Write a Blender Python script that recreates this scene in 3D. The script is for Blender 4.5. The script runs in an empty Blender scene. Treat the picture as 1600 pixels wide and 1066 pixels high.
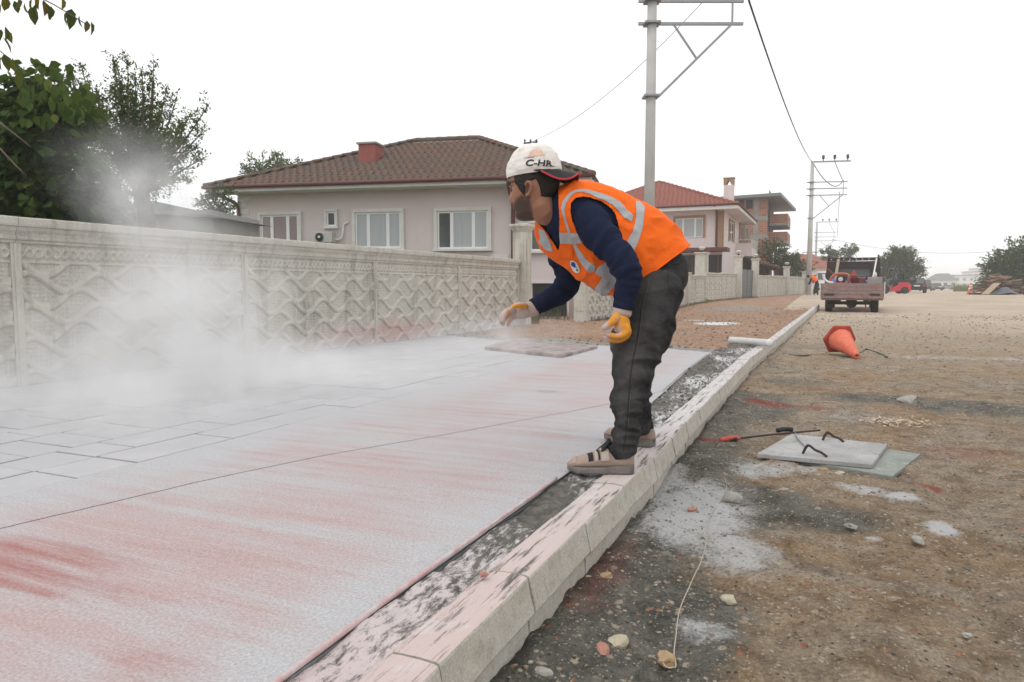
import bpy, bmesh, math, random
import numpy as np
from mathutils import Matrix, Vector, Euler
R = math.radians
random.seed(7); RNG = np.random.default_rng(7)
scene = bpy.context.scene
COL = scene.collection

# ------------------------------------------------------------------ camera
F_PX, CX, CY, CAM_H = 1100.0, 800.0, 533.0, 1.01        # for the 1600 x 1066 photograph
PITCH = math.atan(83 / F_PX); YAW = math.atan2(490, math.hypot(F_PX, 83))
cam_d = bpy.data.cameras.new('camera'); cam = bpy.data.objects.new('camera', cam_d); COL.objects.link(cam)
cam_d.sensor_width = 36.0; cam_d.lens = F_PX / 1600 * 36.0
cam_d.clip_start = 0.05; cam_d.clip_end = 3000
cam.location = (0, 0, CAM_H); cam.rotation_euler = (math.pi / 2 - PITCH, 0, YAW)
scene.camera = cam
scene.render.resolution_x, scene.render.resolution_y = 1024, 682

# ------------------------------------------------------------------ sky, sun, exposure
SUN_EL, SUN_AZ = R(58), R(200)
w = bpy.data.worlds.new('World'); scene.world = w; w.use_nodes = True
wn = w.node_tree.nodes; wl = w.node_tree.links; wn.clear()
wo = wn.new('ShaderNodeOutputWorld'); bg = wn.new('ShaderNodeBackground')
sky = wn.new('ShaderNodeTexSky'); sky.sky_type = 'NISHITA'; sky.sun_disc = False
sky.sun_elevation = SUN_EL; sky.sun_rotation = SUN_AZ; sky.dust_density = 4.0; sky.air_density = 1.0
# overcast: an even bright cloud layer veils almost all of the clear sky
mixw = wn.new('ShaderNodeMixRGB'); mixw.blend_type = 'MIX'; mixw.inputs[0].default_value = 0.93
mixw.inputs[2].default_value = (9.6, 9.7, 9.7, 1)
wl.new(sky.outputs[0], mixw.inputs[1]); wl.new(mixw.outputs[0], bg.inputs[0])
bg.inputs[1].default_value = 0.1
wl.new(bg.outputs[0], wo.inputs[0])
sd = bpy.data.lights.new('sun', 'SUN'); sun = bpy.data.objects.new('sun', sd); COL.objects.link(sun)
sd.energy = 0.6; sd.angle = R(30); sd.color = (1.0, 0.97, 0.93)
sun.rotation_euler = (math.pi / 2 - SUN_EL, 0, math.pi - SUN_AZ + math.pi * 0)
sun.location = (0, 0, 30)
vs = scene.view_settings; vs.view_transform = 'Standard'; vs.look = 'None'; vs.exposure = 0.36; vs.gamma = 1.0
scene.cycles.use_denoising = True
scene.cycles.max_bounces = 6; scene.cycles.volume_bounces = 3; scene.cycles.transparent_max_bounces = 12
scene.cycles.volume_step_rate = 1.6; scene.cycles.volume_max_steps = 96; scene.cycles.use_adaptive_sampling = True; scene.cycles.adaptive_threshold = 0.02

# ------------------------------------------------------------------ pixel -> ray helpers
_cp, _sp, _cy, _sy = math.cos(PITCH), math.sin(PITCH), math.cos(YAW), math.sin(YAW)
FWD = np.array([-_sy * _cp, _cy * _cp, -_sp]); RGT = np.array([_cy, _sy, 0.0]); UPV = np.cross(RGT, FWD)
CAMP = np.array([0, 0, CAM_H])
def ray(px, py): return FWD + RGT * (px - CX) / F_PX - UPV * (py - CY) / F_PX
def G(px, py, z=0.2):
    d = ray(px, py); return CAMP + d * ((z - CAM_H) / d[2])
def AT(px, py, depth): return CAMP + ray(px, py) * depth
def ON_PLANE(px, py, p0, n):
    d = ray(px, py); return CAMP + d * (np.dot(np.asarray(p0) - CAMP, n) / np.dot(d, n))
def PROJ(P):
    v = np.asarray(P, float) - CAMP; z = v @ FWD
    return np.stack([CX + F_PX * (v @ RGT) / z, CY - F_PX * (v @ UPV) / z, z], -1)
def sstep(a, b, x):
    t = np.clip((np.asarray(x, float) - a) / (b - a), 0, 1); return t * t * (3 - 2 * t)
def road_z(y): return 0.5 * sstep(10, 60, y)
def verge_z(y): return road_z(y) + 0.2 * (1 - sstep(13, 26, y))
def GR(px, py, fz=road_z):
    p = G(px, py, 0.0)
    for _ in range(12): p = G(px, py, float(fz(p[1])))
    return p

# ------------------------------------------------------------------ numpy noise
def _hash(ix, iy, iz, seed):
    h = (ix.astype(np.int64) * 374761393 + iy.astype(np.int64) * 668265263 + iz.astype(np.int64) * 2147483647 + seed * 974711) & 0xffffffff
    h = ((h ^ (h >> 13)) * 1274126177) & 0xffffffff
    h = h ^ (h >> 16)
    return (h & 0xffff) / 65535.0 * 2 - 1
def vn3(x, y, z, seed=0):
    x, y, z = np.broadcast_arrays(np.asarray(x, float), np.asarray(y, float), np.asarray(z, float))
    ix, iy, iz = np.floor(x), np.floor(y), np.floor(z)
    fx, fy, fz = x - ix, y - iy, z - iz
    fx, fy, fz = [t * t * t * (t * (t * 6 - 15) + 10) for t in (fx, fy, fz)]
    r = 0
    for dx in (0, 1):
        for dy in (0, 1):
            for dz in (0, 1):
                wgt = (fx if dx else 1 - fx) * (fy if dy else 1 - fy) * (fz if dz else 1 - fz)
                r = r + wgt * _hash(ix + dx, iy + dy, iz + dz, seed)
    return r
def vn2(x, y, seed=0): return vn3(x, y, 0.0, seed)
def fbm(x, y, z=0.0, oct=4, seed=0, gain=0.5):
    s, a, t = 0, 1.0, 0
    for o in range(oct):
        f = 2.03 ** o
        s = s + a * vn3(np.asarray(x) * f, np.asarray(y) * f, np.asarray(z) * f, seed + o * 17); t += a; a *= gain
    return s / t

# ------------------------------------------------------------------ mesh builder
class MB:
    def __init__(s): s.v = []; s.f = []; s.n = 0
    def add(s, V, F):
        V = np.asarray(V, float).reshape(-1, 3)
        s.v.append(V); o = s.n
        s.f.extend([tuple(int(i) + o for i in f) for f in F]); s.n += len(V); return s
    def box(s, c, d, M=None):
        x, y, z = np.asarray(d, float) / 2
        V = np.array([(-x, -y, -z), (x, -y, -z), (x, y, -z), (-x, y, -z), (-x, -y, z), (x, -y, z), (x, y, z), (-x, y, z)])
        if M is not None: V = V @ np.array(Matrix(M).to_3x3()).T
        return s.add(V + np.asarray(c, float), [(0, 3, 2, 1), (4, 5, 6, 7), (0, 1, 5, 4), (1, 2, 6, 5), (2, 3, 7, 6), (3, 0, 4, 7)])
    def box2(s, a, b):
        a = np.asarray(a, float); b = np.asarray(b, float); return s.box((a + b) / 2, np.abs(b - a))
    def bar(s, a, b, w, h, up=(0, 0, 1)):
        a = np.asarray(a, float); b = np.asarray(b, float); d = b - a; L = np.linalg.norm(d); d = d / L
        u = np.asarray(up, float)
        if abs(d @ u) > 0.98: u = np.array([1.0, 0, 0])
        sx = np.cross(d, u); sx /= np.linalg.norm(sx); sz = np.cross(sx, d)
        V = []
        for p in (a, b):
            for i, j in ((-1, -1), (1, -1), (1, 1), (-1, 1)): V.append(p + sx * i * w / 2 + sz * j * h / 2)
        return s.add(V, [(0, 1, 2, 3), (7, 6, 5, 4), (0, 4, 5, 1), (1, 5, 6, 2), (2, 6, 7, 3), (3, 7, 4, 0)])
    def tube(s, P, r, n=8, caps=True, ry=None, up0=None):
        P = np.asarray(P, float); m = len(P)
        r = np.broadcast_to(np.asarray(r, float), (m,)); r2 = r if ry is None else np.broadcast_to(np.asarray(ry, float), (m,))
        T = np.gradient(P, axis=0); T /= np.linalg.norm(T, axis=1)[:, None] + 1e-12
        u = np.array([0, 0, 1.0]) if up0 is None else np.asarray(up0, float)
        if abs(T[0] @ u) > 0.95: u = np.array([1.0, 0.1, 0])
        V = []
        an = np.arange(n) * 2 * math.pi / n
        for i in range(m):
            u = u - T[i] * (u @ T[i]); u /= np.linalg.norm(u) + 1e-12
            b = np.cross(T[i], u)
            V.append(P[i] + np.cos(an)[:, None] * b * r[i] + np.sin(an)[:, None] * u * r2[i])
        return s.loft(V, caps=caps)
    def loft(s, secs, closed=True, caps=True):
        S = np.asarray(secs, float); m, n = S.shape[:2]; F = []
        for i in range(m - 1):
            for j in range(n if closed else n - 1):
                k = (j + 1) % n
                F.append((i * n + j, i * n + k, (i + 1) * n + k, (i + 1) * n + j))
        if caps and closed:
            F.append(tuple(range(n - 1, -1, -1))); F.append(tuple((m - 1) * n + j for j in range(n)))
        return s.add(S.reshape(-1, 3), F)
    def lathe(s, prof, n=16, c=(0, 0, 0), M=None):
        an = np.arange(n) * 2 * math.pi / n; S = []
        for r, z in prof: S.append(np.stack([r * np.cos(an), r * np.sin(an), np.full(n, z)], -1))
        S = np.array(S)
        if M is not None: S = S @ np.array(Matrix(M).to_3x3()).T
        return s.loft(S + np.asarray(c, float))
    def prism(s, poly, ext, M=None, c=(0, 0, 0)):
        """polygon in local xz, extruded along y by ext (from 0)"""
        n = len(poly); V = [(x, 0, z) for x, z in poly] + [(x, ext, z) for x, z in poly]; V = np.array(V, float)
        if M is not None: V = V @ np.array(Matrix(M).to_3x3()).T
        F = [tuple(range(n)), tuple(range(2 * n - 1, n - 1, -1))] + [(i, n + i, n + (i + 1) % n, (i + 1) % n) for i in range(n)]
        return s.add(V + np.asarray(c, float), F)
    def grid(s, V):
        V = np.asarray(V, float); m, n = V.shape[:2]
        i, j = np.meshgrid(np.arange(m - 1), np.arange(n - 1), indexing='ij')
        a = (i * n + j).ravel(); F = np.stack([a, a + n, a + n + 1, a + 1], -1)
        return s.add(V.reshape(-1, 3), F)
    def arrays(s): return (np.concatenate(s.v) if s.v else np.zeros((0, 3))), s.f
    def mesh(s, name, smooth=False, fix=False):
        V, F = s.arrays(); me = bpy.data.meshes.new(name); me.from_pydata(V.tolist(), [], F); me.update()
        if fix:
            bm = bmesh.new(); bm.from_mesh(me); bmesh.ops.recalc_face_normals(bm, faces=bm.faces); bm.to_mesh(me); bm.free()
        if smooth: me.polygons.foreach_set('use_smooth', [True] * len(me.polygons))
        return me
    def build(s, name, mat, parent=None, smooth=False, fix=True, bevel=0, **k):
        me = s.mesh(name, smooth, fix); return link(name, me, mat, parent, bevel=bevel, **k)

def fast_mesh(name, V, F, smooth=True):
    """numpy verts (n,3) and quads/tris (m,k)"""
    V = np.asarray(V, np.float32); F = np.asarray(F, np.int32); k = F.shape[1]
    me = bpy.data.meshes.new(name); me.vertices.add(len(V)); me.vertices.foreach_set('co', V.ravel())
    me.loops.add(F.size); me.loops.foreach_set('vertex_index', F.ravel())
    me.polygons.add(len(F)); me.polygons.foreach_set('loop_start', np.arange(0, F.size, k, dtype=np.int32))
    try: me.polygons.foreach_set('loop_total', np.full(len(F), k, np.int32))
    except Exception: pass
    me.update(calc_edges=True)
    if smooth: me.polygons.foreach_set('use_smooth', np.ones(len(F), bool))
    me.validate(); return me
def grid_faces(m, n):
    i, j = np.meshgrid(np.arange(m - 1), np.arange(n - 1), indexing='ij'); a = (i * n + j).ravel()
    return np.stack([a, a + 1, a + n + 1, a + n], -1)
def fattr(me, name, vals):
    a = me.attributes.new(name, 'FLOAT', 'POINT'); a.data.foreach_set('value', np.asarray(vals, np.float32).ravel())

def tag(o, label=None, cat=None, group=None, kind=None):
    if label: o['label'] = label
    if cat: o['category'] = cat
    if group: o['group'] = group
    if kind: o['kind'] = kind
    return o
def link(name, me, mat=None, parent=None, bevel=0, label=None, cat=None, group=None, kind=None):
    o = bpy.data.objects.new(name, me); COL.objects.link(o)
    if mat is not None:
        me.materials.clear()
        for m in (mat if isinstance(mat, (list, tuple)) else [mat]): me.materials.append(m)
    if parent is not None:
        o.parent = parent
        if parent.get('_w'): o.matrix_parent_inverse = Matrix.Translation(-Vector(parent.location))
    if bevel:
        b = o.modifiers.new('bevel', 'BEVEL'); b.width = bevel; b.segments = 2; b.limit_method = 'ANGLE'; b.angle_limit = R(40)
    return tag(o, label, cat, group, kind)
def thing(name, label, cat, loc=(0, 0, 0), world=True, group=None, kind=None, rz=0):
    """Empty at the thing's base. world=True: children are built in world coordinates."""
    o = bpy.data.objects.new(name, None); COL.objects.link(o); o.location = [float(t) for t in loc]; o.empty_display_size = 0.1
    if world: o['_w'] = 1
    else: o.rotation_euler.z = rz
    return tag(o, label, cat, group, kind)
def copy_tree(o, parent=None):
    c = o.copy(); COL.objects.link(c); c.parent = parent
    for ch in o.children: copy_tree(ch, c)
    return c

# ------------------------------------------------------------------ materials
class NT:
    def __init__(s, name):
        s.m = bpy.data.materials.new(name); s.m.use_nodes = True; s.t = s.m.node_tree; s.n = s.t.nodes; s.l = s.t.links
        s.b = s.n['Principled BSDF']; s.out = s.n['Material Output']; s._c = None
    def co(s):
        if s._c is None: s._c = s.n.new('ShaderNodeTexCoord')
        return s._c.outputs['Object']
    def mapping(s, sc=(1, 1, 1), rot=(0, 0, 0), loc=(0, 0, 0)):
        m = s.n.new('ShaderNodeMapping'); m.inputs['Scale'].default_value = sc; m.inputs['Rotation'].default_value = rot; m.inputs['Location'].default_value = loc
        s.l.new(s.co(), m.inputs[0]); return m.outputs[0]
    def noise(s, scale, detail=4, rough=0.55, vec=None, dist=0.0):
        n = s.n.new('ShaderNodeTexNoise'); n.inputs['Scale'].default_value = scale; n.inputs['Detail'].default_value = detail
        n.inputs['Roughness'].default_value = rough; n.inputs['Distortion'].default_value = dist
        s.l.new(vec if vec is not None else s.co(), n.inputs['Vector']); return n.outputs['Fac']
    def voro(s, scale, vec=None, out='Color', feat='F1'):
        n = s.n.new('ShaderNodeTexVoronoi'); n.feature = feat; n.inputs['Scale'].default_value = scale
        s.l.new(vec if vec is not None else s.co(), n.inputs['Vector']); return n.outputs[out]
    def ramp(s, fac, stops, interp='LINEAR'):
        r = s.n.new('ShaderNodeValToRGB'); r.color_ramp.interpolation = interp; e = r.color_ramp.elements
        while len(e) < len(stops): e.new(0.5)
        for el, (p, c) in zip(e, stops):
            el.position = p; el.color = (c, c, c, 1) if isinstance(c, (int, float)) else tuple(c) + (1,)
        s.l.new(fac, r.inputs[0]); return r.outputs[0]
    def mix(s, fac, a, b, mode='MIX'):
        m = s.n.new('ShaderNodeMixRGB'); m.blend_type = mode
        for i, x in ((0, fac), (1, a), (2, b)):
            if isinstance(x, (int, float)): m.inputs[i].default_value = x if i == 0 else (x, x, x, 1)
            elif isinstance(x, tuple): m.inputs[i].default_value = x + (1,)
            else: s.l.new(x, m.inputs[i])
        return m.outputs[0]
    def math(s, op, a, b=0.0, clamp=False):
        m = s.n.new('ShaderNodeMath'); m.operation = op; m.use_clamp = clamp
        for i, x in ((0, a), (1, b)):
            if isinstance(x, (int, float)): m.inputs[i].default_value = x
            else: s.l.new(x, m.inputs[i])
        return m.outputs[0]
    def attr(s, name):
        a = s.n.new('ShaderNodeAttribute'); a.attribute_name = name; return a.outputs['Fac']
    def bump(s, h, strength=0.5, dist=0.01, prev=None):
        b = s.n.new('ShaderNodeBump'); b.inputs['Strength'].default_value = strength; b.inputs['Distance'].default_value = dist
        s.l.new(h, b.inputs['Height'])
        if prev is not None: s.l.new(prev, b.inputs['Normal'])
        return b.outputs[0]
    def done(s, col, rough=0.8, bump=None, metal=0.0, spec=0.3):
        b = s.b
        if isinstance(col, tuple): b.inputs['Base Color'].default_value = col + (1,)
        else: s.l.new(col, b.inputs['Base Color'])
        if isinstance(rough, (int, float)): b.inputs['Roughness'].default_value = rough
        else: s.l.new(rough, b.inputs['Roughness'])
        b.inputs['Metallic'].default_value = metal; b.inputs['Specular IOR Level'].default_value = spec
        if bump is not None: s.l.new(bump, b.inputs['Normal'])
        return s.m
def shade(c, k): return tuple(min(1, x * k) for x in c)
def weathered(name, c, c2=None, scale=6, rough=0.8, bstr=0.3, bscale=60, bdist=0.004, dirt=None, spec=0.25, metal=0.0, fine=0.15):
    """base colour broken up by large blotches, fine grain and (dirt) darker stains with a shape of their own"""
    t = NT(name); c2 = c2 or shade(c, 0.75)
    col = t.mix(t.ramp(t.noise(scale, 6, 0.6), [(0.35, 0.0), (0.7, 1.0)]), c, c2)
    if fine: col = t.mix(fine, col, t.ramp(t.noise(bscale * 2, 3), [(0.3, 0.0), (0.7, 1.0)]), 'OVERLAY')
    if dirt: col = t.mix(t.ramp(t.noise(scale * 2.3, 8, 0.7), [(0.56, 0.0), (0.72, 1.0)]), col, dirt)
    return t.done(col, rough, t.bump(t.noise(bscale, 5, 0.6), bstr, bdist) if bstr else None, metal, spec)
def plain(name, c, rough=0.6, metal=0.0, spec=0.4, var=0.12, scale=9):
    t = NT(name); col = t.mix(t.noise(scale, 5, 0.6), shade(c, 1 - var), shade(c, 1 + var))
    return t.done(col, rough, None, metal, spec)
# ================================================================== ground, pavement, kerb
def pos_of(t):
    g = t.n.new('ShaderNodeNewGeometry'); return g.outputs['Position']
def nrm_z(t):
    g = t.n.new('ShaderNodeNewGeometry'); s = t.n.new('ShaderNodeSeparateXYZ'); t.l.new(g.outputs['Normal'], s.inputs[0]); return s.outputs[2]
def sep(t, v):
    s = t.n.new('ShaderNodeSeparateXYZ'); t.l.new(v, s.inputs[0]); return s.outputs
def break_up(t, mask, noise, gain=2.5, amt=0.55):
    """mask (0..1 attribute) broken up by noise into ragged edges"""
    a = t.math('SUBTRACT', noise, 0.5); a = t.math('MULTIPLY', a, amt * 2.2)
    a = t.math('ADD', mask, a); a = t.math('SUBTRACT', a, 0.5); a = t.math('MULTIPLY', a, gain)
    return t.math('ADD', a, 0.5, clamp=True)

def blobs(x, y, items):
    m = np.zeros_like(x)
    for cx, cy, rx, ry, st in items:
        d = np.sqrt(((x - cx) / rx) ** 2 + ((y - cy) / ry) ** 2)
        m = np.maximum(m, st * (1 - sstep(0.25, 1.15, d)))
    return m
def gb(px, py, rx, ry, st):
    p = GR(px, py); return (p[0], p[1], rx, ry, st)

KERB_PX = [(656, 1066), (825, 902), (974, 760), (1020, 720), (1075, 655), (1120, 612), (1175, 557), (1217, 527), (1240, 508), (1280, 476)]
kp = np.array([GR(px, py, lambda y: road_z(y) + 0.2)[:2] for px, py in KERB_PX])
def kerb_x(y): return np.interp(y, np.concatenate([[-6], kp[:, 1]]), np.concatenate([[-0.74], kp[:, 0]]))
KERB_END = float(kp[-1, 1])

# ---- road sheet
nc, nr = 420, 600
tt = np.linspace(-1, 1, nc); a_ = 0.8; b_ = math.asinh(320 / a_); xs = 0.25 + a_ * np.sinh(b_ * tt)
ys = [0.7]
while ys[-1] < 900: ys.append(ys[-1] + max(0.012, 0.0105 * ys[-1] * (1 if ys[-1] < 60 else 3)))
ys = np.concatenate([[-300, -60, -20, -8, -4, -2, -1, -0.4, 0, 0.3, 0.5], ys])
X, Y = np.meshgrid(xs, ys)
near = 1 - sstep(14, 45, Y)
z = road_z(Y)
rel = 0.024 * fbm(X * 0.9, Y * 0.7, oct=3, seed=3) + 0.018 * fbm(X * 5, Y * 5, oct=3, seed=5) + 0.011 * fbm(X * 22, Y * 22, oct=3, seed=9)
dk = X - kerb_x(Y)                                                        # loose spoil lying against the kerb
spoil = np.exp(-((dk - 0.05) / 0.22) ** 2) * (0.5 + 0.5 * fbm(X * 2, Y * 1.1, oct=3, seed=21)) * (Y < KERB_END)
lump = np.clip(fbm(X * 9, Y * 9, oct=3, seed=31) - 0.05, 0, 1) * 0.045
rz_ = np.exp(-((X - .42 - 0.06 * Y) / 0.13) ** 4) + np.exp(-((X - 1.95 - 0.06 * Y) / 0.13) ** 4); ruts = (-0.022 + .007 * np.tanh(4 * np.sin(2 * np.pi * (Y * 6.5 + np.abs(X - .42 - .06 * Y) * 7)))) * rz_ * sstep(-.35, .15, fbm(X * .8, Y * .5, oct=2, seed=77))
z = z + near * (rel + 0.045 * np.clip(spoil, 0, 1) + lump * np.clip(spoil * 1.6 + 0.25, 0, 1) + ruts) + 0.006
z = np.where((X < kerb_x(Y) - 0.02) & (Y < KERB_END), np.minimum(z, road_z(Y) - 0.01) - 0.02, z)
z = np.where(X < -1.5, np.minimum(z, road_z(Y) - 0.04 - 0.0 * X), z)
powder = blobs(X, Y, [gb(1085, 800, .34, .75, .78), gb(1150, 860, .24, .34, .62), gb(1035, 760, .16, .5, .72), gb(1185, 740, .24, .26, .62), gb(1250, 735, .25, .2, .5),
    gb(1345, 772, .2, .12, .62), gb(1410, 782, .14, .10, .78), gb(1470, 830, .10, .13, .74), gb(1365, 840, .06, .05, .6), gb(1105, 985, .13, .12, .6), gb(1130, 560, .3, .5, .4),
    gb(1480, 560, 1.7, .5, .40), gb(1590, 562, 1.2, .6, .42), gb(1280, 690, .4, .5, .36), gb(1350, 655, .5, .4, .36), gb(1180, 505, .4, .6, .5), gb(1340, 500, 1.4, .5, .4)])
red = blobs(X, Y, [gb(1205, 635, .26, .20, .80), gb(1275, 640, .3, .12, .6), gb(1285, 612, .3, .14, .5), gb(1455, 765, .10, .06, .72), gb(1112, 694, .10, .10, .72), gb(1180, 632, .15, .15, .65),
    gb(935, 905, .15, .28, .34), gb(960, 870, .15, .22, .32), gb(915, 945, .12, .16, .28), gb(1500, 710, .4, .3, .3)])
grey = np.clip(np.clip(1.05 - dk / 0.62, 0, 1) * (Y < 7) + blobs(X, Y, [gb(1020, 980, .34, .5, .9), gb(1200, 790, .35, .35, .85), gb(1290, 810, .4, .25, .8), gb(1370, 625, .7, .45, .95), gb(1520, 640, .8, .5, .9),
    gb(1250, 600, .6, .5, .7), gb(1270, 545, .9, 1.0, .62), gb(1200, 640, .35, .7, .8)]), 0, 1)
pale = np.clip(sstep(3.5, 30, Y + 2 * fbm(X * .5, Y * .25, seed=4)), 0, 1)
xs_road, ys_road, z_road = xs, ys, z
me = fast_mesh('road', np.stack([X, Y, z], -1).reshape(-1, 3), grid_faces(*X.shape))
for nme, arr in (('powder', powder), ('red', red), ('grey', grey), ('pale', pale)): fattr(me, nme, arr)
def road_material():
    t = NT('road_dirt')
    n1 = t.noise(0.9, 7, 0.62, dist=.8); n2 = t.noise(6, 8, 0.7, dist=.5); n3 = t.noise(75, 5, 0.7); n4 = t.noise(0.35, 4, 0.6)
    ochre = t.mix(t.ramp(n2, [(0.36, 0.0), (0.62, 1.0)]), (0.19, 0.118, 0.064), (0.33, 0.24, 0.155))
    brown = t.mix(t.ramp(n2, [(0.36, 0.0), (0.66, 1.0)]), (0.16, 0.125, 0.094), (0.355, 0.295, 0.225))
    tan = t.mix(t.ramp(n1, [(0.42, 0.0), (0.57, 1.0)]), brown, ochre)
    tan = t.mix(t.ramp(t.noise(2.6, 8, 0.72), [(0.54, 0.0), (0.72, 0.9)]), tan, (0.40, 0.345, 0.275))          # dried pale crust
    g = t.mix(t.ramp(n2, [(0.34, 0.0), (0.68, 1.0)]), (0.060, 0.058, 0.050), (0.20, 0.19, 0.162))
    col = t.mix(break_up(t, t.attr('grey'), t.noise(3.0, 8, 0.72), 1.8, 0.8), tan, g)
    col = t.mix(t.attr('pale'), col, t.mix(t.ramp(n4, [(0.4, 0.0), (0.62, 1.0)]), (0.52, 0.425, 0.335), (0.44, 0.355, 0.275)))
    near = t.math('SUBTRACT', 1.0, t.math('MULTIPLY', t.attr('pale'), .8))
    for sc, th, c in ((26, .93, (0.37, 0.315, 0.245)), (48, .91, (0.41, 0.355, 0.285)), (110, .87, (0.40, 0.345, 0.28)), (60, .90, (0.075, 0.065, 0.055)), (38, .955, (0.33, 0.15, 0.09))):   # single grains and pebbles set in the dirt
        v = t.n.new('ShaderNodeTexVoronoi'); v.inputs['Scale'].default_value = sc; t.l.new(t.co(), v.inputs['Vector']); cell = t.ramp(sep(t, v.outputs['Color'])[0], [(th, 0.0), (th + .01, 1.0)]); core = t.ramp(v.outputs['Distance'], [(.28, 1.0), (.42, 0.0)])
        col = t.mix(t.math('MULTIPLY', t.math('MULTIPLY', cell, core), near), col, c)
    col = t.mix(0.45, col, t.ramp(n3, [(0.30, 0.05), (0.70, 0.95)]), 'OVERLAY')
    col = t.mix(break_up(t, t.attr('red'), t.mix(.5, t.noise(14, 8, 0.8), t.noise(80, 4, .8)), 1.4, 1.1), col, t.mix(n2, (0.17, 0.030, 0.022), (0.36, 0.085, 0.062)))
    pf_ = t.mix(.45, t.noise(8, 9, 0.8, dist=.6), t.noise(65, 6, .85))
    col = t.mix(t.math('MULTIPLY', break_up(t, t.attr('powder'), pf_, 2.6, 1.15), .95), col, t.mix(n3, (0.47, 0.468, 0.465), (0.58, 0.578, 0.575)))
    b = t.bump(n3, 0.9, 0.016); b = t.bump(t.noise(24, 6, .7), 0.6, 0.03, b); b = t.bump(t.voro(48, out='Distance'), 0.25, 0.01, b)
    return t.done(col, 0.95, b, spec=0.15)
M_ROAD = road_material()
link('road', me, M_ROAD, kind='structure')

# ---- pavement: stamped concrete stones (left), screeded strip (right), slot line between
def pave_far(x): return np.interp(x, [-6.2, -4.9, -2.95, -1.85, -1.2], [10.75, 10.05, 9.55, 9.4, 8.85])
def pave_in(y): return np.interp(y, [-4, 3, 5.3, 7, 9], [-1.0, -1.01, -1.12, -1.22, -1.29])
LN = np.array([G(px, py)[:2] for px, py in [(0, 826), (112, 800), (300, 755), (500, 713), (740, 671), (960, 630)]])
def line_x(y): return np.minimum(np.interp(y, np.concatenate([[-4], LN[:, 1], [5.6]]), np.concatenate([[-2.9], LN[:, 0], [-1.12]])), pave_in(y) - 0.015)
TILE_X = -2.9
def slab_grid(fx0, fx1, y0, ny, nx, zt):
    v = np.linspace(0, 1, ny)[:, None] ** 1.25; u = np.linspace(0, 1, nx)[None, :]
    yy0 = y0 + v * (10.0 - y0) + 0 * u
    xx = fx0(yy0) + (fx1(yy0) - fx0(yy0)) * u
    yy = np.minimum(y0 + v * (pave_far(xx) - y0), pave_far(xx))
    xx = fx0(yy) + (fx1(yy) - fx0(yy)) * u
    zz = zt + 0.0022 * fbm(xx * 2.5, yy * 2.5, oct=3, seed=40) + 0.0008 * fbm(xx * 6, yy * 45, oct=2, seed=41)
    return np.stack([xx, yy, zz], -1)
def pv(px, py, rx, ry, st):
    p = G(px, py); return (p[0], p[1], rx, ry, st)
PINK = [pv(10, 880, .5, .10, 1.0), pv(70, 862, .30, .14, .95), pv(20, 905, .3, .07, 1.0), pv(120, 815, .55, .16, .66), pv(250, 835, .5, .18, .60), pv(350, 910, .35, .14, .72), pv(250, 1050, .25, .14, .75), pv(120, 985, .35, .12, .62), pv(420, 860, .4, .2, .56),
    pv(480, 795, .5, .22, .52), pv(310, 1000, .3, .1, .55), pv(660, 745, .5, .3, .46), pv(560, 720, .5, .3, .46), pv(880, 745, .2, .2, .35), pv(700, 690, .5, .35, .45), pv(900, 590, .8, .7, .62), pv(870, 570, .8, .5, .66), pv(1030, 575, .6, .7, .72), pv(780, 640, .6, .4, .4), pv(940, 625, .4, .5, .5), pv(180, 900, .5, .12, .62)]
def screed_material():
    t = NT('screeded_concrete_powder')
    n1 = t.noise(1.0, 6, 0.62, t.mapping((1.1, 13, 1), rot=(0, 0, R(5))))            # broom streaks across the path
    n2 = t.noise(1.0, 7, 0.7, t.mapping((9, 75, 1), rot=(0, 0, R(5)))); n3 = t.noise(120, 4, 0.75); nb = t.noise(2.3, 6, 0.65)
    m = t.attr('pink'); m = t.math('ADD', m, t.math('MULTIPLY', t.math('SUBTRACT', n1, 0.5), 1.5)); m = t.math('ADD', m, t.math('MULTIPLY', t.math('SUBTRACT', n2, 0.5), 0.7))
    m = t.math('ADD', m, t.math('MULTIPLY', t.math('SUBTRACT', nb, 0.5), 1.0)); m = t.math('ADD', m, t.math('MULTIPLY', t.math('SUBTRACT', t.noise(330, 3, .8), 0.5), .65))
    ws = t.ramp(t.noise(1.0, 5, .6, t.mapping((.55, 34, 1), rot=(0, 0, R(6))), dist=.25), [(.60, 0.), (.66, .75)]); m = t.math('SUBTRACT', m, t.math('MULTIPLY', ws, .45))
    f = t.ramp(m, [(0.15, 0.0), (0.5, 0.42), (0.95, 1.0)])
    pinkc = t.mix(break_up(t, t.attr('deep'), t.mix(.5, n1, t.noise(40, 6, .8)), 1.2, 1.1), t.mix(n3, (0.385, 0.29, 0.285), (0.48, 0.38, 0.375)), (0.34, 0.165, 0.15))
    col = t.mix(f, t.mix(n3, (0.385, 0.38, 0.392), (0.485, 0.48, 0.492)), pinkc)
    col = t.mix(t.ramp(t.voro(140, out='Distance'), [(0.0, 1.0), (0.16, 0.0)]), col, t.mix(nb, (0.30, 0.26, 0.25), (0.82, 0.82, 0.84)))
    col = t.mix(0.3, col, t.ramp(n3, [(0.3, 0.15), (0.7, 0.85)]), 'OVERLAY')
    col = t.mix(break_up(t, t.attr('spot'), t.noise(25, 7, 0.75), 2.2, 0.8), col, (0.30, 0.29, 0.275))
    b = t.bump(n2, 0.35, 0.005); b = t.bump(n3, 0.2, 0.003, b)
    return t.done(col, 0.95, b, spec=0.1)
M_SCREED = screed_material()
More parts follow.
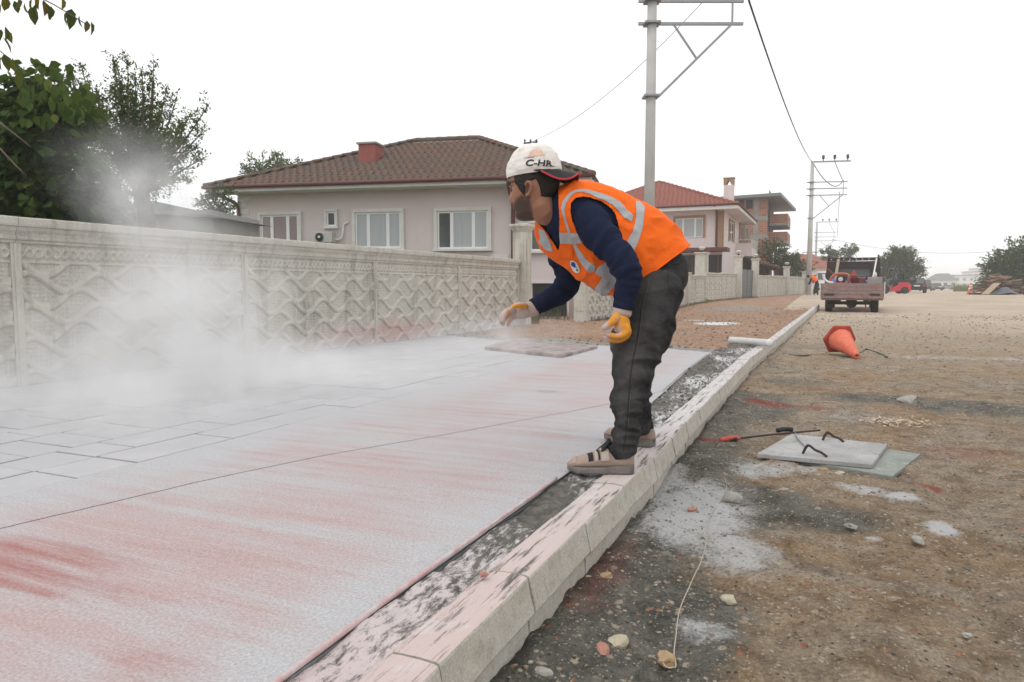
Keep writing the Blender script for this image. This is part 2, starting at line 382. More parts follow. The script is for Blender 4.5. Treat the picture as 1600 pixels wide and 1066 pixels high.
def powder_stone(name, joint=False):
    t = NT(name); n3 = t.noise(130, 4, 0.7); nb = t.noise(1.6, 6, 0.65, pos_of(t))
    col = t.mix(n3, (0.385, 0.38, 0.392), (0.485, 0.48, 0.492))
    col = t.mix(t.ramp(nb, [(0.50, 0.0), (0.75, 0.5)]), col, (0.60, 0.57, 0.57))
    if joint:
        nj = t.noise(1.9, 7, 0.7, pos_of(t)); nk = t.noise(11, 6, 0.7, pos_of(t))
        f = t.math('ADD', t.ramp(nj, [(0.32, 0.0), (0.50, 1.0)]), t.math('MULTIPLY', t.math('SUBTRACT', nk, 0.5), 1.6), clamp=True)
        col = t.mix(f, col, t.mix(n3, (0.10, 0.098, 0.10), (0.22, 0.215, 0.215)))
    return t.done(col, 0.95, t.bump(n3, 0.4, 0.004), spec=0.1)
M_STONE = powder_stone('stamped_concrete_powder'); M_JOINT = powder_stone('stamped_joint', True)
pav = thing('pavement', None, None, (-3.5, 4, 0.0), kind='structure')
mb = MB()                                                                            # concrete bed
bx = np.linspace(-6.2, -1.0, 12); 
top = [(x, float(pave_far(x)) - 0.01, 0.190) for x in bx]
edge = [(-1.0, -4, 0.190), (-6.2, -4, 0.190)]
P = [(float(pave_in(p[1])) if i == 11 else p[0], p[1], p[2]) for i, p in enumerate(top)] + [(float(pave_in(7)) , 7, .19), (float(pave_in(5.3)), 5.3, .19), (float(pave_in(3)), 3, .19)] + edge
n = len(P); mb.add(P + [(x, y, -0.05) for x, y, z_ in P], [tuple(range(n - 1, -1, -1)), tuple(range(n, 2 * n))] + [(i, (i + 1) % n, n + (i + 1) % n, n + i) for i in range(n)])
mb.build('concrete_bed', M_JOINT, pav)
for nm, f0, f1, nx in (('screeded_strip', lambda y: TILE_X + 0.004 + 0 * y, lambda y: line_x(y) - 0.0035, 90), ('screeded_strip', lambda y: line_x(y) + 0.0035, pave_in, 80)):
    V = slab_grid(f0, f1, -4.0, 420, nx, 0.2); me = fast_mesh(nm, V.reshape(-1, 3), grid_faces(*V.shape[:2])); x_, y_ = V[..., 0], V[..., 1]
    pk = blobs(x_, y_, PINK) * 0.42 + 0.44 + .18 * sstep(3.2, 1.2, y_); pk *= 0.35 + 0.65 * sstep(0.02, 0.32, pave_in(y_) - x_); pk *= 0.3 + 0.7 * sstep(0.05, 0.5, x_ - TILE_X)
    fattr(me, 'pink', pk); fattr(me, 'deep', blobs(x_, y_, [pv(20, 885, .75, .055, .95), pv(90, 850, .6, .045, .6), pv(60, 865, .5, .05, .8), pv(250, 1050, .25, .12, .45), pv(10, 912, .4, .04, .85)]))
    sp = blobs(x_, y_, [pv(855, 612, .16, .12, .55)]) + 0.42 * (1 - sstep(0.0, 0.22, pave_in(y_) - x_)) * (0.5 + 0.5 * fbm(x_ * 1.5, y_ * 1.5, seed=8))
    fattr(me, 'spot', sp); link(nm, me, M_SCREED, pav)
# stamped stones: random ashlar in courses along the road, each stone its own piece
stone_me = {}
def stone_mesh(wx, wy):
    k = (round(wx, 3), round(wy, 3))
    if k not in stone_me:
        m = MB(); x, y = wx / 2 - 0.0058, wy / 2 - 0.0058; c = 0.006
        m.loft([[(-x, -y, -.012), (x, -y, -.012), (x, y, -.012), (-x, y, -.012)], [(-x, -y, -.003), (x, -y, -.003), (x, y, -.003), (-x, y, -.003)], [(-x + c, -y + c, 0), (x - c, -y + c, 0), (x - c, y - c, 0), (-x + c, y - c, 0)]])
        stone_me[k] = m.mesh('paving_stone', False, True); stone_me[k].materials.append(M_STONE)
    return stone_me[k]
rs = random.Random(4); xr = TILE_X; nst = 0
courses = [0.29, 0.29, 0.43, 0.29, 0.43, 0.29, 0.29, 0.43, 0.43]
for ci, wx in enumerate(courses):
    xc = xr - wx / 2; xr -= wx
    yv = -0.6 + rs.random() * 0.4
    yf = float(pave_far(xc)) - 0.03
    while yv < yf:
        L = rs.choice([0.22, 0.29, 0.43, 0.43, 0.58])
        if yv + L > yf: L = yf - yv
        if L < 0.06: break
        o = bpy.data.objects.new('paving_stone', stone_mesh(wx, L)); COL.objects.link(o); o.parent = pav
        o.matrix_parent_inverse = Matrix.Translation(-Vector(pav.location))
        o.location = (xc, yv + L / 2, 0.1995 + rs.uniform(-.0022, .0022)); o.rotation_euler = (rs.uniform(-.004, .004), rs.uniform(-.004, .004), rs.uniform(-.011, .011))
        nst += 1; yv += L
# powdered skirt beyond the last course up to the wall foot
mb = MB(); yy = np.linspace(0.0, 10.7, 60); V = np.stack([np.stack([np.full(60, xr - 0.01), yy, 0.198 + 0 * yy], -1), np.stack([np.full(60, -6.12), yy, 0.212 + 0.008 * fbm(yy * 3, yy * 0, seed=2)], -1)], 0)
# (courses end about at the wall; only build the skirt where a gap is left)
if xr > -6.0: mb.grid(V).build('wall_foot_skirt', M_STONE, pav, True)
# pink-dusted edging strip and a thin black line along the pavement's edge
t = NT('edging_plastic'); M_EDGE = t.done(t.mix(t.ramp(t.noise(22, 6, .7), [(.42, 0.), (.62, 1.)]), (0.52, 0.34, 0.33), (0.55, 0.50, 0.50)), 0.7)
ye = np.linspace(-1.0, 2.75, 40); xe = pave_in(ye) - 0.004 + 0.006 * np.sin(ye * 2.1)
MB().tube(np.stack([xe, ye, 0.204 + 0.002 * np.sin(ye * 5)], -1), 0.0065, 8, ry=0.008).build('edging_strip', M_EDGE, pav, True)
ye = np.linspace(2.05, 3.05, 30); M_DARK = plain('dark_rubber', (0.022, 0.022, 0.024), 0.6)
MB().tube(np.stack([pave_in(ye) + 0.016 + 0.010 * np.sin(ye * 9), ye, 0.205 + 0.003 * np.sin(ye * 7)], -1), 0.003, 6).build('edging_line', M_DARK, pav, True)

# mortar bed between pavement and kerb
ny, nx = 900, 34; ym = np.linspace(-2, 10.6, ny)[:, None]; u = np.linspace(0, 1, nx)[None, :]
x0 = pave_in(ym) + 0.004; x1 = kerb_x(ym) - 0.125; xm = x0 + (x1 - x0) * u; ym2 = ym + 0 * u
far = sstep(3.2, 4.2, ym2)
hm = 0.188 + 0.020 * fbm(xm * 14, ym2 * 9, oct=3, seed=51) + far * (0.016 + 0.045 * np.clip(fbm(xm * 11, ym2 * 8, oct=4, seed=52) + 0.05, 0, 1)) * np.sin(np.pi * np.clip(u, 0.03, 0.97)) ** 0.5
hm = hm + road_z(ym2)
me = fast_mesh('mortar_bed', np.stack([xm, ym2, hm], -1).reshape(-1, 3), grid_faces(ny, nx))
fattr(me, 'powder', np.clip(0.50 - 0.24 * far + 0.55 * fbm(xm * 4, ym2 * 1.6, seed=53) + .25 * far * (u - .45) - 0.45 * np.exp(-((ym2 - 2.35) / .38) ** 2), 0, 1)); fattr(me, 'pinkness', np.clip(1.1 - ym2 / 2.4, 0, 1))
t = NT('wet_mortar'); n2 = t.noise(22, 7, .7); n3 = t.noise(110, 4, .7)
col = t.mix(t.ramp(n2, [(.35, 0.), (.7, 1.)]), (0.085, 0.078, 0.07), (0.20, 0.185, 0.165))
pw = t.mix(t.attr('pinkness'), (0.60, 0.595, 0.60), (0.58, 0.44, 0.43))
col = t.mix(break_up(t, t.attr('powder'), t.noise(1, 8, .75, t.mapping((46, 16, 40))), 3.0, 1.1), col, pw)
M_MORTAR = t.done(col, 0.95, t.bump(n3, .8, .008), spec=.12)
link('mortar_bed', me, M_MORTAR, kind='structure')

# kerb of separate stones
def kerb_material():
    t = NT('kerb_concrete'); P_ = pos_of(t); n1 = t.noise(4, 6, .65, P_); n3 = t.noise(150, 4, .75, P_)
    col = t.mix(t.ramp(n1, [(.36, 0.), (.66, 1.)]), (0.45, 0.41, 0.35), (0.52, 0.49, 0.445))
    col = t.mix(t.ramp(t.noise(19, 8, .78, P_), [(.50, 0.), (.66, 1.)]), col, (0.36, 0.32, 0.265))
    col = t.mix(t.ramp(t.voro(170, P_, 'Distance'), [(0., 1.), (.13, 0.)]), col, (0.20, 0.18, 0.16))
    col = t.mix(.35, col, t.ramp(n3, [(.28, .15), (.72, .85)]), 'OVERLAY')
    zc = sep(t, P_)
    st = t.noise(1, 7, .72, mapv(t, P_, (42, 3.2, 1))); ys_ = zc[1]
    up = t.ramp(nrm_z(t), [(.75, 0.), (.92, 1.)])
    pinky = t.mix(t.ramp(t.math('DIVIDE', ys_, 6.0), [(.25, 1.), (.75, .25)]), (0.54, 0.53, 0.525), (0.55, 0.445, 0.425))
    topc = t.mix(t.ramp(st, [(.38, 0.), (.47, 1.)]), (0.13, 0.118, 0.105), pinky)
    topc = t.mix(t.ramp(t.noise(7, 5, .6, P_), [(.55, 0.), (.75, .7)]), topc, (0.62, 0.61, 0.61))
    col = t.mix(up, col, topc)
    return t.done(col, .92, t.bump(n3, .5, .004), spec=.15)
def mapv(t, v, sc):
    m = t.n.new('ShaderNodeMapping'); m.inputs['Scale'].default_value = sc; t.l.new(v, m.inputs[0]); return m.outputs[0]
M_KERB = kerb_material()
def kerb_mesh(seed):
    prof = [(-.125, .198), (-.10, .2), (-.05, .201), (-.012, .199), (-.003, .196), (0, .190), (.008, .15), (.016, .112), (.019, .098), (.016, .092), (.006, .083), (-.002, .074), (0, .04), (0, -.06), (-.125, -.06)]
    xs_ = np.concatenate([[-.2492, -.246], np.linspace(-.238, .238, 14), [.246, .2492]]); S = []
    for i, yv in enumerate(xs_):
        k = 0.0015 if i in (0, len(xs_) - 1) else 0.0
        S.append([(x - k * (1 if x > -.1 else -1), yv, zz - (k if zz > .15 else 0)) for x, zz in prof])
    S = np.array(S); nn = fbm(S[..., 0] * 22, S[..., 1] * 16, S[..., 2] * 22, oct=3, seed=seed); S[..., 0] += 0.0035 * nn; S[..., 2] += 0.0025 * nn
    chip = np.clip(fbm(S[..., 1] * 13, S[..., 2] * 3, oct=3, seed=seed + 5) - .32, 0, 1); S[:, 3:7, 0] -= chip[:, 3:7] * .022; S[:, 3:7, 2] -= chip[:, 3:7] * .016
    m = MB().loft(S).mesh('kerb_stone', False, True); m.materials.append(M_KERB); return m
kms = [kerb_mesh(s) for s in (60, 70, 80, 90)]
kerb = thing('kerb', None, None, (-0.8, 4, 0), kind='structure')
yk = -1.24; i = 0; rk = random.Random(3)
while yk < KERB_END - .2:
    y0, y1 = yk, yk + 0.503; x0, x1 = float(kerb_x(y0)), float(kerb_x(y1))
    o = bpy.data.objects.new('kerb_stone', kms[rk.randrange(4)]); COL.objects.link(o); o.parent = kerb; o.matrix_parent_inverse = Matrix.Translation(-Vector(kerb.location))
    o.location = ((x0 + x1) / 2 + rk.uniform(-.003, .003), (y0 + y1) / 2, float(road_z((y0 + y1) / 2)) + rk.uniform(-.002, .002))
    o.rotation_euler = (math.atan2(float(road_z(y1) - road_z(y0)), .5), rk.uniform(-.01, .01), -math.atan2(x1 - x0, .503) + rk.uniform(-.006, .006))
    yk += 0.5035; i += 1
MB().loft([[(kerb_x(y) - .12, y, road_z(y) - .05), (kerb_x(y) - .012, y, road_z(y) - .05), (kerb_x(y) - .012, y, road_z(y) + .184), (kerb_x(y) - .12, y, road_z(y) + .184)] for y in np.linspace(-1.2, KERB_END - .3, 70)]).build('joint_mortar', plain('joint_mortar', (.13, .12, .105), .95), kerb)

# verge of reddish earth beyond the pavement, running up to the walls
nx, ny = 150, 330; u = np.linspace(0, 1, nx)[None, :]; v = np.linspace(0, 1, ny)[:, None] ** 1.6
def wall_foot_x(y): return np.interp(y, [-4, 13.5, 16, 33, 40, 44, 48, 61, 75], [-6.3, -6.0, -8.5, -8.0, -6.4, -5.6, -4.9, -2.6, -2.4])
def verge_right(y): return np.where(y < KERB_END - .1, kerb_x(y) - .10, np.interp(y, [KERB_END - .1, 34, 60, 75], [float(kerb_x(KERB_END)) - .1, -.4, .4, 1.2]))
y0 = 8.7; yy = y0 + v * (72 - y0) + 0 * u; xx = wall_foot_x(yy) + (verge_right(yy) - wall_foot_x(yy)) * u
lift = 0.02 * fbm(xx * 1.1, yy * .9, oct=3, seed=61) + 0.018 * fbm(xx * 6, yy * 6, oct=3, seed=62) + 0.03 * np.clip(fbm(xx * 2.6, yy * 2.2, oct=3, seed=63) - .1, 0, 1)
under = sstep(-.35, .25, yy - pave_far(xx)); lift = lift + 0.10 * sstep(.6, 2.4, yy - pave_far(xx)) * np.exp(-((xx + 4.6) / 1.4) ** 2) * (yy < 14) * .5
zz = verge_z(yy) - 0.03 + lift * under * (1 - .6 * sstep(30, 50, yy)) + .02 * under; zz = np.where(yy < pave_far(xx) - .04, 0.15, zz)
edge_drop = sstep(0.0, .12, verge_right(yy) - xx); zz = zz * edge_drop + (road_z(yy) + np.where(yy < KERB_END, .17, -.03)) * (1 - edge_drop)
me = fast_mesh('verge', np.stack([xx, yy, zz], -1).reshape(-1, 3), grid_faces(ny, nx))
dfar = yy - pave_far(xx)
fattr(me, 'grey', np.clip(1.15 - np.abs(dfar - .25) / .6, 0, 1) + blobs(xx, yy, [(-3.2, 30, 2.2, 3.5, .75), (-2.6, 12.8, .8, .6, .5)])); fattr(me, 'powder', np.clip(blobs(xx, yy, [tuple(GR(1120, 505, verge_z)[:2]) + (.75, 1.1, .85), tuple(GR(1085, 500, verge_z)[:2]) + (.5, .5, .6), tuple(GR(1060, 548, verge_z)[:2]) + (.9, .3, .5)]) + .5 * np.clip(1 - np.abs(dfar) / .16, 0, 1), 0, 1))
t = NT('verge_earth'); n1 = t.noise(1.3, 6, .65); n2 = t.noise(9, 7, .7); n3 = t.noise(55, 5, .75)
col = t.mix(t.ramp(n1, [(.36, 0.), (.66, 1.)]), (0.30, 0.175, 0.115), (0.40, 0.265, 0.185)); col = t.mix(t.ramp(n2, [(.45, 0.), (.75, 1.)]), col, (0.21, 0.125, 0.085))
col = t.mix(t.ramp(sep(t, t.voro(45, out='Color'))[0], [(.8, 0.), (.86, .7)]), col, (0.47, 0.38, 0.30))
col = t.mix(break_up(t, t.attr('grey'), t.noise(3.2, 6, .65), 2.2, .6), col, t.mix(n2, (0.20, 0.19, 0.175), (0.36, 0.345, 0.32)))
col = t.mix(.5, col, t.ramp(n3, [(.28, .1), (.72, .9)]), 'OVERLAY')
col = t.mix(break_up(t, t.attr('powder'), t.noise(8, 8, .75), 2.2, .75), col, (0.66, 0.65, 0.65))
M_VERGE = t.done(col, .96, t.bump(n3, .9, .02), spec=.1)
link('verge', me, M_VERGE, kind='structure')
# yard soil and grass ground behind the walls
nx, ny = 60, 80; xx, yy = np.meshgrid(np.concatenate([np.linspace(-300, -40, 12), np.linspace(-36, -5.0, 48)]), np.linspace(-30, 110, ny)); 
lim = np.interp(yy, [-30, 14, 16, 33, 44, 61, 110], [-6.25, -6.2, -6.0, -6.3, -5.2, -2.2, -1.0]); xx = np.minimum(xx, lim)
me = fast_mesh('yard', np.stack([xx, yy, verge_z(yy) - .06 + .05 * fbm(xx * .4, yy * .4, seed=5)], -1).reshape(-1, 3), grid_faces(*xx.shape))
link('yard', me, weathered('yard_soil', (0.13, 0.12, 0.055), (0.075, 0.10, 0.035), 3, .95, .8, 30, .03), kind='structure')
# ================================================================== precast garden walls
def concrete_wall_material():
    t = NT('precast_concrete'); P_ = pos_of(t); n1 = t.noise(1.1, 6, .62, P_); n2 = t.noise(7, 7, .7, P_); n3 = t.noise(90, 5, .75, P_)
    col = t.mix(t.ramp(n1, [(.36, 0.), (.66, 1.)]), (0.575, 0.545, 0.485), (0.515, 0.49, 0.44)); col = t.mix(t.ramp(n2, [(.5, 0.), (.72, .8)]), col, (0.385, 0.36, 0.31))
    st = t.noise(1, 7, .7, mapv(t, P_, (7, 7, .7))); col = t.mix(t.ramp(st, [(.50, 0.), (.68, .8)]), col, (0.30, 0.285, 0.245))     # rain streaks
    col = t.mix(t.ramp(t.voro(14, P_, 'Distance'), [(0., .9), (.055, 0.)]), col, (0.20, 0.185, 0.16))
    col = t.mix(.3, col, t.ramp(n3, [(.28, .15), (.72, .85)]), 'OVERLAY')
    s = sep(t, P_); y, z = s[1], s[2]                                                                       # red splashes low on the wall
    a = t.ramp(t.math('DIVIDE', y, 20.0), [(.335, 0.), (.40, .75), (.42, .55), (.455, 1.), (.50, .8), (.53, 0.)])
    zz = t.math('SUBTRACT', z, t.math('MULTIPLY', t.noise(5, 6, .7, P_), .45)); b = t.ramp(zz, [(.0, 1.), (.36, 0.)])
    nearx = t.ramp(t.math('MULTIPLY', s[0], -.1), [(.54, 0.), (.56, 1.)])
    col = t.mix(t.math('MULTIPLY', t.math('MULTIPLY', t.math('MULTIPLY', a, b), nearx), .95), col, (0.46, 0.17, 0.15))
    col = t.mix(t.ramp(zz, [(.0, .75), (.16, 0.)]), col, (0.52, 0.50, 0.49))                                # powder settled on the foot
    return t.done(col, .93, t.bump(n3, .45, .005), spec=.15)
M_WALL = concrete_wall_material()
WP_L, WP_H = 2.44, 1.18
def panel_mesh(res, name):
    nx, nz = int(WP_L / res) + 1, int(WP_H / res) + 1
    x, z = np.meshgrid(np.linspace(0, WP_L, nx), np.linspace(0, WP_H, nz)); s = 0.1375; lam = 0.61
    h = np.zeros_like(x)
    for k in range(-1, 9):
        ph = 0 if k % 2 == 0 else .58 * math.pi
        A = (s / 2 - 0.006) / math.sin(.29 * math.pi); zc = 0.03 + k * s + A * np.sin(2 * np.pi * x / lam + ph + .5); dz = A * 2 * np.pi / lam * np.cos(2 * np.pi * x / lam + ph + .5)
        d = np.abs(z - zc) / np.sqrt(1 + dz * dz)
        h = np.maximum(h, 0.027 * np.sqrt(np.clip(1 - (d / .031) ** 2, 0, 1)) ** .8)
    # studs in the leaf-shaped cells
    u = np.mod(x + .0, .040) - .020; v = np.mod(z, .036) - .018; st = np.clip(1 - (u * u + v * v) / .0115 ** 2, 0, 1) ** .5 * .011
    hh = h.copy()
    from_rib = h <= 1e-6
    k_ = max(1, int(.026 / res)); clear = from_rib.copy()
    for sh in (k_, -k_):
        clear &= np.roll(from_rib, sh, 0); clear &= np.roll(from_rib, sh, 1)
    h = np.where(clear, st, h)
    lat_top = 1.015
    h = np.where(z > lat_top, 0, h)
    h = np.maximum(h, .02 * np.clip(1 - np.abs(z - 1.022) / .011, 0, 1) ** .5)
    zb = 1.102; lb = .15
    for sg in (0, math.pi):
        zc = zb + .036 * np.sin(2 * np.pi * x / lb + sg); dz = .036 * 2 * np.pi / lb * np.cos(2 * np.pi * x / lb + sg); d = np.abs(z - zc) / np.sqrt(1 + dz * dz)
        h = np.maximum(h, .017 * np.sqrt(np.clip(1 - (d / .015) ** 2, 0, 1)) * (1 + .25 * np.cos(2 * np.pi * x / lb + sg)))
    edge = np.minimum(x, WP_L - x); h *= sstep(.03, .045, edge); h = np.maximum(h, .016 * (1 - sstep(.026, .034, edge)))
    h += .0015 * fbm(x * 12, z * 12, oct=2, seed=90)
    V = np.stack([x, -h, z], -1); me = fast_mesh(name, V.reshape(-1, 3), grid_faces(nz, nx)[:, ::1])
    # close the back so that the panel is a slab
    bm = bmesh.new(); bm.from_mesh(me); b = bmesh.ops.create_cube(bm, size=1, matrix=Matrix.Translation((WP_L / 2, .035, WP_H / 2)) @ Matrix.Diagonal((WP_L - .002, .068, WP_H - .002, 1)))
    bm.to_mesh(me); bm.free(); me.materials.append(M_WALL); return me
PANEL_HI = panel_mesh(0.0075, 'wall_panel'); PANEL_LO = panel_mesh(0.02, 'wall_panel')
def extr(prof, L):
    """profile (y,z) extruded along x from 0 to L"""
    return MB().loft([[(xx, y, z) for y, z in prof] for xx in np.linspace(0, L, 2)])
COPING = [(.10, 1.18), (-.022, 1.18), (-.022, 1.20), (-.040, 1.212), (-.044, 1.235), (-.030, 1.245), (-.034, 1.262), (-.052, 1.285), (-.058, 1.312), (-.078, 1.318), (-.083, 1.335), (-.083, 1.382), (-.076, 1.392), (.10, 1.398)]
cop_cache = {}
def coping_mesh(L):
    k = round(L, 2)
    if k not in cop_cache:
        nn = max(2, int(L / .06)); S = []
        for xx in np.linspace(0.002, L - .002, nn): S.append([(xx, y + .003 * float(fbm(xx * 9, z * 20, seed=6)), z + .003 * float(fbm(xx * 7, y * 20, seed=7))) for y, z in COPING])
        m = MB().loft(S).mesh('coping', False, True); m.materials.append(M_WALL); cop_cache[k] = m
    return cop_cache[k]
pm = MB().box2((-.042, -.026, -.1), (.042, .09, 1.178)).box2((-.018, -.032, -.1), (.018, -.026, 1.178)).mesh('wall_post', False, True); pm.materials.append(M_WALL); POST = pm
def garden_wall(p0, p1, npan, label, hi=True, zf=verge_z, zoff=0.0, first_post=True, group='precast concrete garden walls'):
    p0 = np.array(p0, float); p1 = np.array(p1, float); d = p1 - p0; L = np.linalg.norm(d) / npan; rz = math.atan2(d[1], d[0]); d = d / np.linalg.norm(d)
    w_ = thing('garden_wall', label, 'wall', (*p0, float(zf(p0[1])) + zoff), world=False, group=group, rz=rz)
    def put(nm, me, x, z=0, sx=1):
        o = link(nm, me, None, w_); o.location = (x, 0, z); o.scale = (sx, 1, 1); return o
    for i in range(npan):
        dz = float(zf((p0 + d * L * (i + .5))[1]) - zf(p0[1]))
        put('panel', PANEL_HI if hi else PANEL_LO, i * L + .002, dz, (L - .004) / WP_L)
        put('coping', coping_mesh(L), i * L, dz)
        if first_post or i: put('wall_post', POST, i * L, dz)
    put('wall_post', POST, npan * L, float(zf(p1[1]) - zf(p0[1])))
    return w_
def pillar(p, label, h=2.1, zf=verge_z, wd=.30, group='concrete gate pillars'):
    z0 = float(zf(p[1])); o = thing('gate_pillar', label, 'pillar', (p[0], p[1], z0), world=False, group=group)
    MB().box2((-wd / 2, -wd / 2, -.15), (wd / 2, wd / 2, h - .16)).box2((-wd / 2 + .05, -wd / 2 - .012, .25), (wd / 2 - .05, -wd / 2, h - .32)).box2((wd / 2, -wd / 2 + .05, .25), (wd / 2 + .012, wd / 2 - .05, h - .32)).build('shaft', M_WALL, o, bevel=.008)
    k = wd / 2
    MB().loft([[(sx * r, sy * r, zz) for sx, sy in ((-1, -1), (1, -1), (1, 1), (-1, 1))] for r, zz in ((k + .002, h - .163), (k + .012, h - .14), (k + .03, h - .11), (k + .05, h - .06), (k + .062, h - .055), (k + .062, h - .012), (k + .05, h), )]).build('capital', M_WALL, o, bevel=.006)
    return o
garden_wall((-6.20, 1.24), (-5.84, 13.42), 5, 'long patterned concrete garden wall along the powdered pavement')
pillar((-5.82, 13.62), 'tall concrete pillar ending the wall along the powdered pavement', 2.12)
# ================================================================== the worker
def remesh(parts, voxel, smooth=3, name='body'):
    mb = MB()
    for p in parts: V, F = p.arrays(); mb.add(V, F)
    me = mb.mesh('tmp', False, True); o = bpy.data.objects.new('tmp', me); COL.objects.link(o)
    m = o.modifiers.new('r', 'REMESH'); m.mode = 'VOXEL'; m.voxel_size = voxel; m.use_smooth_shade = True
    if smooth: s = o.modifiers.new('s', 'SMOOTH'); s.factor = 0.5; s.iterations = smooth
    dg = bpy.context.evaluated_depsgraph_get(); ev = o.evaluated_get(dg); out = bpy.data.meshes.new_from_object(ev); out.name = name
    bpy.data.objects.remove(o); bpy.data.meshes.remove(me)
    out.polygons.foreach_set('use_smooth', [True] * len(out.polygons)); return out
def get_v(me):
    V = np.zeros(len(me.vertices) * 3, np.float32); me.vertices.foreach_get('co', V); N = np.zeros_like(V); me.vertices.foreach_get('normal', N)
    return V.reshape(-1, 3).astype(float), N.reshape(-1, 3).astype(float)
def set_v(me, V): me.vertices.foreach_set('co', np.asarray(V, np.float32).ravel()); me.update()
def along(V, P):
    """nearest arc-length parameter and distance to a polyline"""
    P = np.asarray(P, float); best = np.full(len(V), 1e9); tpar = np.zeros(len(V)); acc = 0
    for a, b in zip(P[:-1], P[1:]):
        d = b - a; L = np.linalg.norm(d); u = np.clip((V - a) @ d / L ** 2, 0, 1); q = a + u[:, None] * d; r = np.linalg.norm(V - q, axis=1)
        k = r < best; best[k] = r[k]; tpar[k] = acc + u[k] * L; acc += L
    return tpar, best
def folds(me, P, amp, freq, lo, hi, seed, tilt=(0, 0, 1), maxd=.2):
    """cloth folds that run round a limb between arc lengths lo..hi"""
    V, N = get_v(me); t, r = along(V, P); w = sstep(lo - .06, lo + .02, t) * (1 - sstep(hi - .02, hi + .06, t)) * (r < maxd)
    n = vn3(V[:, 0] * 7 + 3, V[:, 1] * 7, (t + .35 * (V @ np.asarray(tilt, float))) * freq, seed); n2 = vn3(V[:, 0] * 11, V[:, 1] * 11, t * freq * 2.1, seed + 3)
    d = amp * (1 - np.abs(n) * 2.2) + amp * .45 * n2
    set_v(me, V + N * (w * d)[:, None])
def wa(px, py, d): return AT(px, py, d)
def chain(*pts): return np.array([AT(*p) for p in pts])
def resample(P, n):
    P = np.asarray(P, float)
    d = np.concatenate([[0], np.cumsum(np.linalg.norm(np.diff(P, axis=0), axis=1))]); t = np.linspace(0, d[-1], n)
    # Catmull-Rom through the points
    out = []
    for tv in t:
        i = min(max(np.searchsorted(d, tv) - 1, 0), len(P) - 2); u = (tv - d[i]) / (d[i + 1] - d[i] + 1e-9)
        p0 = P[max(i - 1, 0)]; p1 = P[i]; p2 = P[i + 1]; p3 = P[min(i + 2, len(P) - 1)]
        out.append(.5 * ((2 * p1) + (-p0 + p2) * u + (2 * p0 - 5 * p1 + 4 * p2 - p3) * u * u + (-p0 + 3 * p1 - 3 * p2 + p3) * u ** 3))
    return np.array(out)
def limb(pts, rad, n=26, seg=20, ry=None, up0=None, round_ends=True):
    P = resample(pts, n); rad = np.asarray(rad, float); src = np.linspace(0, 1, len(rad)); tt = np.linspace(0, 1, n)
    r = np.interp(tt, src, rad); r2 = r if ry is None else np.interp(tt, np.linspace(0, 1, len(ry)), ry)
    if round_ends:
        e = .35; k = np.ones(n); k[0] = e; k[-1] = e; k[1] = k[-2] = .82; r = r * k; r2 = r2 * k
    return MB().tube(P, r, seg, ry=r2, up0=up0)

# ---- materials
t = NT('skin'); n1 = t.noise(30, 5, .6); n2 = t.noise(260, 3, .6)
col = t.mix(n1, (0.28, 0.127, 0.077), (0.35, 0.170, 0.108)); bd = t.attr('beard'); sb = t.math('ADD', bd, t.math('MULTIPLY', t.math('SUBTRACT', n2, .5), .9)); col = t.mix(t.ramp(sb, [(.2, 0.), (.85, .88)]), col, (0.035, 0.024, 0.019))
col = t.mix(t.attr('brow'), col, (0.012, 0.009, 0.008)); col = t.mix(t.attr('lip'), col, (0.30, 0.115, 0.09)); t.b.inputs['Subsurface Weight'].default_value = .12; t.b.inputs['Subsurface Radius'].default_value = (.012, .005, .003)
M_SKIN = t.done(col, .55, t.bump(n2, .15, .001), spec=.35)
t = NT('hair'); M_HAIR = t.done(t.mix(t.noise(90, 4), (0.010, 0.008, 0.007), (0.03, 0.024, 0.02)), .7, t.bump(t.noise(1, 3, .5, t.mapping((300, 300, 60))), .8, .004), spec=.3)
t = NT('cap_cotton'); n1 = t.noise(14, 6, .65); col = t.mix(t.ramp(n1, [(.35, 0.), (.7, 1.)]), (0.72, 0.67, 0.61), (0.80, 0.78, 0.75)); col = t.mix(t.ramp(t.noise(60, 4, .7), [(.68, 0.), (.78, .7)]), col, (.45, .36, .28))
M_CAP = t.done(col, .9, t.bump(t.noise(700, 2), .25, .001, t.bump(n1, .4, .006)), spec=.1)
M_BILL = plain('cap_visor_black', (0.016, 0.015, 0.016), .75); M_RED = plain('cap_red_piping', (0.50, 0.035, 0.045), .7); M_LET = plain('cap_lettering', (0.012, 0.013, 0.018), .6)
def fabric(name, c, c2, weave=900, dust=None, wr=.3, rough=.9):
    t = NT(name); n1 = t.noise(9, 6, .65); col = t.mix(t.ramp(n1, [(.35, 0.), (.7, 1.)]), c, c2)
    if dust: col = t.mix(t.ramp(t.noise(16, 8, .75), [(.60, 0.), (.80, .75)]), col, dust)
    b = t.bump(t.noise(weave, 2), .3, .0012); b = t.bump(t.noise(24, 5, .6, dist=.6), wr, .012, b)
    return t.done(col, rough, b, spec=.12)
M_SWEAT = fabric('navy_fleece', (0.010, 0.014, 0.034), (0.016, 0.022, 0.052), 600)
t = NT('hi_vis_orange'); n1 = t.noise(7, 5, .6); col = t.mix(n1, (0.88, 0.125, 0.006), (0.95, 0.17, 0.010)); t.b.inputs['Emission Strength'].default_value = 0.0
M_VEST = t.done(col, .75, t.bump(t.noise(800, 2), .2, .001, t.bump(t.noise(13, 6, .62, dist=1.1), .60, .016)), spec=.2)
t = NT('reflective_tape'); n1 = t.noise(22, 5, .6); M_TAPE = t.done(t.mix(n1, (0.33, 0.33, 0.345), (0.43, 0.43, 0.44)), .5, t.bump(t.noise(500, 2), .2, .001, t.bump(n1, .35, .008)), spec=.5)
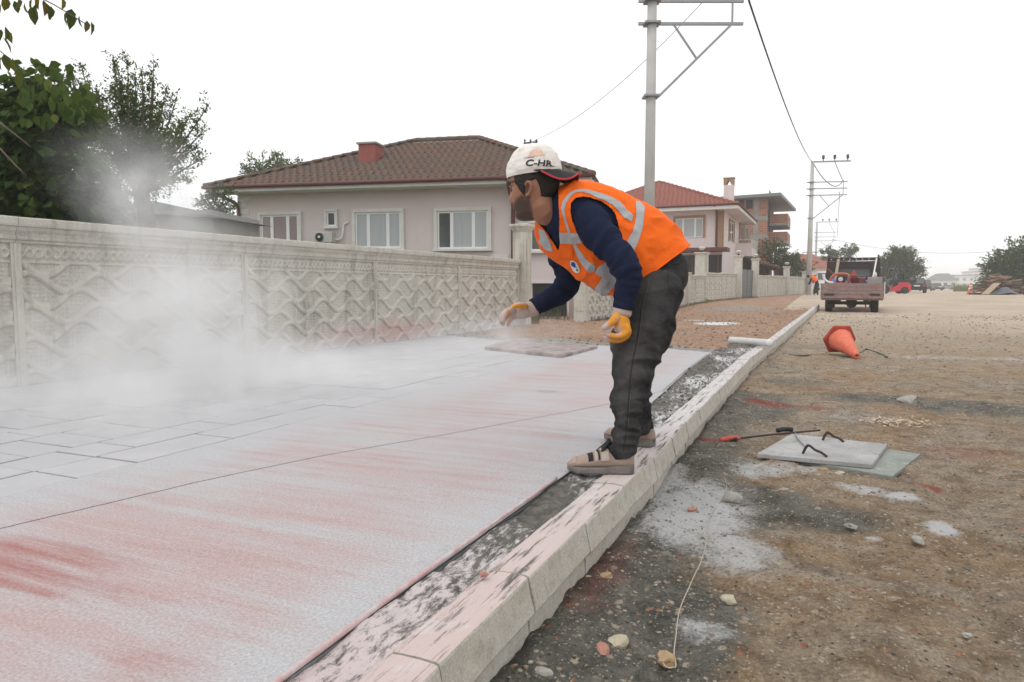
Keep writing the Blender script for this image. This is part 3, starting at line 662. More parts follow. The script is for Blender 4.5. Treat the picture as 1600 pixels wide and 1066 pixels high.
t = NT('black_jeans'); n1 = t.noise(5, 7, .7); tw = t.noise(1, 2, .5, t.mapping((900, 900, 420)))
col = t.mix(t.ramp(n1, [(.36, 0.), (.68, 1.)]), (0.015, 0.015, 0.017), (0.072, 0.070, 0.069)); col = t.mix(.5, col, t.ramp(tw, [(.3, .2), (.7, .8)]), 'OVERLAY'); col = t.mix(t.ramp(t.noise(11, 8, .8), [(.66, 0.), (.80, .42)]), col, (0.34, 0.32, 0.31))
col = t.mix(t.attr('wear_highlight'), col, (0.15, 0.142, 0.138))
M_JEANS = t.done(col, .9, t.bump(tw, .3, .0012, t.bump(t.noise(22, 6, .62, dist=.9), .85, .016)), spec=.12)
M_STITCH = plain('jeans_thread', (0.12, 0.095, 0.075), .8)
t = NT('glove_orange'); n1 = t.noise(26, 6, .7); col = t.mix(n1, (0.66, 0.25, 0.028), (0.72, 0.33, 0.05)); col = t.mix(t.ramp(t.math('ADD', t.attr('dust'), t.math('MULTIPLY', t.math('SUBTRACT', t.noise(40, 7, .75), .5), 1.3)), [(.30, 0.), (.62, .92)]), col, (0.50, 0.43, 0.42))
M_GLOVE = t.done(col, .85, t.bump(t.noise(300, 3), .35, .002, t.bump(n1, .5, .006)), spec=.15)
M_CUFF = fabric('glove_cuff', (0.40, 0.31, 0.255), (0.47, 0.39, 0.34), 300)
M_SHOE = fabric('shoe_suede', (0.33, 0.245, 0.195), (0.42, 0.335, 0.285), 700, (0.52, 0.48, 0.46)); M_SOLE = weathered('shoe_sole', (0.15, 0.135, 0.12), (0.22, 0.20, 0.185), 20, .9, .5, 120, .002); M_STRAP = fabric('shoe_strap', (0.42, 0.345, 0.295), (0.50, 0.43, 0.385), 700); M_SOCK = fabric('shoe_collar', (0.022, 0.022, 0.025), (0.04, 0.04, 0.043), 500)

WK = thing('person', 'worker in orange vest and white cap bending on the kerb to throw powder', 'person', (-.9, 3.2, .2))
VIEW = FWD / np.linalg.norm(FWD)

# ---- torso surface S(s, phi), stations from hem to neck, silhouettes read off the photograph
BACK = [(1072, 388), (1050, 353), (1014, 327), (977, 308), (944, 297), (916, 291.5), (894, 290), (876, 297)]
FRONT = [(963, 464), (932, 453), (904, 434), (884, 415), (863, 399), (847, 384), (839, 363), (838, 341)]
DEP = [3.31, 3.29, 3.27, 3.26, 3.25, 3.24, 3.22, 3.2]; HW = [.185, .190, .197, .205, .213, .212, .185, .12]; TW = [12, 14, 17, 20, 22, 22, 20, 18]
def torso(s, phi, off=0.0):
    """s in 0..7, arrays; phi=0 back, pi/2 near side, pi front"""
    s = np.asarray(s, float); k = np.arange(8)
    ip = lambda a: np.interp(s, k, a)
    bx, by = ip([p[0] for p in BACK]), ip([p[1] for p in BACK]); fx, fy = ip([p[0] for p in FRONT]), ip([p[1] for p in FRONT]); d = ip(DEP); hw = ip(HW); tw = np.radians(ip(TW))
    cx, cy = (bx + fx) / 2, (by + fy) / 2
    c = CAMP + (FWD + RGT * ((cx - CX) / F_PX)[..., None] - UPV * ((cy - CY) / F_PX)[..., None]) * d[..., None]
    nx, ny = (bx - fx), (by - fy); L = np.hypot(nx, ny); T = L / 2 / F_PX * d
    n = (RGT * (nx / L)[..., None] - UPV * (ny / L)[..., None]); hn = np.sqrt(np.maximum(T ** 2 - (hw * np.sin(tw)) ** 2, (.55 * T) ** 2)) / np.cos(tw)
    Wn = -FWD * np.cos(tw)[..., None] + n * np.sin(tw)[..., None]; Nn = n * np.cos(tw)[..., None] + FWD * np.sin(tw)[..., None]
    p = 2.35; ca, sa = np.cos(phi), np.sin(phi); ca = np.sign(ca) * np.abs(ca) ** (2 / p); sa = np.sign(sa) * np.abs(sa) ** (2 / p)
    return c + Nn * ((hn + off) * ca)[..., None] + Wn * ((hw + off) * sa)[..., None]

# ---- skeleton chains (pixel, pixel, metres from the lens)
ARM_N = chain((912, 336, 3.12), (928, 354, 3.05), (944, 374, 3.02), (961, 395, 2.99), (976, 415, 2.975), (982, 432, 2.97), (980, 453, 2.975), (975, 478, 2.985))
ARM_F = chain((874, 356, 3.46), (876, 384, 3.50), (882, 412, 3.53), (888, 436, 3.54), (880, 452, 3.54), (862, 465, 3.52), (836, 479, 3.5))
LEG_N = chain((1036, 428, 3.20), (1028, 450, 3.18), (1019, 478, 3.165), (1007, 507, 3.15), (996, 537, 3.13), (989, 567, 3.12), (984, 600, 3.11), (980, 635, 3.09), (977, 668, 3.075), (974, 692, 3.06), (975, 714, 3.055))
LEG_F = chain((1030, 415, 3.42), (1022, 470, 3.45), (1008, 530, 3.48), (999, 580, 3.51), (998, 630, 3.54), (999, 660, 3.555), (1001, 682, 3.56))

# ---- head
HK = 1.13; HO = AT(834, 297, 3.12)
yawh = R(19); pit = R(4)
Lh = -RGT                                                   # image left, horizontal
FH = np.array([FWD[0], FWD[1], 0]); FH /= np.linalg.norm(FH)
hf = Lh * math.cos(yawh) + FH * math.sin(yawh); hf = hf * math.cos(pit) + np.array([0, 0, -1.]) * math.sin(pit)
hl = np.cross(np.array([0, 0, 1.]), hf); hl /= np.linalg.norm(hl); hu = np.cross(hf, hl)
def hw_(p):
    p = np.asarray(p, float); return HO + HK * (p[..., 0:1] * hf + p[..., 1:2] * hl + p[..., 2:3] * hu)
def hloc(V): D = (V - HO) / HK; return np.stack([D @ hf, D @ hl, D @ hu], -1)
def I(tab, z): a = np.array(tab, float); return np.interp(z, a[:, 0], a[:, 1])
HFR = [(-.117, .050), (-.112, .070), (-.102, .080), (-.090, .081), (-.078, .077), (-.068, .085), (-.060, .085), (-.056, .088), (-.047, .085), (-.03, .086), (0, .088), (.014, .086), (.028, .094), (.05, .094), (.08, .082), (.10, .058), (.112, .02)]
HBK = [(-.117, -.03), (-.10, .0), (-.08, .02), (-.06, .045), (-.03, .078), (0, .096), (.03, .103), (.06, .098), (.09, .075), (.112, .02)]
HWD = [(-.117, .022), (-.108, .038), (-.09, .051), (-.06, .062), (-.03, .068), (0, .073), (.03, .0765), (.06, .074), (.09, .055), (.112, .02)]
HNO = [(-.05, 0), (-.042, .008), (-.034, .018), (-.028, .021), (-.020, .018), (0, .010), (.014, .006), (.03, 0)]
def head_pt(z, th, off=0.0):
    fr, bk, wd, no = I(HFR, z), I(HBK, z), I(HWD, z), I(HNO, z); c, s = np.cos(th), np.sin(th)
    x = np.where(c > 0, fr * np.sign(c) * np.abs(c) ** .9, bk * c); y = wd * np.sign(s) * np.abs(s) ** .88
    nb = no * np.exp(-(th / (.15 + .05 * (z < -.015))) ** 2); a = np.abs(th)
    sock = -.010 * np.exp(-((a - .43) / .17) ** 2 - ((z - .010) / .012) ** 2); chk = .004 * np.exp(-((a - .75) / .3) ** 2 - ((z + .018) / .02) ** 2); hollow = -.004 * np.exp(-((a - 1.0) / .3) ** 2 - ((z + .06) / .02) ** 2)
    k = 1 + (nb + sock + chk + hollow + off) / np.maximum(np.hypot(x, y), .02)
    return np.stack([x * k, y * k, z + 0 * x], -1)
zs = np.concatenate([np.linspace(-.117, .1, 70), [.106, .110, .112]]); th = np.linspace(-np.pi, np.pi, 96, endpoint=False)
Z, TH = np.meshgrid(zs, th, indexing='ij')
head = MB().loft(hw_(head_pt(Z, TH)))
ears = []
for sg in (1, -1):
    e = MB().tube(hw_(np.array([(.009, sg * .070, -.024), (.007, sg * .076, -.030), (-.002, sg * .079, -.029), (-.012, sg * .083, -.012), (-.017, sg * .085, .006), (-.012, sg * .085, .017), (0, sg * .082, .021), (.010, sg * .076, .014), (.010, sg * .072, .004)])), np.array([.0045, .006, .006, .005, .005, .005, .005, .0045, .004]) * HK, 10)
    f_ = MB(); an = np.linspace(0, 2 * np.pi, 18, endpoint=False)
    f_.loft([hw_(np.stack([.012 * r * np.cos(an) - .003, np.full(18, sg * y), .020 * r * np.sin(an) - .004], -1)) for r, y in ((.2, .062), (1, .064), (1, .071), (.75, .074), (.2, .070))])
    ears += [e, f_]
neck = limb(np.array([hw_(np.array([-.012, 0, -.01])), hw_(np.array([-.03, 0, -.08])), AT(874, 336, 3.21), AT(890, 345, 3.24)]), [.062, .060, .064, .075], 14, 20)
body_parts = [head, neck] + ears
S_, P_ = np.meshgrid(np.linspace(0, 6.6, 20), np.linspace(0, 2 * np.pi, 40, endpoint=False), indexing='ij')
body_parts.append(MB().loft(torso(S_, P_, -.035)))
body_parts += [limb(ARM_N, [.055, .05, .047, .042, .038, .034, .031, .029], 24, 14), limb(ARM_F, [.055, .05, .045, .04, .036, .032, .029], 24, 14), limb(LEG_N, [.10, .095, .085, .06, .05, .04], 24, 16), limb(LEG_F, [.10, .095, .085, .06, .05, .04], 24, 16)]
body_parts.append(limb(chain((1040, 392, 3.31), (1030, 430, 3.31)), [.10, .11], 8, 20))
body = remesh(body_parts, .0046, 2, 'body')
V, N = get_v(body); q = hloc(V); rr = np.hypot(q[:, 0], q[:, 1]); ang = np.abs(np.arctan2(q[:, 1], q[:, 0])); inh = (q[:, 2] > -.135) & (rr < .12)
beard = inh * np.clip(sstep(-.020, -.055, q[:, 2] + .018 * np.cos(ang * 2.2) * (ang < 1.2)) * sstep(1.9, 1.45, ang) * sstep(-.030, .012, q[:, 0] + .012 * vn3(V[:, 0] * 160, V[:, 1] * 160, V[:, 2] * 160, 3)), 0, 1); beard = np.maximum(beard, inh * np.exp(-((q[:, 2] + .046) / .006) ** 2) * (ang < .42) * .9)
beard = np.maximum(beard, inh * sstep(.028, .008, np.abs(q[:, 0] - .012)) * (ang > .9) * (q[:, 2] < .03) * (q[:, 2] > -.09) * .75 * (np.abs(q[:, 1]) < .0765)); beard *= 1 - inh * (np.exp(-((q[:, 2] + .0615) / .005) ** 2) * (ang < .3))
fattr(body, 'beard', np.clip(beard, 0, 1)); fattr(body, 'brow', inh * np.exp(-((q[:, 2] - .029 - .004 * np.cos((ang - .5) * 4)) / .0052) ** 2) * (ang > .12) * (ang < .85) * .95); fattr(body, 'lip', inh * np.exp(-((q[:, 2] + .061) / .006) ** 2) * (ang < .3) * .8)
body = link('body', body, M_SKIN, WK)
t = NT('eyeball'); pz = t.attr('iris'); M_EYE = t.done(t.mix(pz, (.36, .31, .28), (.012, .008, .006)), .12, spec=.6)
for sg in (1, -1):
    c = hw_(np.array([.0705, sg * .032, .010])); me = MB().lathe([(.0120 * HK * math.sin(a), -.0120 * HK * math.cos(a)) for a in np.linspace(.05, math.pi - .05, 12)], 18, c).mesh('eye', True, True); V, _ = get_v(me); d = (V - c) @ (hf + .15 * hl * sg); fattr(me, 'iris', sstep(.0085 * HK, .0095 * HK, d)); link('eye', me, M_EYE, WK)
    MB().tube(hw_(np.array([(.083, sg * .020, .0145), (.087, sg * .028, .0195), (.085, sg * .038, .019), (.078, sg * .045, .012)])), .0036, 8).build('eyelid', M_SKIN, WK, True)
    MB().tube(hw_(np.array([(.084, sg * .020, .004), (.0855, sg * .029, .0005), (.082, sg * .039, .002), (.077, sg * .045, .009)])), .0030, 8).build('eyelid', M_SKIN, WK, True)
    MB().tube(hw_(np.array([(.0955, sg * .012, .026), (.0945, sg * .024, .0315), (.088, sg * .037, .033), (.078, sg * .048, .028)])), [.0026, .0036, .0034, .0018], 8).build('eyebrow', M_HAIR, WK, True)
# hair: close-cropped sides and nape below the cap
zz = np.linspace(-.075, .075, 50); tt_ = np.linspace(1.02, 2 * np.pi - 1.02, 90); Z, TH = np.meshgrid(zz, tt_, indexing='ij'); TH2 = np.where(TH > np.pi, TH - 2 * np.pi, TH); A = np.abs(TH2)
low = np.interp(A, [1.0, 1.22, 1.4, 1.5, 1.9, 2.2, 3.2], [.02, -.010, -.028, .012, .030, -.035, -.070]); zc = low + (0.085 - low) * (Z + .075) / .15
nrm = fbm(np.cos(TH) * 20, np.sin(TH) * 20, zc * 160, oct=2, seed=4)
hv = hw_(head_pt(zc, TH2, .004 + .0016 * nrm * sstep(0, .02, zc - low) - .004 * (1 - sstep(0.0, .008, zc - low))))
MB().grid(hv).build('hair', M_HAIR, body, True)
# cap, worn back to front
capP = [(.052, .107, .109, .086), (.066, .112, .112, .089), (.084, .110, .110, .089), (.108, .102, .104, .085), (.132, .090, .095, .078), (.153, .074, .080, .066), (.168, .052, .060, .048), (.175, .028, .034, .026), (.177, .004, .004, .003)]
def cap_pt(z, th, off=0.0):
    a = np.array(capP); f = np.interp(z, a[:, 0], a[:, 1]); b = np.interp(z, a[:, 0], a[:, 2]); w_ = np.interp(z, a[:, 0], a[:, 3]); c, s = np.cos(th), np.sin(th)
    seam = -.0018 * np.exp(-(np.abs(np.mod(th / (np.pi / 3) + .5, 1) - .5) / .035) ** 2) * (z > .068); wr = .0055 * fbm(c * 3, s * 3, z * 38, oct=3, seed=12)
    x = np.where(c > 0, f, b) * c; y = w_ * s; r = np.hypot(x, y); k = 1 + (seam + wr + off) / np.maximum(r, .012)
    return np.stack([x * k - .006, y * k, z - .05 * (x < 99) * 0 + .012 * np.minimum(c, 0) ** 2 * (z < .07)], -1)
zs = np.concatenate([np.linspace(.052, .171, 48), [.1735, .176, .177]]); th = np.linspace(-np.pi, np.pi, 120, endpoint=False); Z, TH = np.meshgrid(zs, th, indexing='ij')
cap = MB().loft(hw_(cap_pt(Z, TH)), caps=False).build('cap', M_CAP, body, True); sm = cap.modifiers.new('s', 'SOLIDIFY'); sm.thickness = .003; sm.offset = -1
cap.parent = WK; cap.matrix_parent_inverse = Matrix.Translation(-Vector(WK.location))
MB().lathe([(.001, 0), (.008, 0), (.0085, .003), (.004, .0065), (.001, .007)], 12).build('cap_button', M_CAP, cap, True).matrix_parent_inverse = Matrix.Translation(Vector(hw_(np.array([-.006, 0, .1765]))))
ph = np.linspace(-1.36, 1.36, 50); ex = np.linspace(0, 1, 14); PH, EX = np.meshgrid(ph, ex, indexing='ij')
def bill_pt(PH, EX, dz=0.0):
    x0 = -.110 * np.cos(PH) - .006; y0 = .088 * np.sin(PH); ext = .066 * np.cos(PH * .98) ** .5 * EX
    drop = -.006 - .30 * ext - .030 * np.sin(np.pi * np.clip(np.abs(PH) / 1.36, 0, 1) ** 1.3) * EX
    return np.stack([x0 - ext, y0 * (1 + .04 * EX), .068 + drop + dz + .0 * x0], -1)
bl = MB().grid(hw_(bill_pt(PH, EX))).build('visor', M_BILL, cap, True); sm = bl.modifiers.new('s', 'SOLIDIFY'); sm.thickness = .004
MB().tube(hw_(bill_pt(ph, np.ones(50))), .0042, 8).build('visor_piping', M_RED, cap, True)
# cap lettering, wrapped on the cloth
cu = bpy.data.curves.new('lettering', 'FONT'); cu.body = 'C-HR'; cu.size = 1.0; cu.extrude = 0.0; cu.shear = .25; cu.offset = .028; cu.resolution_u = 3
to = bpy.data.objects.new('tmp', cu); COL.objects.link(to); bpy.context.view_layer.update(); tm = bpy.data.meshes.new_from_object(to.evaluated_get(bpy.context.evaluated_depsgraph_get())); bpy.data.objects.remove(to)
bm = bmesh.new(); bm.from_mesh(tm); bmesh.ops.triangulate(bm, faces=bm.faces); bmesh.ops.subdivide_edges(bm, edges=[e for e in bm.edges if e.calc_length() > .12], cuts=3); bm.to_mesh(tm); bm.free()
V, _ = get_v(tm); wtx = V[:, 0].max()
def on_cap(V, th0, th1, z0, zs_): return hw_(cap_pt(z0 + V[:, 1] * zs_ - .004 * V[:, 0], th0 + (th1 - th0) * V[:, 0] / wtx, .0022))
set_v(tm, on_cap(V, 1.50, 2.46, .079, .034)); link('lettering', tm, M_LET, cap)
ring = [(0, .0), (.9, .0), (.9, .10), (0, .10)]; uu = np.linspace(0, 1.0, 12)
MB().grid(hw_(np.stack([cap_pt(np.full(12, zz_), 1.46 + .40 * uu, .0022) for zz_ in (.108, .1105)], 0))).build('cap_print', plain('cap_print_red', (.45, .16, .16), .8), cap)
pu = np.linspace(0, 1, 8)[:, None]; pv_ = np.linspace(0, 1, 8)[None, :]
MB().grid(hw_(cap_pt(.113 + .026 * pu + 0 * pv_, 1.75 + .42 * pv_ + 0 * pu - .25 * (1 - pu) * (.5 - pv_), .0018))).build('cap_print', plain('cap_print_peach', (.72, .50, .40), .85), cap)

# ---- sweater
S_, P_ = np.meshgrid(np.linspace(.35, 6.9, 40), np.linspace(0, 2 * np.pi, 60, endpoint=False), indexing='ij')
SL_N = [.082, .080, .074, .067, .062, .058, .052, .049]; SL_F = [.085, .078, .070, .064, .060, .053, .045]
collar = limb(chain((853, 314, 3.155), (859, 321, 3.17), (876, 338, 3.215), (892, 352, 3.25)), [.073, .076, .098, .12], 14, 24, round_ends=False)
sw = remesh([MB().loft(torso(S_, P_, -.012)), limb(ARM_N, SL_N, 40, 24), limb(ARM_F, SL_F, 40, 24), collar], .0062, 4, 'sweater')
folds(sw, ARM_N, .0075, 30, .12, .38, 5, (.3, 0, .6)); folds(sw, ARM_F, .0075, 30, .10, .36, 9, (.3, 0, .6)); folds(sw, ARM_N, .004, 46, .30, .52, 15)
V, N = get_v(sw); set_v(sw, V + N * (.003 * fbm(V[:, 0] * 14, V[:, 1] * 14, V[:, 2] * 14, oct=3, seed=7))[:, None])
sweater = link('sweater', sw, M_SWEAT, WK)
for A_, r_ in ((ARM_N, .047), (ARM_F, .043)):
    d = A_[-1] - A_[-2]; d /= np.linalg.norm(d); MB().tube(np.array([A_[-1] + d * x for x in (-.022, -.018, .006, .012)]), [r_ * .99, r_ * 1.02, r_ * 1.02, r_ * .97], 24).build('cuff', M_SWEAT, sweater, True)

# ---- jeans
pel = limb(chain((1022, 400, 3.31), (1026, 410, 3.31), (1031, 428, 3.31), (1027, 455, 3.31)), [.105, .125, .130, .105], 14, 28, ry=[.15, .165, .18, .16], up0=-FWD)
RN = [.085, .112, .124, .126, .122, .104, .083, .066, .060, .058, .050]; RF = [.10, .118, .112, .088, .064, .056, .052]
jm = remesh([pel, limb(LEG_N, RN, 44, 28), limb(LEG_F, RF, 40, 24)], .0068, 4, 'jeans')
folds(jm, LEG_N, .013, 18, .34, .62, 21, (.9, 0, .0)); folds(jm, LEG_N, .016, 30, .66, .88, 23, (.3, 0, 0)); folds(jm, LEG_F, .009, 30, .60, .85, 25); folds(jm, LEG_N, .010, 11, .05, .34, 27, (1.6, 0, .3))
V, N = get_v(jm); V = V + N * (.004 * fbm(V[:, 0] * 10, V[:, 1] * 10, V[:, 2] * 10, oct=3, seed=17))[:, None]; set_v(jm, V)
px = PROJ(V); front = sstep(0, -18, px[:, 0] - np.interp(px[:, 1], [440, 540, 600, 690, 715], [1010, 978, 974, 966, 960])); knee = np.exp(-((px[:, 1] - 560) / 55) ** 2)
fattr(jm, 'wear_highlight', np.clip(.42 * np.exp(-((px[:, 0] - np.interp(px[:, 1], [440, 540, 600, 690], [1028, 990, 978, 972])) / 16) ** 2) * (.35 + .65 * knee), 0, .6))  # faded denim plus a side highlight painted into the colour, strongest at the knee
jeans = link('jeans', jm, M_JEANS, WK)
from mathutils.bvhtree import BVHTree
def bvh_of(me): V, _ = get_v(me); return BVHTree.FromPolygons(V.tolist(), [tuple(p.vertices) for p in me.polygons])
def on_surface(bv, px, py, off=.0015):
    d = ray(px, py); d = d / np.linalg.norm(d); hit = bv.ray_cast(Vector(CAMP), Vector(d)); 
    return None if hit[0] is None else np.array(hit[0]) + np.array(hit[1]) * off
bj = bvh_of(jm)
def seam(pts, r, name, mat, n=60):
    P2 = resample(np.array([(a, b, 0.) for a, b in pts]), n); Q = [on_surface(bj, p[0], p[1], r * .4) for p in P2]; Q = [q_ for q_ in Q if q_ is not None]
    if len(Q) > 3: MB().tube(np.array(Q), r, 6).build(name, mat, jeans, True)
seam([(1012, 442), (1003, 480), (996, 530), (986, 580), (982, 630), (978, 680), (974, 705)], .0030, 'side_seam', M_JEANS)
seam([(1014, 442), (1005, 480), (998, 530), (988, 580), (984, 630), (980, 680), (976, 705)], .0008, 'stitching', M_STITCH, 90)
seam([(1046, 419), (1044, 440), (1047, 452), (1058, 462), (1064, 452), (1071, 425)], .0022, 'back_pocket', M_JEANS, 50)
seam([(1034, 424), (1048, 415), (1062, 411), (1075, 404)], .0026, 'waist_seam', M_JEANS, 40)

# ---- vest with tape, cut out of the torso surface
ns, nphi = 300, 420
S_, P_ = np.meshgrid(np.linspace(0, 7, ns), np.linspace(-np.pi / 2, 1.5 * np.pi, nphi), indexing='ij')
base = torso(S_, P_, 0.0); du = np.gradient(base, axis=0); dv = np.gradient(base, axis=1); NN = np.cross(dv, du); NN /= np.linalg.norm(NN, axis=-1)[..., None] + 1e-9
cen = base.mean(1, keepdims=True); NN *= np.sign(((base - cen) * NN).sum(-1))[..., None]
wr = .007 * fbm(base[..., 0] * 5 + base[..., 2] * 6, base[..., 1] * 6, base[..., 2] * 4, oct=4, seed=33) + .010 * (1 - 2.4 * np.abs(vn3(base[..., 0] * 9 - base[..., 2] * 7, base[..., 1] * 5, base[..., 2] * 9 + base[..., 0] * 5, 37))) * sstep(3.6, 1.2, S_) + .003 * (1 - 2.2 * np.abs(vn3(base[..., 0] * 24, base[..., 1] * 12, base[..., 2] * 24, 38)))
VB = base + NN * (.003 + wr + .006 * sstep(.5, 0, S_))[..., None]
pp = PROJ(VB); vis = (NN * (CAMP - VB)).sum(-1) > 0
Z_ = lambda pts: np.array([(810 + .1877 * x, 280 + .1877 * y) for x, y in pts])
def inpoly(px, py, poly):
    ins = np.zeros(px.shape, bool); n = len(poly)
    for i in range(n):
        x1, y1 = poly[i]; x2, y2 = poly[(i + 1) % n]
        c = ((y1 > py) != (y2 > py)) & (px < (x2 - x1) * (py - y1) / (y2 - y1 + 1e-12) + x1); ins ^= c
    return ins
# mirrored lookups for the side the lens does not see
phs = np.linspace(-np.pi / 2, 1.5 * np.pi, nphi); mir = np.array([int(np.argmin(np.abs(np.angle(np.exp(1j * (phs + p)))))) for p in phs])
def region(polys, mirror=True):
    m = np.zeros(vis.shape, bool)
    for pl in polys: m |= inpoly(pp[..., 0], pp[..., 1], Z_(pl))
    m &= vis
    return m | ((~vis) & m[:, mir]) if mirror else m
ARMH = [(438, 270), (440, 200), (478, 158), (540, 150), (610, 163), (690, 190), (745, 226), (795, 280), (818, 345), (832, 405), (852, 470), (840, 560), (770, 640), (700, 655), (650, 635), (590, 568), (530, 500), (490, 430), (452, 345)]
NECK = [(328, -20), (330, 200), (338, 330), (335, 440), (345, 530), (330, 590), (300, 540), (270, 500), (215, 420), (165, 365), (148, 325), (100, 300), (150, 60)]
TAPE = {'shoulder': [[(350, 250), (358, 200), (388, 150), (430, 108), (480, 84), (540, 80), (620, 95), (700, 118), (780, 148), (850, 188), (895, 240), (962, 300), (945, 368), (872, 328), (820, 265), (780, 222), (720, 190), (650, 162), (590, 133), (530, 114), (470, 120), (432, 152), (403, 200), (388, 240), (395, 290), (410, 360), (440, 440), (475, 520), (510, 580), (550, 640), (600, 690), (652, 712), (640, 772), (588, 782), (540, 730), (500, 670), (470, 600), (440, 520), (410, 450), (385, 370), (360, 290)]],
        'waist': [[(968, 180), (1012, 188), (1056, 232), (1050, 330), (1038, 420), (1008, 510), (965, 610), (900, 760), (815, 880), (740, 960), (690, 975), (625, 925), (678, 842), (692, 820), (628, 782), (660, 728), (720, 690), (800, 640), (880, 540), (940, 440), (962, 360), (974, 290), (970, 220)]],
        'chest': [[(338, 438), (500, 448), (536, 536), (470, 546), (343, 540)], [(163, 400), (215, 420), (270, 520), (300, 610), (225, 590), (168, 528), (182, 490)]]}
cut = region([ARMH]) | region([NECK], False)
cut |= (~vis) & (S_ > 6.3) & (P_ > 2.2) & (P_ < 4.4)
def vest_piece(mask, off, name, mat, parent, thick=.0025):
    fm = mask[:-1, :-1] & mask[1:, :-1] & mask[:-1, 1:] & mask[1:, 1:]
    i, j = np.nonzero(fm); a = i * nphi + j; F = np.stack([a, a + nphi, a + nphi + 1, a + 1], -1); used = np.unique(F); rem = np.full(ns * nphi, -1); rem[used] = np.arange(len(used))
    me = fast_mesh(name, (VB + NN * off).reshape(-1, 3)[used], rem[F]); o = link(name, me, mat, parent)
    sm_ = o.modifiers.new('sm', 'SMOOTH'); sm_.factor = .5; sm_.iterations = 8
    m = o.modifiers.new('s', 'SOLIDIFY'); m.thickness = thick; m.offset = -1 if off < .002 else 1; return o
vest = vest_piece(~cut, 0.0, 'safety_vest', M_VEST, WK, .003)
for nm, pl in TAPE.items(): vest_piece(region(pl, nm != 'chest') & ~cut, .0022, 'reflective_tape', M_TAPE, vest, .0006)
vest_piece(region([[(366, 548), (455, 556), (466, 655), (378, 656)]], False), .0035, 'chest_pocket', M_VEST, vest, .002)
def ell(cx, cy, a, b, rot, n=26): return [(cx + a * math.cos(x) * math.cos(rot) - b * math.sin(x) * math.sin(rot), cy + a * math.cos(x) * math.sin(rot) + b * math.sin(x) * math.cos(rot)) for x in np.linspace(0, 2 * math.pi, n, endpoint=False)]
vest_piece(region([ell(474, 727, 34, 64, R(-32))], False), .0035, 'badge', plain('badge_white', (.72, .72, .72), .6), vest, .001)
vest_piece(region([ell(464, 706, 20, 30, R(-32)), [(440, 700), (500, 730), (496, 742), (436, 712)]], False), .0052, 'badge_emblem', plain('badge_blue', (.02, .05, .22), .6), vest, .0006)
vest_piece(region([ell(494, 752, 13, 17, R(-20))], False), .0052, 'badge_emblem', plain('badge_green', (.03, .20, .05), .6), vest, .0006)

bt = VB[2] + NN[2] * .002; MB().tube(np.concatenate([bt[::3], bt[:1]]), .0034, 6).build('hem_binding', M_VEST, vest, True)
# ---- gloves
def glove(name, wrist, palm, fingers, thumb, dustf, label=None):
    parts = [limb(np.array([AT(*p) for p in palm]), [.034, .044, .047, .042], 12, 18, ry=[.030, .036, .036, .030], up0=None)]
    for f_ in fingers: parts.append(limb(np.array([AT(*p) for p in f_]), [.0155, .0150, .0140, .0122, .0100], 14, 10))
    parts.append(limb(np.array([AT(*p) for p in thumb]), [.020, .0175, .0150, .0120], 12, 10))
    me = remesh(parts, .0030, 3, name); V, N = get_v(me); V += N * (.0016 * fbm(V[:, 0] * 60, V[:, 1] * 60, V[:, 2] * 60, oct=3, seed=3))[:, None]; set_v(me, V); fattr(me, 'dust', dustf(PROJ(V)))
    g = link(name, me, M_GLOVE, WK, label=label)
    w0 = np.array([AT(*p) for p in wrist]); MB().tube(resample(w0, 8), [.037, .039, .040, .0405, .041, .040, .039, .036], 22).build('glove_cuff', M_CUFF, g, True); return g
glove('glove', [(974, 478, 2.985), (971, 494, 2.985)], [(970, 489, 2.985), (970, 500, 2.985), (972, 511, 2.985), (974, 521, 2.985)],
      [[(976, 506, 2.952), (981, 515, 2.948), (973, 524, 2.946), (959, 525, 2.950), (945, 521, 2.960)], [(977, 509, 2.975), (982, 519, 2.974), (972, 529, 2.974), (957, 531, 2.978), (943, 526, 2.985)], [(977, 511, 3.0), (981, 521, 3.002), (970, 531, 3.004), (956, 532, 3.006), (946, 528, 3.008)], [(975, 511, 3.024), (978, 520, 3.030), (967, 529, 3.034), (957, 530, 3.036), (950, 527, 3.036)]],
      [(966, 491, 2.965), (960, 499, 2.945), (952, 507, 2.940), (940, 515, 2.948)], lambda p: np.clip(.30 + .55 * np.exp(-((p[:, 0] - 941) / 9) ** 2) + .3 * np.exp(-((p[:, 1] - 516) / 6) ** 2) * (p[:, 0] < 972) - .3 * (p[:, 0] > 972), 0, 1), 'orange work glove with whitened fingertips')
glove('glove', [(840, 481, 3.5), (824, 484, 3.5)], [(828, 484, 3.5), (818, 487, 3.5), (809, 488, 3.5), (803, 489, 3.5)],
      [[(806, 485, 3.455), (797, 484, 3.45), (790, 490, 3.445), (787, 498, 3.445), (786, 505, 3.45)], [(804, 486, 3.482), (794, 486, 3.478), (786, 492, 3.475), (783, 500, 3.475), (783, 508, 3.475)], [(805, 490, 3.51), (796, 491, 3.51), (789, 497, 3.51), (786, 504, 3.51), (787, 510, 3.508)], [(808, 494, 3.535), (801, 497, 3.538), (796, 502, 3.54), (794, 507, 3.54), (795, 511, 3.538)]],
      [(823, 480, 3.468), (815, 477, 3.44), (806, 478, 3.43), (798, 482, 3.432)], lambda p: np.clip(.78 - .75 * np.exp(-((p[:, 1] - 479) / 3.5) ** 2) * (p[:, 0] > 800) - .4 * np.exp(-((p[:, 0] - 794) / 3.5) ** 2), 0, 1), 'dust-whitened work glove of the throwing hand')

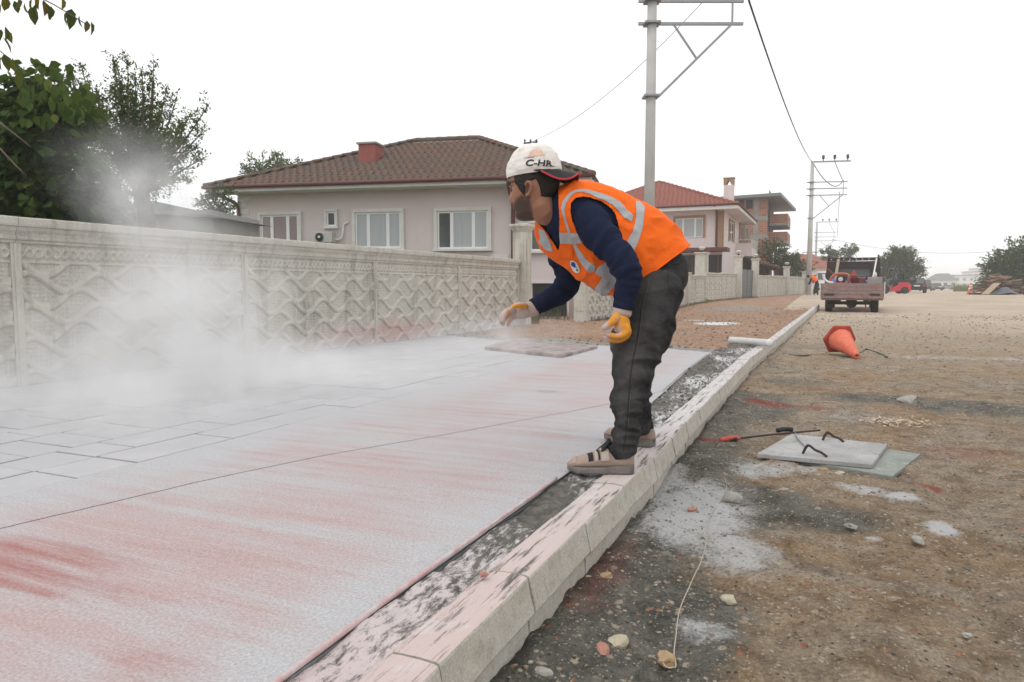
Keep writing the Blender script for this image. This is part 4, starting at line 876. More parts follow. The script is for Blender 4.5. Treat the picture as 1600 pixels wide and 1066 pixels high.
# ---- shoes
def shoe(heel, toe, z0):
    heel = np.array([*heel, 0]); toe = np.array([*toe, 0]); f = toe - heel; L = np.linalg.norm(f); f /= L; s = np.array([-f[1], f[0], 0])
    wid = lambda u: np.interp(u, [0, .04, .12, .3, .5, .7, .85, .95, 1], [.018, .030, .037, .036, .041, .049, .046, .033, .012])
    top = lambda u: np.interp(u, [0, .03, .12, .28, .36, .5, .65, .8, .92, 1], [.090, .106, .114, .108, .114, .104, .086, .074, .062, .036])
    def pt(u, w_, z): return heel + f * (u * L) + s * w_ + np.array([0, 0, z0 + z])
    U = np.concatenate([np.linspace(0, .1, 8), np.linspace(.13, .88, 28), np.linspace(.9, 1, 9)])
    sole, up = [], []
    for u in U:
        w_ = float(wid(u)); h0 = .004 + .012 * max(0, (u - .82) / .18) ** 1.5; sh = .034 + .010 * max(0, 1 - u / .35) - .004 * (u > .4) + .005 * max(0, (u - .85) / .15)
        sole.append([pt(u, a * (w_ + .004), z) for a, z in ((-.92, h0), (.92, h0), (1, h0 + .006), (1.02, sh * .75), (1, sh), (.9, sh + .003), (-.9, sh + .003), (-1, sh), (-1.02, sh * .75), (-1, h0 + .006))])
        H = float(top(u)); ring = []
        for a in np.linspace(0, 2 * np.pi, 20, endpoint=False):
            c, q_ = math.cos(a), math.sin(a); zc = .026 + (H - .026) * (.5 + .5 * q_); bul = w_ * (1 - .30 * max(0, q_) ** 1.6 * (1 if u < .45 else .8)); ring.append(pt(u, c * abs(c) ** -.25 * bul if abs(c) > 1e-6 else 0, zc))
        up.append(ring)
    o = MB().loft(up).build('shoe', M_SHOE, WK, True)
    so = MB().loft(sole).build('sole', M_SOLE, o, bevel=.002)
    def band(u0, u1, off, a0, a1, nm, mat, skew=0.0):
        G_ = []
        for u_ in np.linspace(u0, u1, 8):
            row = []
            for a in np.linspace(a0, a1, 26):
                u = u_ + skew * math.cos(a); w_ = float(wid(u)); H = float(top(u)); c, q_ = math.cos(a), math.sin(a); zc = .026 + (H - .026) * (.5 + .5 * q_) + off * max(q_, 0); bul = w_ * (1 - .30 * max(0, q_) ** 1.6 * (1 if u < .45 else .8)) + off
                row.append(pt(u, c * abs(c) ** -.25 * bul if abs(c) > 1e-6 else 0, zc))
            G_.append(row)
        b = MB().grid(np.array(G_)).build(nm, mat, o, True); m = b.modifiers.new('s', 'SOLIDIFY'); m.thickness = .003; return b
    band(.40, .52, .005, -.15, np.pi + .15, 'strap', M_STRAP, -.03); band(.57, .61, .003, -.05, np.pi + .05, 'strap', M_STRAP, -.03)
    band(.625, .70, .0012, .15, np.pi - .15, 'vent', M_SOCK, -.02); band(.535, .56, .0012, .1, np.pi - .1, 'vent', M_SOCK, -.03)
    band(.86, .985, .0018, .2, np.pi - .2, 'toe_cap', M_SHOE)
    c0 = pt(.22, 0, .085); MB().tube(np.array([pt(.20, 0, .07), pt(.21, 0, .100), pt(.235, 0, .135), pt(.24, 0, .14)]), [.040, .042, .044, .041], 20, ry=[.058, .058, .054, .05], up0=f).build('shoe_collar', M_SOCK, o, True)
    MB().tube(resample(np.array([pt(.50, 0, .095), pt(.42, 0, .122), pt(.37, 0, .150)]), 8), [.026, .030, .032, .033, .033, .032, .030, .022], 14, ry=[.008] * 8, up0=f).build('tongue', M_SOCK, o, True)
    return o
shoe((-.742, 2.985), (-1.018, 2.892), .2); shoe((-.775, 3.515), (-1.055, 3.615), .2)
# ================================================================== houses and walls further along
M_PLAS1 = weathered('plaster_mauve', (0.60, 0.525, 0.515), (0.63, 0.56, 0.55), 1.2, .9, .2, 90, .004, None, .15)
M_PLAS2 = weathered('plaster_pink_white', (0.66, 0.565, 0.555), (0.70, 0.62, 0.61), 1.2, .9, .2, 90, .004, None, .15)
M_TRIM = weathered('trim_white', (0.66, 0.65, 0.62), (0.58, 0.57, 0.54), 4, .8, .2, 80, .003, None, .2)
M_UPVC = plain('window_plastic', (0.74, 0.74, 0.74), .4, var=.04); M_GUT = plain('maroon_metal', (0.095, 0.024, 0.022), .55, var=.2)
t = NT('window_glass'); t.b.inputs['Transmission Weight'].default_value = 0.0; M_GLASS = t.done(t.mix(t.noise(1.3, 3), (0.055, 0.06, 0.062), (0.10, 0.105, 0.105)), .06, spec=.6)
t = NT('net_curtain'); M_CURT = t.done(t.mix(t.noise(1, 4, .6, t.mapping((34, 34, .6))), (0.30, 0.33, 0.335), (0.46, 0.485, 0.49)), .35, spec=.5)
t = NT('mauve_curtain'); M_CURT2 = t.done(t.mix(t.noise(1, 4, .6, t.mapping((30, 30, .6))), (0.20, 0.15, 0.15), (0.30, 0.225, 0.22)), .35, spec=.5)
M_TAN = weathered('tan_moulding', (0.36, 0.225, 0.135), (0.29, 0.18, 0.105), 9, .85, .3, 70, .004)
def tile_material(name, a, b, c):
    t = NT(name); n = sep(t, t.voro(5.5, t.mapping((1, 1, .2)), 'Color')); col = t.mix(t.ramp(n[0], [(.2, 0.), (.8, 1.)]), a, b); col = t.mix(t.ramp(t.noise(2.2, 7, .7), [(.40, 0.), (.60, .85)]), col, c)
    return t.done(col, .9, t.bump(t.noise(40, 4), .4, .01), spec=.15)
M_TILE1 = tile_material('old_clay_tiles', (0.185, 0.105, 0.078), (0.145, 0.092, 0.072), (0.125, 0.11, 0.095)); M_TILE2 = tile_material('red_clay_tiles', (0.34, 0.115, 0.085), (0.29, 0.10, 0.075), (0.25, 0.115, 0.09))
M_BRICK = None
def brick_material():
    t = NT('hollow_brick'); b = t.n.new('ShaderNodeTexBrick'); b.inputs['Scale'].default_value = 1.0; b.inputs['Brick Width'].default_value = .4; b.inputs['Row Height'].default_value = .2; b.inputs['Mortar Size'].default_value = .018
    b.inputs['Color1'].default_value = (.40, .155, .085, 1); b.inputs['Color2'].default_value = (.32, .12, .07, 1); b.inputs['Mortar'].default_value = (.36, .32, .27, 1)
    g = t.n.new('ShaderNodeCombineXYZ'); s = sep(t, t.co()); t.l.new(t.math('ADD', s[0], s[1]), g.inputs[0]); t.l.new(s[2], g.inputs[1]); t.l.new(g.outputs[0], b.inputs['Vector'])
    return t.done(t.mix(t.ramp(t.noise(1.5, 5), [(.45, 0.), (.7, .5)]), b.outputs['Color'], (.42, .30, .22)), .9, spec=.1)
M_BRICK = brick_material(); M_CONC = weathered('raw_concrete', (0.34, 0.325, 0.30), (0.26, 0.25, 0.23), 1.5, .92, .3, 40, .01)
M_SLATE = plain('grey_metal_roof', (0.17, 0.185, 0.18), .6); M_BLACK = plain('dark_opening', (0.018, 0.018, 0.020), .6); M_WOOD = weathered('brown_wood', (0.15, 0.062, 0.032), (0.10, 0.045, 0.026), 5, .7, .3, 50, .003)

def roof_tiles(A, B, C, D, tw=.24, tl=.34):
    """rows of rounded overlapping tiles on a roof face: A-B eave, D-C ridge (D==C allowed)"""
    A, B, C, D = [np.asarray(p, float) for p in (A, B, C, D)]; m = MB(); up = ((D + C) - (A + B)) / 2; ex = (B - A) / np.linalg.norm(B - A); upn = up - ex * (up @ ex); H = np.linalg.norm(upn); upn /= H; nn = np.cross(ex, upn); nn /= np.linalg.norm(nn)
    if nn[2] < 0: nn = -nn
    rows = int(H / tl); rr = random.Random(int(H * 1000))
    for r in range(rows):
        h0 = r * tl; h1 = h0 + tl * 1.15; f0 = h0 / H
        L = A + (D - A) * f0; Rr = B + (C - B) * f0; W = (Rr - L) @ ex; nt = max(1, int(W / tw)); step = W / nt
        prof = np.array([(-.5, 0.0), (-.34, .006), (-.2, .035), (0, .048), (.2, .035), (.34, .006), (.5, 0.0)])
        for c in range(nt):
            o = L + ex * (c + .5) * step; jit = rr.uniform(-.006, .006)
            lo = [o + ex * px_ * step + upn * 0 + nn * (pz + .030 + jit) for px_, pz in prof]; hi = [o + ex * px_ * step + upn * (h1 - h0) + nn * (pz + .004) for px_, pz in prof]; und = [o + ex * px_ * step + nn * (pz * .3) for px_, pz in prof]
            k = len(prof); m.add(lo + hi + und, [(i, i + 1, k + i + 1, k + i) for i in range(k - 1)] + [(2 * k + i, 2 * k + i + 1, i + 1, i) for i in range(k - 1)])
    return m
def ridge_caps(m, a, b, n=None):
    a = np.asarray(a, float); b = np.asarray(b, float); d = b - a; L = np.linalg.norm(d); d /= L; n = n or int(L / .36)
    for i in range(n):
        p = a + d * L * i / n; q = a + d * (L * (i + 1.12) / n); m.tube(np.array([p, q]), [.105, .085], 8)
def window(par, x, z, w, h, y, panes=(1, 1, 1), curtain=None, trim=M_TRIM, tw=.10, sill=True, ny=-1, name='window', axis='x'):
    """a framed window on a facade. axis x: facade in local xz at depth y facing -y; axis y: facade in yz plane at x=y facing +x"""
    def T(a, b, c): return (a, b, c) if axis == 'x' else (y - (b - y), a, c)
    def bx(m, a0, a1, d0, d1, z0, z1): p = T(a0, d0, z0); q = T(a1, d1, z1); return m.box2(p, q)
    fr = MB()
    bx(fr, x - tw, x + w + tw, y - .10, y + .02, z + h, z + h + tw); bx(fr, x - tw, x, y - .10, y + .02, z, z + h); bx(fr, x + w, x + w + tw, y - .10, y + .02, z, z + h)
    wnd = fr.build(name, trim, par, bevel=.008)
    if sill: s = MB(); bx(s, x - tw - .03, x + w + tw + .03, y - .14, y + .02, z - .07, z - .002); s.build('sill', trim, wnd)
    tot = sum(panes); xx = x; n = len(panes); f = .055
    for i, p_ in enumerate(panes):
        pw = w * p_ / tot; fm = MB()
        bx(fm, xx, xx + f, y - .045, y + .02, z, z + h); bx(fm, xx + pw - f, xx + pw, y - .045, y + .02, z, z + h); bx(fm, xx + f, xx + pw - f, y - .045, y + .02, z, z + f); bx(fm, xx + f, xx + pw - f, y - .045, y + .02, z + h - f, z + h); fm.build('frame', M_UPVC, wnd)
        pn = MB(); bx(pn, xx + f, xx + pw - f, y - .022, y - .006, z + f, z + h - f); pn.build('pane', curtain[i] if curtain else M_GLASS, wnd); xx += pw
    return wnd
def facade_xz(px, py, org, rz):
    u = np.array([math.cos(rz), math.sin(rz), 0]); n = np.array([-math.sin(rz), math.cos(rz), 0]); p = ON_PLANE(px, py, org, n); d = p - np.asarray(org); return d @ u, d[2]

# ---- house with the old tiled roof behind the wall
Lc = AT(372, 300, 23.4); Rc = AT(805, 283, 21.5); rz1 = math.atan2(Rc[1] - Lc[1], Rc[0] - Lc[0]); W1 = float(np.hypot(*(Rc - Lc)[:2])) + 1.7
base1 = np.array([Lc[0], Lc[1], .15]); H1 = thing('bungalow', 'pale mauve bungalow with old brown tiled roof and red chimney', 'house', base1, world=False, rz=rz1)
fx = lambda px, py: facade_xz(px, py, base1, rz1)
ze = fx(600, 291)[1]; D1 = 9.0; ov = .75
MB().box2((0, 0, 1.05), (W1, D1, ze - .02)).build('wall', M_PLAS1, H1)
zb = fx(840, 402)[1]
MB().box2((.03, .03, -.3), (W1 - .03, D1 - .03, 1.05)).build('plinth', M_PLAS1, H1); MB().box2((-.05, -.06, 1.0), (W1 + .05, -.001, 1.07)).build('string_course', M_TRIM, H1)
zr = 2.35; ra = W1 * .47; rb = W1 * .60
xa = fx(650, 300)[0]; 
e0, e1, e2, e3 = np.array([-ov, -ov, ze]), np.array([W1 + ov, -ov, ze]), np.array([W1 + ov, D1 + ov, ze]), np.array([-ov, D1 + ov, ze])
def local1(p): d = np.asarray(p) - base1; u = np.array([math.cos(rz1), math.sin(rz1)]); n = np.array([-u[1], u[0]]); return np.array([d[:2] @ u, d[:2] @ n, d[2]])
mid = D1 / 2
def ridge_at(px, py):                                                     # where the pixel's ray meets the plane through the ridge
    u = np.array([math.cos(rz1), math.sin(rz1), 0]); n = np.array([-u[1], u[0], 0]); return local1(ON_PLANE(px, py, base1 + n * mid, n))
rl, rr_ = ridge_at(650, 224), ridge_at(748, 215); zrd = (rl[2] + rr_[2]) / 2; r0, r1 = np.array([rl[0], mid, zrd]), np.array([rr_[0], mid, zrd])
rf = MB().add([e0, e1, e2, e3, r0, r1], [(0, 1, 5, 4), (1, 2, 5), (2, 3, 4, 5), (3, 0, 4), (3, 2, 1, 0)]).build('roof', M_CONC, H1)
m = roof_tiles(e0, e1, r1, r0); m2 = roof_tiles(e1, e2, r1, r1); m3 = roof_tiles(e3, e0, r0, r0)
for k in (m2, m3): V, F = k.arrays(); m.add(V, F)
ridge_caps(m, e0 + (0, 0, .05), r0 + (0, 0, .05)); ridge_caps(m, r0 + (0, 0, .05), r1 + (0, 0, .05)); ridge_caps(m, e1 + (0, 0, .05), r1 + (0, 0, .05)); ridge_caps(m, e2 + (0, 0, .05), r1 + (0, 0, .05))
o = m.build('roof_tiles', M_TILE1, rf, True, fix=False); o['kind'] = 'stuff'
MB().box2((-ov + .05, -ov + .03, ze - .14), (W1 + ov - .05, -ov + .06, ze - .002)).build('fascia', M_TRIM, H1); MB().box2((-ov + .02, -ov + .061, ze - .14), (W1 + ov - .02, -.001, ze - .10)).build('soffit', M_TRIM, H1)
MB().tube(np.array([(-ov - .02, -ov - .05, ze + .01), (W1 + ov, -ov - .05, ze + .01)]), .055, 10).build('gutter', M_GUT, H1, True)
for px in (372, 799):
    x0 = fx(px, 340)[0] + .07; MB().tube(resample(np.array([(x0 - .45 if px < 400 else x0, -ov - .04, ze - .02), (x0 - .40 if px < 400 else x0, -ov + .02, ze - .18), (x0 - .05, -.22, ze - .42), (x0, -.09, ze - .62), (x0, -.09, ze - 1.1), (x0, -.09, 1.2)]), 24), .06, 10).build('downpipe', M_GUT, H1, True)
q0 = fx(803, 340)[0]
for x0 in (-.02, q0 + .12):
    for i in range(16): MB().box2((x0, -.03, 1.1 + i * .2), (x0 + (.42 if i % 2 else .3), .01, 1.1 + i * .2 + .185)).build('quoin', M_TRIM, H1, bevel=.01)
for (a, b, c_, d_, cur) in ((409, 337, 467, 385, (M_CURT2, M_CURT2, M_CURT2)), (556, 333, 627, 388, (M_CURT, M_CURT, M_CURT)), (684, 331, 763, 389, (M_GLASS, M_CURT, M_CURT))):
    x0, z1 = fx(a, b); x1, _ = fx(c_, b); _, z0 = fx((a + c_) / 2, d_); window(H1, x0, z0, x1 - x0, z1 - z0, 0, (1, 1.5, 1), cur, tw=.11)
x0, z1 = fx(511, 331); x1, z0 = fx(526, 354); window(H1, x0, z0, x1 - x0, z1 - z0, 0, (1,), (M_GLASS,), tw=.07)
x0, z1 = fx(829, 350); x1, z0 = fx(872, 392); window(H1, x0, z0, x1 - x0, z1 - z0, 0, (1, 1.3), (M_GLASS, M_CURT), tw=.08)
x0, z1 = fx(766, 398); x1, z0 = fx(795, 404); MB().box2((x0, -.03, z0), (x1, -.002, z1)).box2((x0, -.05, z0), (x0 + .05, -.03, z1)).box2((x1 - .05, -.05, z0), (x1, -.03, z1)).box2(((x0 + x1) / 2 - .03, -.05, z0), ((x0 + x1) / 2 + .03, -.03, z1)).build('vent_grille', M_TRIM, H1)
for px in (842,): x0 = fx(px, 430)[0]; MB().box2((x0 - .2, .02, -.2), (W1 - .1, .035, 1.0)).build('basement_opening', M_BLACK, H1)
cyy = mid - 2.5; _n = np.array([-math.sin(rz1), math.cos(rz1), 0]); cx_ = local1(ON_PLANE(573, 240, base1 + _n * (cyy - .35), _n))[0]; zc0 = local1(ON_PLANE(573, 222, base1 + _n * (cyy - .35), _n))[2] - .84; 
ch = MB().box2((cx_ - .31, cyy - .35, zc0 - 1.2), (cx_ + .31, cyy + .35, zc0 + .78)).build('chimney', weathered('red_stained_plaster', (0.33, 0.085, 0.07), (0.24, 0.10, 0.085), 4, .9, .5, 30, .01, (.34, .25, .22)), rf, bevel=.02)
MB().box2((cx_ - .36, cyy - .40, zc0 + .78), (cx_ + .36, cyy + .40, zc0 + .84)).build('chimney_cap', M_CONC, rf)
def aircon(par):
    x0, z1 = fx(500, 364); x1, z0 = fx(528, 380); y0 = -.42
    u = thing('air_conditioner', 'white air conditioner unit on the mauve bungalow beside the small window', 'air conditioner', base1 + 0, world=False, rz=rz1)
    MB().box2((x0, y0, z0), (x1, y0 + .3, z1)).build('casing', plain('aged_casing', (.46, .45, .43), .5), u, bevel=.02); r = (z1 - z0) * .40; c = (x0 + r + .06, y0 - .012, (z0 + z1) / 2)
    MB().lathe([(r, 0), (r, .02), (r * .9, .025), (.02, .02)], 24, c, Matrix.Rotation(R(90), 3, 'X')).build('fan_grille', M_BLACK, u, True); MB().lathe([(r * .28, 0), (r * .28, .05), (.01, .05)], 16, c, Matrix.Rotation(R(90), 3, 'X')).build('fan_hub', M_UPVC, u, True)
    MB().box2((x0 + .08, y0 + .02, z0 - .08), (x0 + .13, -.01, z0)).build('bracket', M_UPVC, u); MB().box2((x1 - .13, y0 + .02, z0 - .08), (x1 - .08, -.01, z0)).build('bracket', M_UPVC, u)
    MB().tube(resample(np.array([(x1 - .05, y0 + .2, z0 + .12), (x1 + .16, -.1, z0 + .15), (x1 + .25, -.05, z0 + .6), (x1 + .34, -.05, z1 + .28), (x1 + .38, 0.0, z1 + .36)]), 20), .028, 8).build('hose', M_UPVC, u, True)
aircon(H1)

# ---- two-storey house behind the second wall
C2 = AT(1130, 320, 46.0); base2 = np.array([C2[0] - 9.0, C2[1], float(verge_z(48))]); H2 = thing('two_storey_house', 'two-storey pinkish white house with red tiled roof and brown window frames', 'house', base2, world=False, rz=0)
g2 = lambda px, py: facade_xz(px, py, base2, 0)
W2 = 9.0; D2 = 11.0; ze2 = g2(1060, 326)[1]; fl = g2(1100, 388)[1]
def side2(px, py): p = ON_PLANE(px, py, base2 + np.array([W2, 0, 0]), np.array([1., 0, 0])); d = p - base2; return d[1], d[2]
MB().box2((0, 0, fl), (W2, D2, ze2)).build('wall', M_PLAS2, H2); MB().box2((.0, .0, -.2), (W2, D2, fl - .001)).build('ground_floor', M_PLAS2, H2)
ov = 1.05; e0, e1, e2, e3 = np.array([-ov, -ov, ze2]), np.array([W2 + ov, -ov, ze2]), np.array([W2 + ov, D2 + ov, ze2]), np.array([-ov, D2 + ov, ze2])
d_ = ON_PLANE(1030, 284, base2 + np.array([0, 4.7, 0]), np.array([0, 1., 0])) - base2; ap = np.array([d_[0], 4.7, d_[2]]); ap2 = np.array([d_[0], D2 - 4.7, d_[2]])
rf2 = MB().add([e0, e1, e2, e3, ap, ap2], [(0, 1, 4), (1, 2, 5, 4), (2, 3, 5), (3, 0, 4, 5), (3, 2, 1, 0)]).build('roof', M_TRIM, H2)
m = roof_tiles(e0, e1, ap, ap, .30, .36); k = roof_tiles(e1, e2, ap2, ap, .30, .36); V, F = k.arrays(); m.add(V, F); ridge_caps(m, e1, ap); ridge_caps(m, e0, ap); ridge_caps(m, ap, ap2); o = m.build('roof_tiles', M_TILE2, rf2, True, fix=False); o['kind'] = 'stuff'
MB().box2((-ov, -ov, ze2 - .26), (W2 + ov, -ov + .05, ze2 - .002)).box2((W2 + ov - .05, -ov + .051, ze2 - .26), (W2 + ov, D2 + ov, ze2 - .002)).build('fascia', M_TRIM, H2)
MB().box2((-ov, -ov + .051, ze2 - .25), (W2 + ov - .051, -.001, ze2 - .20)).box2((W2 + .001, -.0, ze2 - .25), (W2 + ov - .051, D2 + ov, ze2 - .20)).build('soffit', M_PLAS2, H2)
MB().tube(np.array([(-ov, -ov - .05, ze2 + .02), (W2 + ov, -ov - .05, ze2 + .02)]), .07, 8).build('gutter', M_GUT, H2, True); MB().tube(np.array([(W2 + ov + .05, -ov, ze2 + .02), (W2 + ov + .05, D2 + ov, ze2 + .02)]), .07, 8).build('gutter', M_GUT, H2, True)
xp = g2(1120, 350)[0]; MB().tube(resample(np.array([(xp, -ov + .0, ze2 - .03), (xp, -.3, ze2 - .3), (xp, -.09, ze2 - .5), (xp, -.09, fl + .1)]), 12), .07, 8).build('downpipe', M_GUT, H2, True)
MB().box2((W2 - .42, -.05, fl), (W2 + .02, -.001, ze2 - .26)).box2((W2 + .001, -.05, fl), (W2 + .05, .3, ze2 - .26)).build('corner_pilaster', M_TAN, H2)
x0, z1 = g2(1056, 342); x1, z0 = g2(1098, 371); window(H2, x0, z0, x1 - x0, z1 - z0, 0, (1, 1.6, 1), (M_CURT, M_CURT, M_CURT), M_TAN, .16, False)
for a, b, c_, d_, pn in ((1139, 345, 1146, 377, (1, 1)), (1155, 350, 1161, 386, (1,)), (1163, 353, 1170, 387, (1,))):
    y0, z1 = side2(a, b); y1, _ = side2(c_, b); _, z0 = side2(a, d_); window(H2, y0, z0, max(.7, y1 - y0), z1 - z0, W2, pn, (M_GLASS,) * 3, M_TAN, .14, False, axis='y')
y0, zb0 = side2(1149, 408); y1, _ = side2(1172, 408); by0 = y0; by1 = y0 + 5.5; pr = 1.15
bal = MB().box2((W2 + .001, by0, fl - .25), (W2 + pr, by1, fl + .02)).box2((W2 + .001, by0, fl + .021), (W2 + pr, by0 + .12, fl + .72)).box2((W2 + pr - .12, by0 + .121, fl + .021), (W2 + pr, by1, fl + .35)).build('balcony', M_PLAS2, H2)
rail = MB(); 
for i in range(14): yy_ = by0 + .3 + i * (by1 - by0 - .4) / 13; rail.box2((W2 + pr - .09, yy_ - .04, fl + .351), (W2 + pr - .03, yy_ + .04, fl + .86))
rail.box2((W2 + pr - .10, by0 + .121, fl + .861), (W2 + pr - .02, by1, fl + .95)); rail.build('balustrade', M_TRIM, bal)
MB().tube(np.array([(W2 + .05, by0 + .05, fl + .98), (W2 + pr, by0 + .05, fl + .98), (W2 + pr, by1, fl + 1.05)]), .03, 6).build('hand_rail', M_TRIM, bal)
xk, zk = g2(1129, 388); MB().box2((2.2, -1.5, fl - .28), (W2 + .5, -.001, fl - .03)).build('porch_canopy', M_GUT, H2, bevel=.02)
for a, b in ((1066, 1094), (1106, 1128)):
    x0 = g2(a, 400)[0]; x1 = g2(b, 400)[0]; z0 = 0.0; dr = MB().box2((x0, -.03, z0), (x1, .03, fl - .45)).build('porch_door', M_BLACK, H2); MB().box2((x0 + .62, -.06, z0), (x0 + .72, -.031, fl - .45)).build('door_frame', M_WOOD, dr)
# side canopy of tiles on wooden posts
y0, zc = side2(1173, 407)[0], side2(1173, 407)[1]; can = MB(); cy0 = by0 + 2.2; cy1 = cy0 + 16; pA, pB = np.array([W2 + 2.9, cy0, fl - 1.0]), np.array([W2 + 2.9, cy1, fl - 1.15]); pC, pD = np.array([W2 - .1, cy1, fl - .35]), np.array([W2 - .1, cy0, fl - .20])
MB().add([pA, pB, pC, pD, pA - (0, 0, .12), pB - (0, 0, .12), pC - (0, 0, .12), pD - (0, 0, .12)], [(0, 1, 2, 3), (7, 6, 5, 4), (0, 4, 5, 1), (1, 5, 6, 2), (2, 6, 7, 3), (3, 7, 4, 0)]).build('side_canopy', M_WOOD, H2)
k = roof_tiles(pA, pB, pC, pD, .3, .36); o = k.build('canopy_tiles', M_TILE1, H2, True, fix=False); o['kind'] = 'stuff'
for yy_ in (cy0 + .3, cy0 + 3.2, cy0 + 6.5, cy0 + 10): MB().box2((W2 + 2.6, yy_, -.2), (W2 + 2.82, yy_ + .22, fl - 1.12)).build('canopy_post', M_WOOD, H2)
MB().box2((W2 + .02, by0 + .6, -.2), (W2 + .05, cy1 - 1, fl - .36)).build('ground_floor_opening', M_BLACK, H2)
c_ = ON_PLANE(1139, 300, base2 + np.array([0, 3.0, 0]), np.array([0, 1., 0])) - base2; ct = ON_PLANE(1139, 290, base2 + np.array([0, 3.0, 0]), np.array([0, 1., 0])) - base2
MB().box2((c_[0] - .32, 2.7, ze2), (c_[0] + .32, 3.3, ct[2])).build('chimney', M_PLAS2, rf2); cc = MB()
for sx in (-1, 1):
    cc.prism([(sx * .34, 0), (sx * .20, 0), (0, .34), (0, .46), (sx * .34, .46)], .6, c=(c_[0], 2.7, ct[2]))
cc.box2((c_[0] - .38, 2.66, ct[2] + .461), (c_[0] + .38, 3.34, ct[2] + .51)); cc.build('chimney_hood', M_TAN, rf2)

# ---- unfinished brick building
Cb = AT(1196, 400, 62); base3 = np.array([Cb[0] - 9, Cb[1], .5]); H3 = thing('brick_building', 'unfinished red brick block of flats with open balconies and grey roof', 'building', base3, world=False)
ip = lambda px, py: facade_xz(px, py, base3, 0); zt = ip(1180, 311)[1]; W3 = 9.0; D3 = 9; sy = lambda px, py: (lambda p: (p[1] - base3[1], p[2] - base3[2]))(ON_PLANE(px, py, base3 + np.array([W3, 0, 0]), np.array([1., 0, 0])))
MB().box2((0, 0, -.3), (W3, D3, zt)).build('wall', M_BRICK, H3)
z1f, z2f = ip(1190, 340)[1], ip(1190, 369)[1]
for zf_ in (z1f, z2f): MB().box2((-.03, -.03, zf_ - .22), (W3 + .03, D3 + .03, zf_ + .12)).build('floor_slab', M_CONC, H3)
for x0 in (ip(1178, 320)[0], 2.0): MB().box2((x0, -.02, -.2), (x0 + .4, -.001, zt)).build('concrete_column', M_CONC, H3)
sl = MB(); a0 = ip(1148, 306)[0] - 4
sl.add([(a0, -1.2, zt + .15), (W3 + 1.2, -1.2, zt + .30), (W3 + 2.0, D3 + 1.2, zt + .05), (a0, D3 + 1.2, zt), (a0, -1.2, zt - .05), (W3 + 1.2, -1.2, zt + .02), (W3 + 2.0, D3 + 1.2, zt - .2), (a0, D3 + 1.2, zt - .2)], [(0, 1, 2, 3), (7, 6, 5, 4), (0, 4, 5, 1), (1, 5, 6, 2), (2, 6, 7, 3), (3, 7, 4, 0)]); sl.build('roof', M_SLATE, H3)
for a, b, c, d in ((1166, 313, 1176, 326), (1155, 313, 1162, 322)):
    x0, zt_ = ip(a, b); x1, zb_ = ip(c, d); MB().box2((x0, -.025, zb_), (x1, -.005, zt_)).build('window', M_BLACK, H3)
for zf_, hh in ((z1f + .9, 1.7), (z2f + .6, 1.9), (.8, 1.8)):
    for y_ in (1.6, 2.8, 4.0): MB().box2((W3 + .04, y_, zf_), (W3 + .06, y_ + .75, zf_ + hh)).build('window', M_BLACK, H3)
for zf_ in (z1f, z2f): b = MB().box2((W3 + .031, 3.0, zf_ - .5), (W3 + 1.6, D3 - .5, zf_ - .3)).build('balcony', M_CONC, H3); MB().box2((W3 + 1.45, 3.0, zf_ - .299), (W3 + 1.6, D3 - .5, zf_ + .55)).box2((W3 + .031, 3.0, zf_ - .299), (W3 + 1.449, 3.15, zf_ + .55)).build('parapet', M_BRICK, b)

# ---- small far houses
def far_house(px, py, dep, w, d, h, rh, wallm, roofm, label, rz=0, windows=2):
    p = AT(px, py, dep); o = thing('far_house', label, 'house', (p[0], p[1], float(road_z(p[1]))), world=False, rz=rz, group='small houses along the far road')
    MB().box2((-w / 2, -d / 2, -.3), (w / 2, d / 2, h)).build('wall', wallm, o); k = .45
    MB().add([(-w / 2 - k, -d / 2 - k, h), (w / 2 + k, -d / 2 - k, h), (w / 2 + k, d / 2 + k, h), (-w / 2 - k, d / 2 + k, h), (-w * .2, 0, h + rh), (w * .2, 0, h + rh)], [(0, 1, 5, 4), (1, 2, 5), (2, 3, 4, 5), (3, 0, 4), (3, 2, 1, 0)]).build('roof', roofm, o)
    for i in range(windows):
        x = -w / 2 + (i + .5) * w / windows; wd = MB().box2((x - .55, -d / 2 - .04, h - 2.0), (x + .55, -d / 2 - .001, h - .8)).build('window', M_UPVC, o); MB().box2((x - .47, -d / 2 - .05, h - 1.92), (x + .47, -d / 2 - .041, h - .88)).build('pane', M_GLASS, wd)
    return o
far_house(1252, 440, 92, 6.5, 8, 3.0, 1.9, M_PLAS2, M_TILE2, 'red roofed house behind the second power pole')
far_house(1287, 445, 120, 9, 9, 3.6, 2.2, M_TRIM, M_TILE2, 'low white house with red roof behind the loaded truck', 0)
far_house(1275, 436, 140, 6, 6, 6.0, .8, plain('ochre_plaster', (.50, .36, .16), .9), M_SLATE, 'ochre house peeping above the low red roof')
far_house(1472, 446, 215, 8, 7, 2.9, 2.0, M_TRIM, M_SLATE, 'white house with grey roof at the end of the road', R(-10), 4)
far_house(1448, 448, 230, 7, 6, 3.0, 1.6, M_TRIM, M_TRIM, 'pale shed beside the dusty tree at the road end', R(-10), 3)
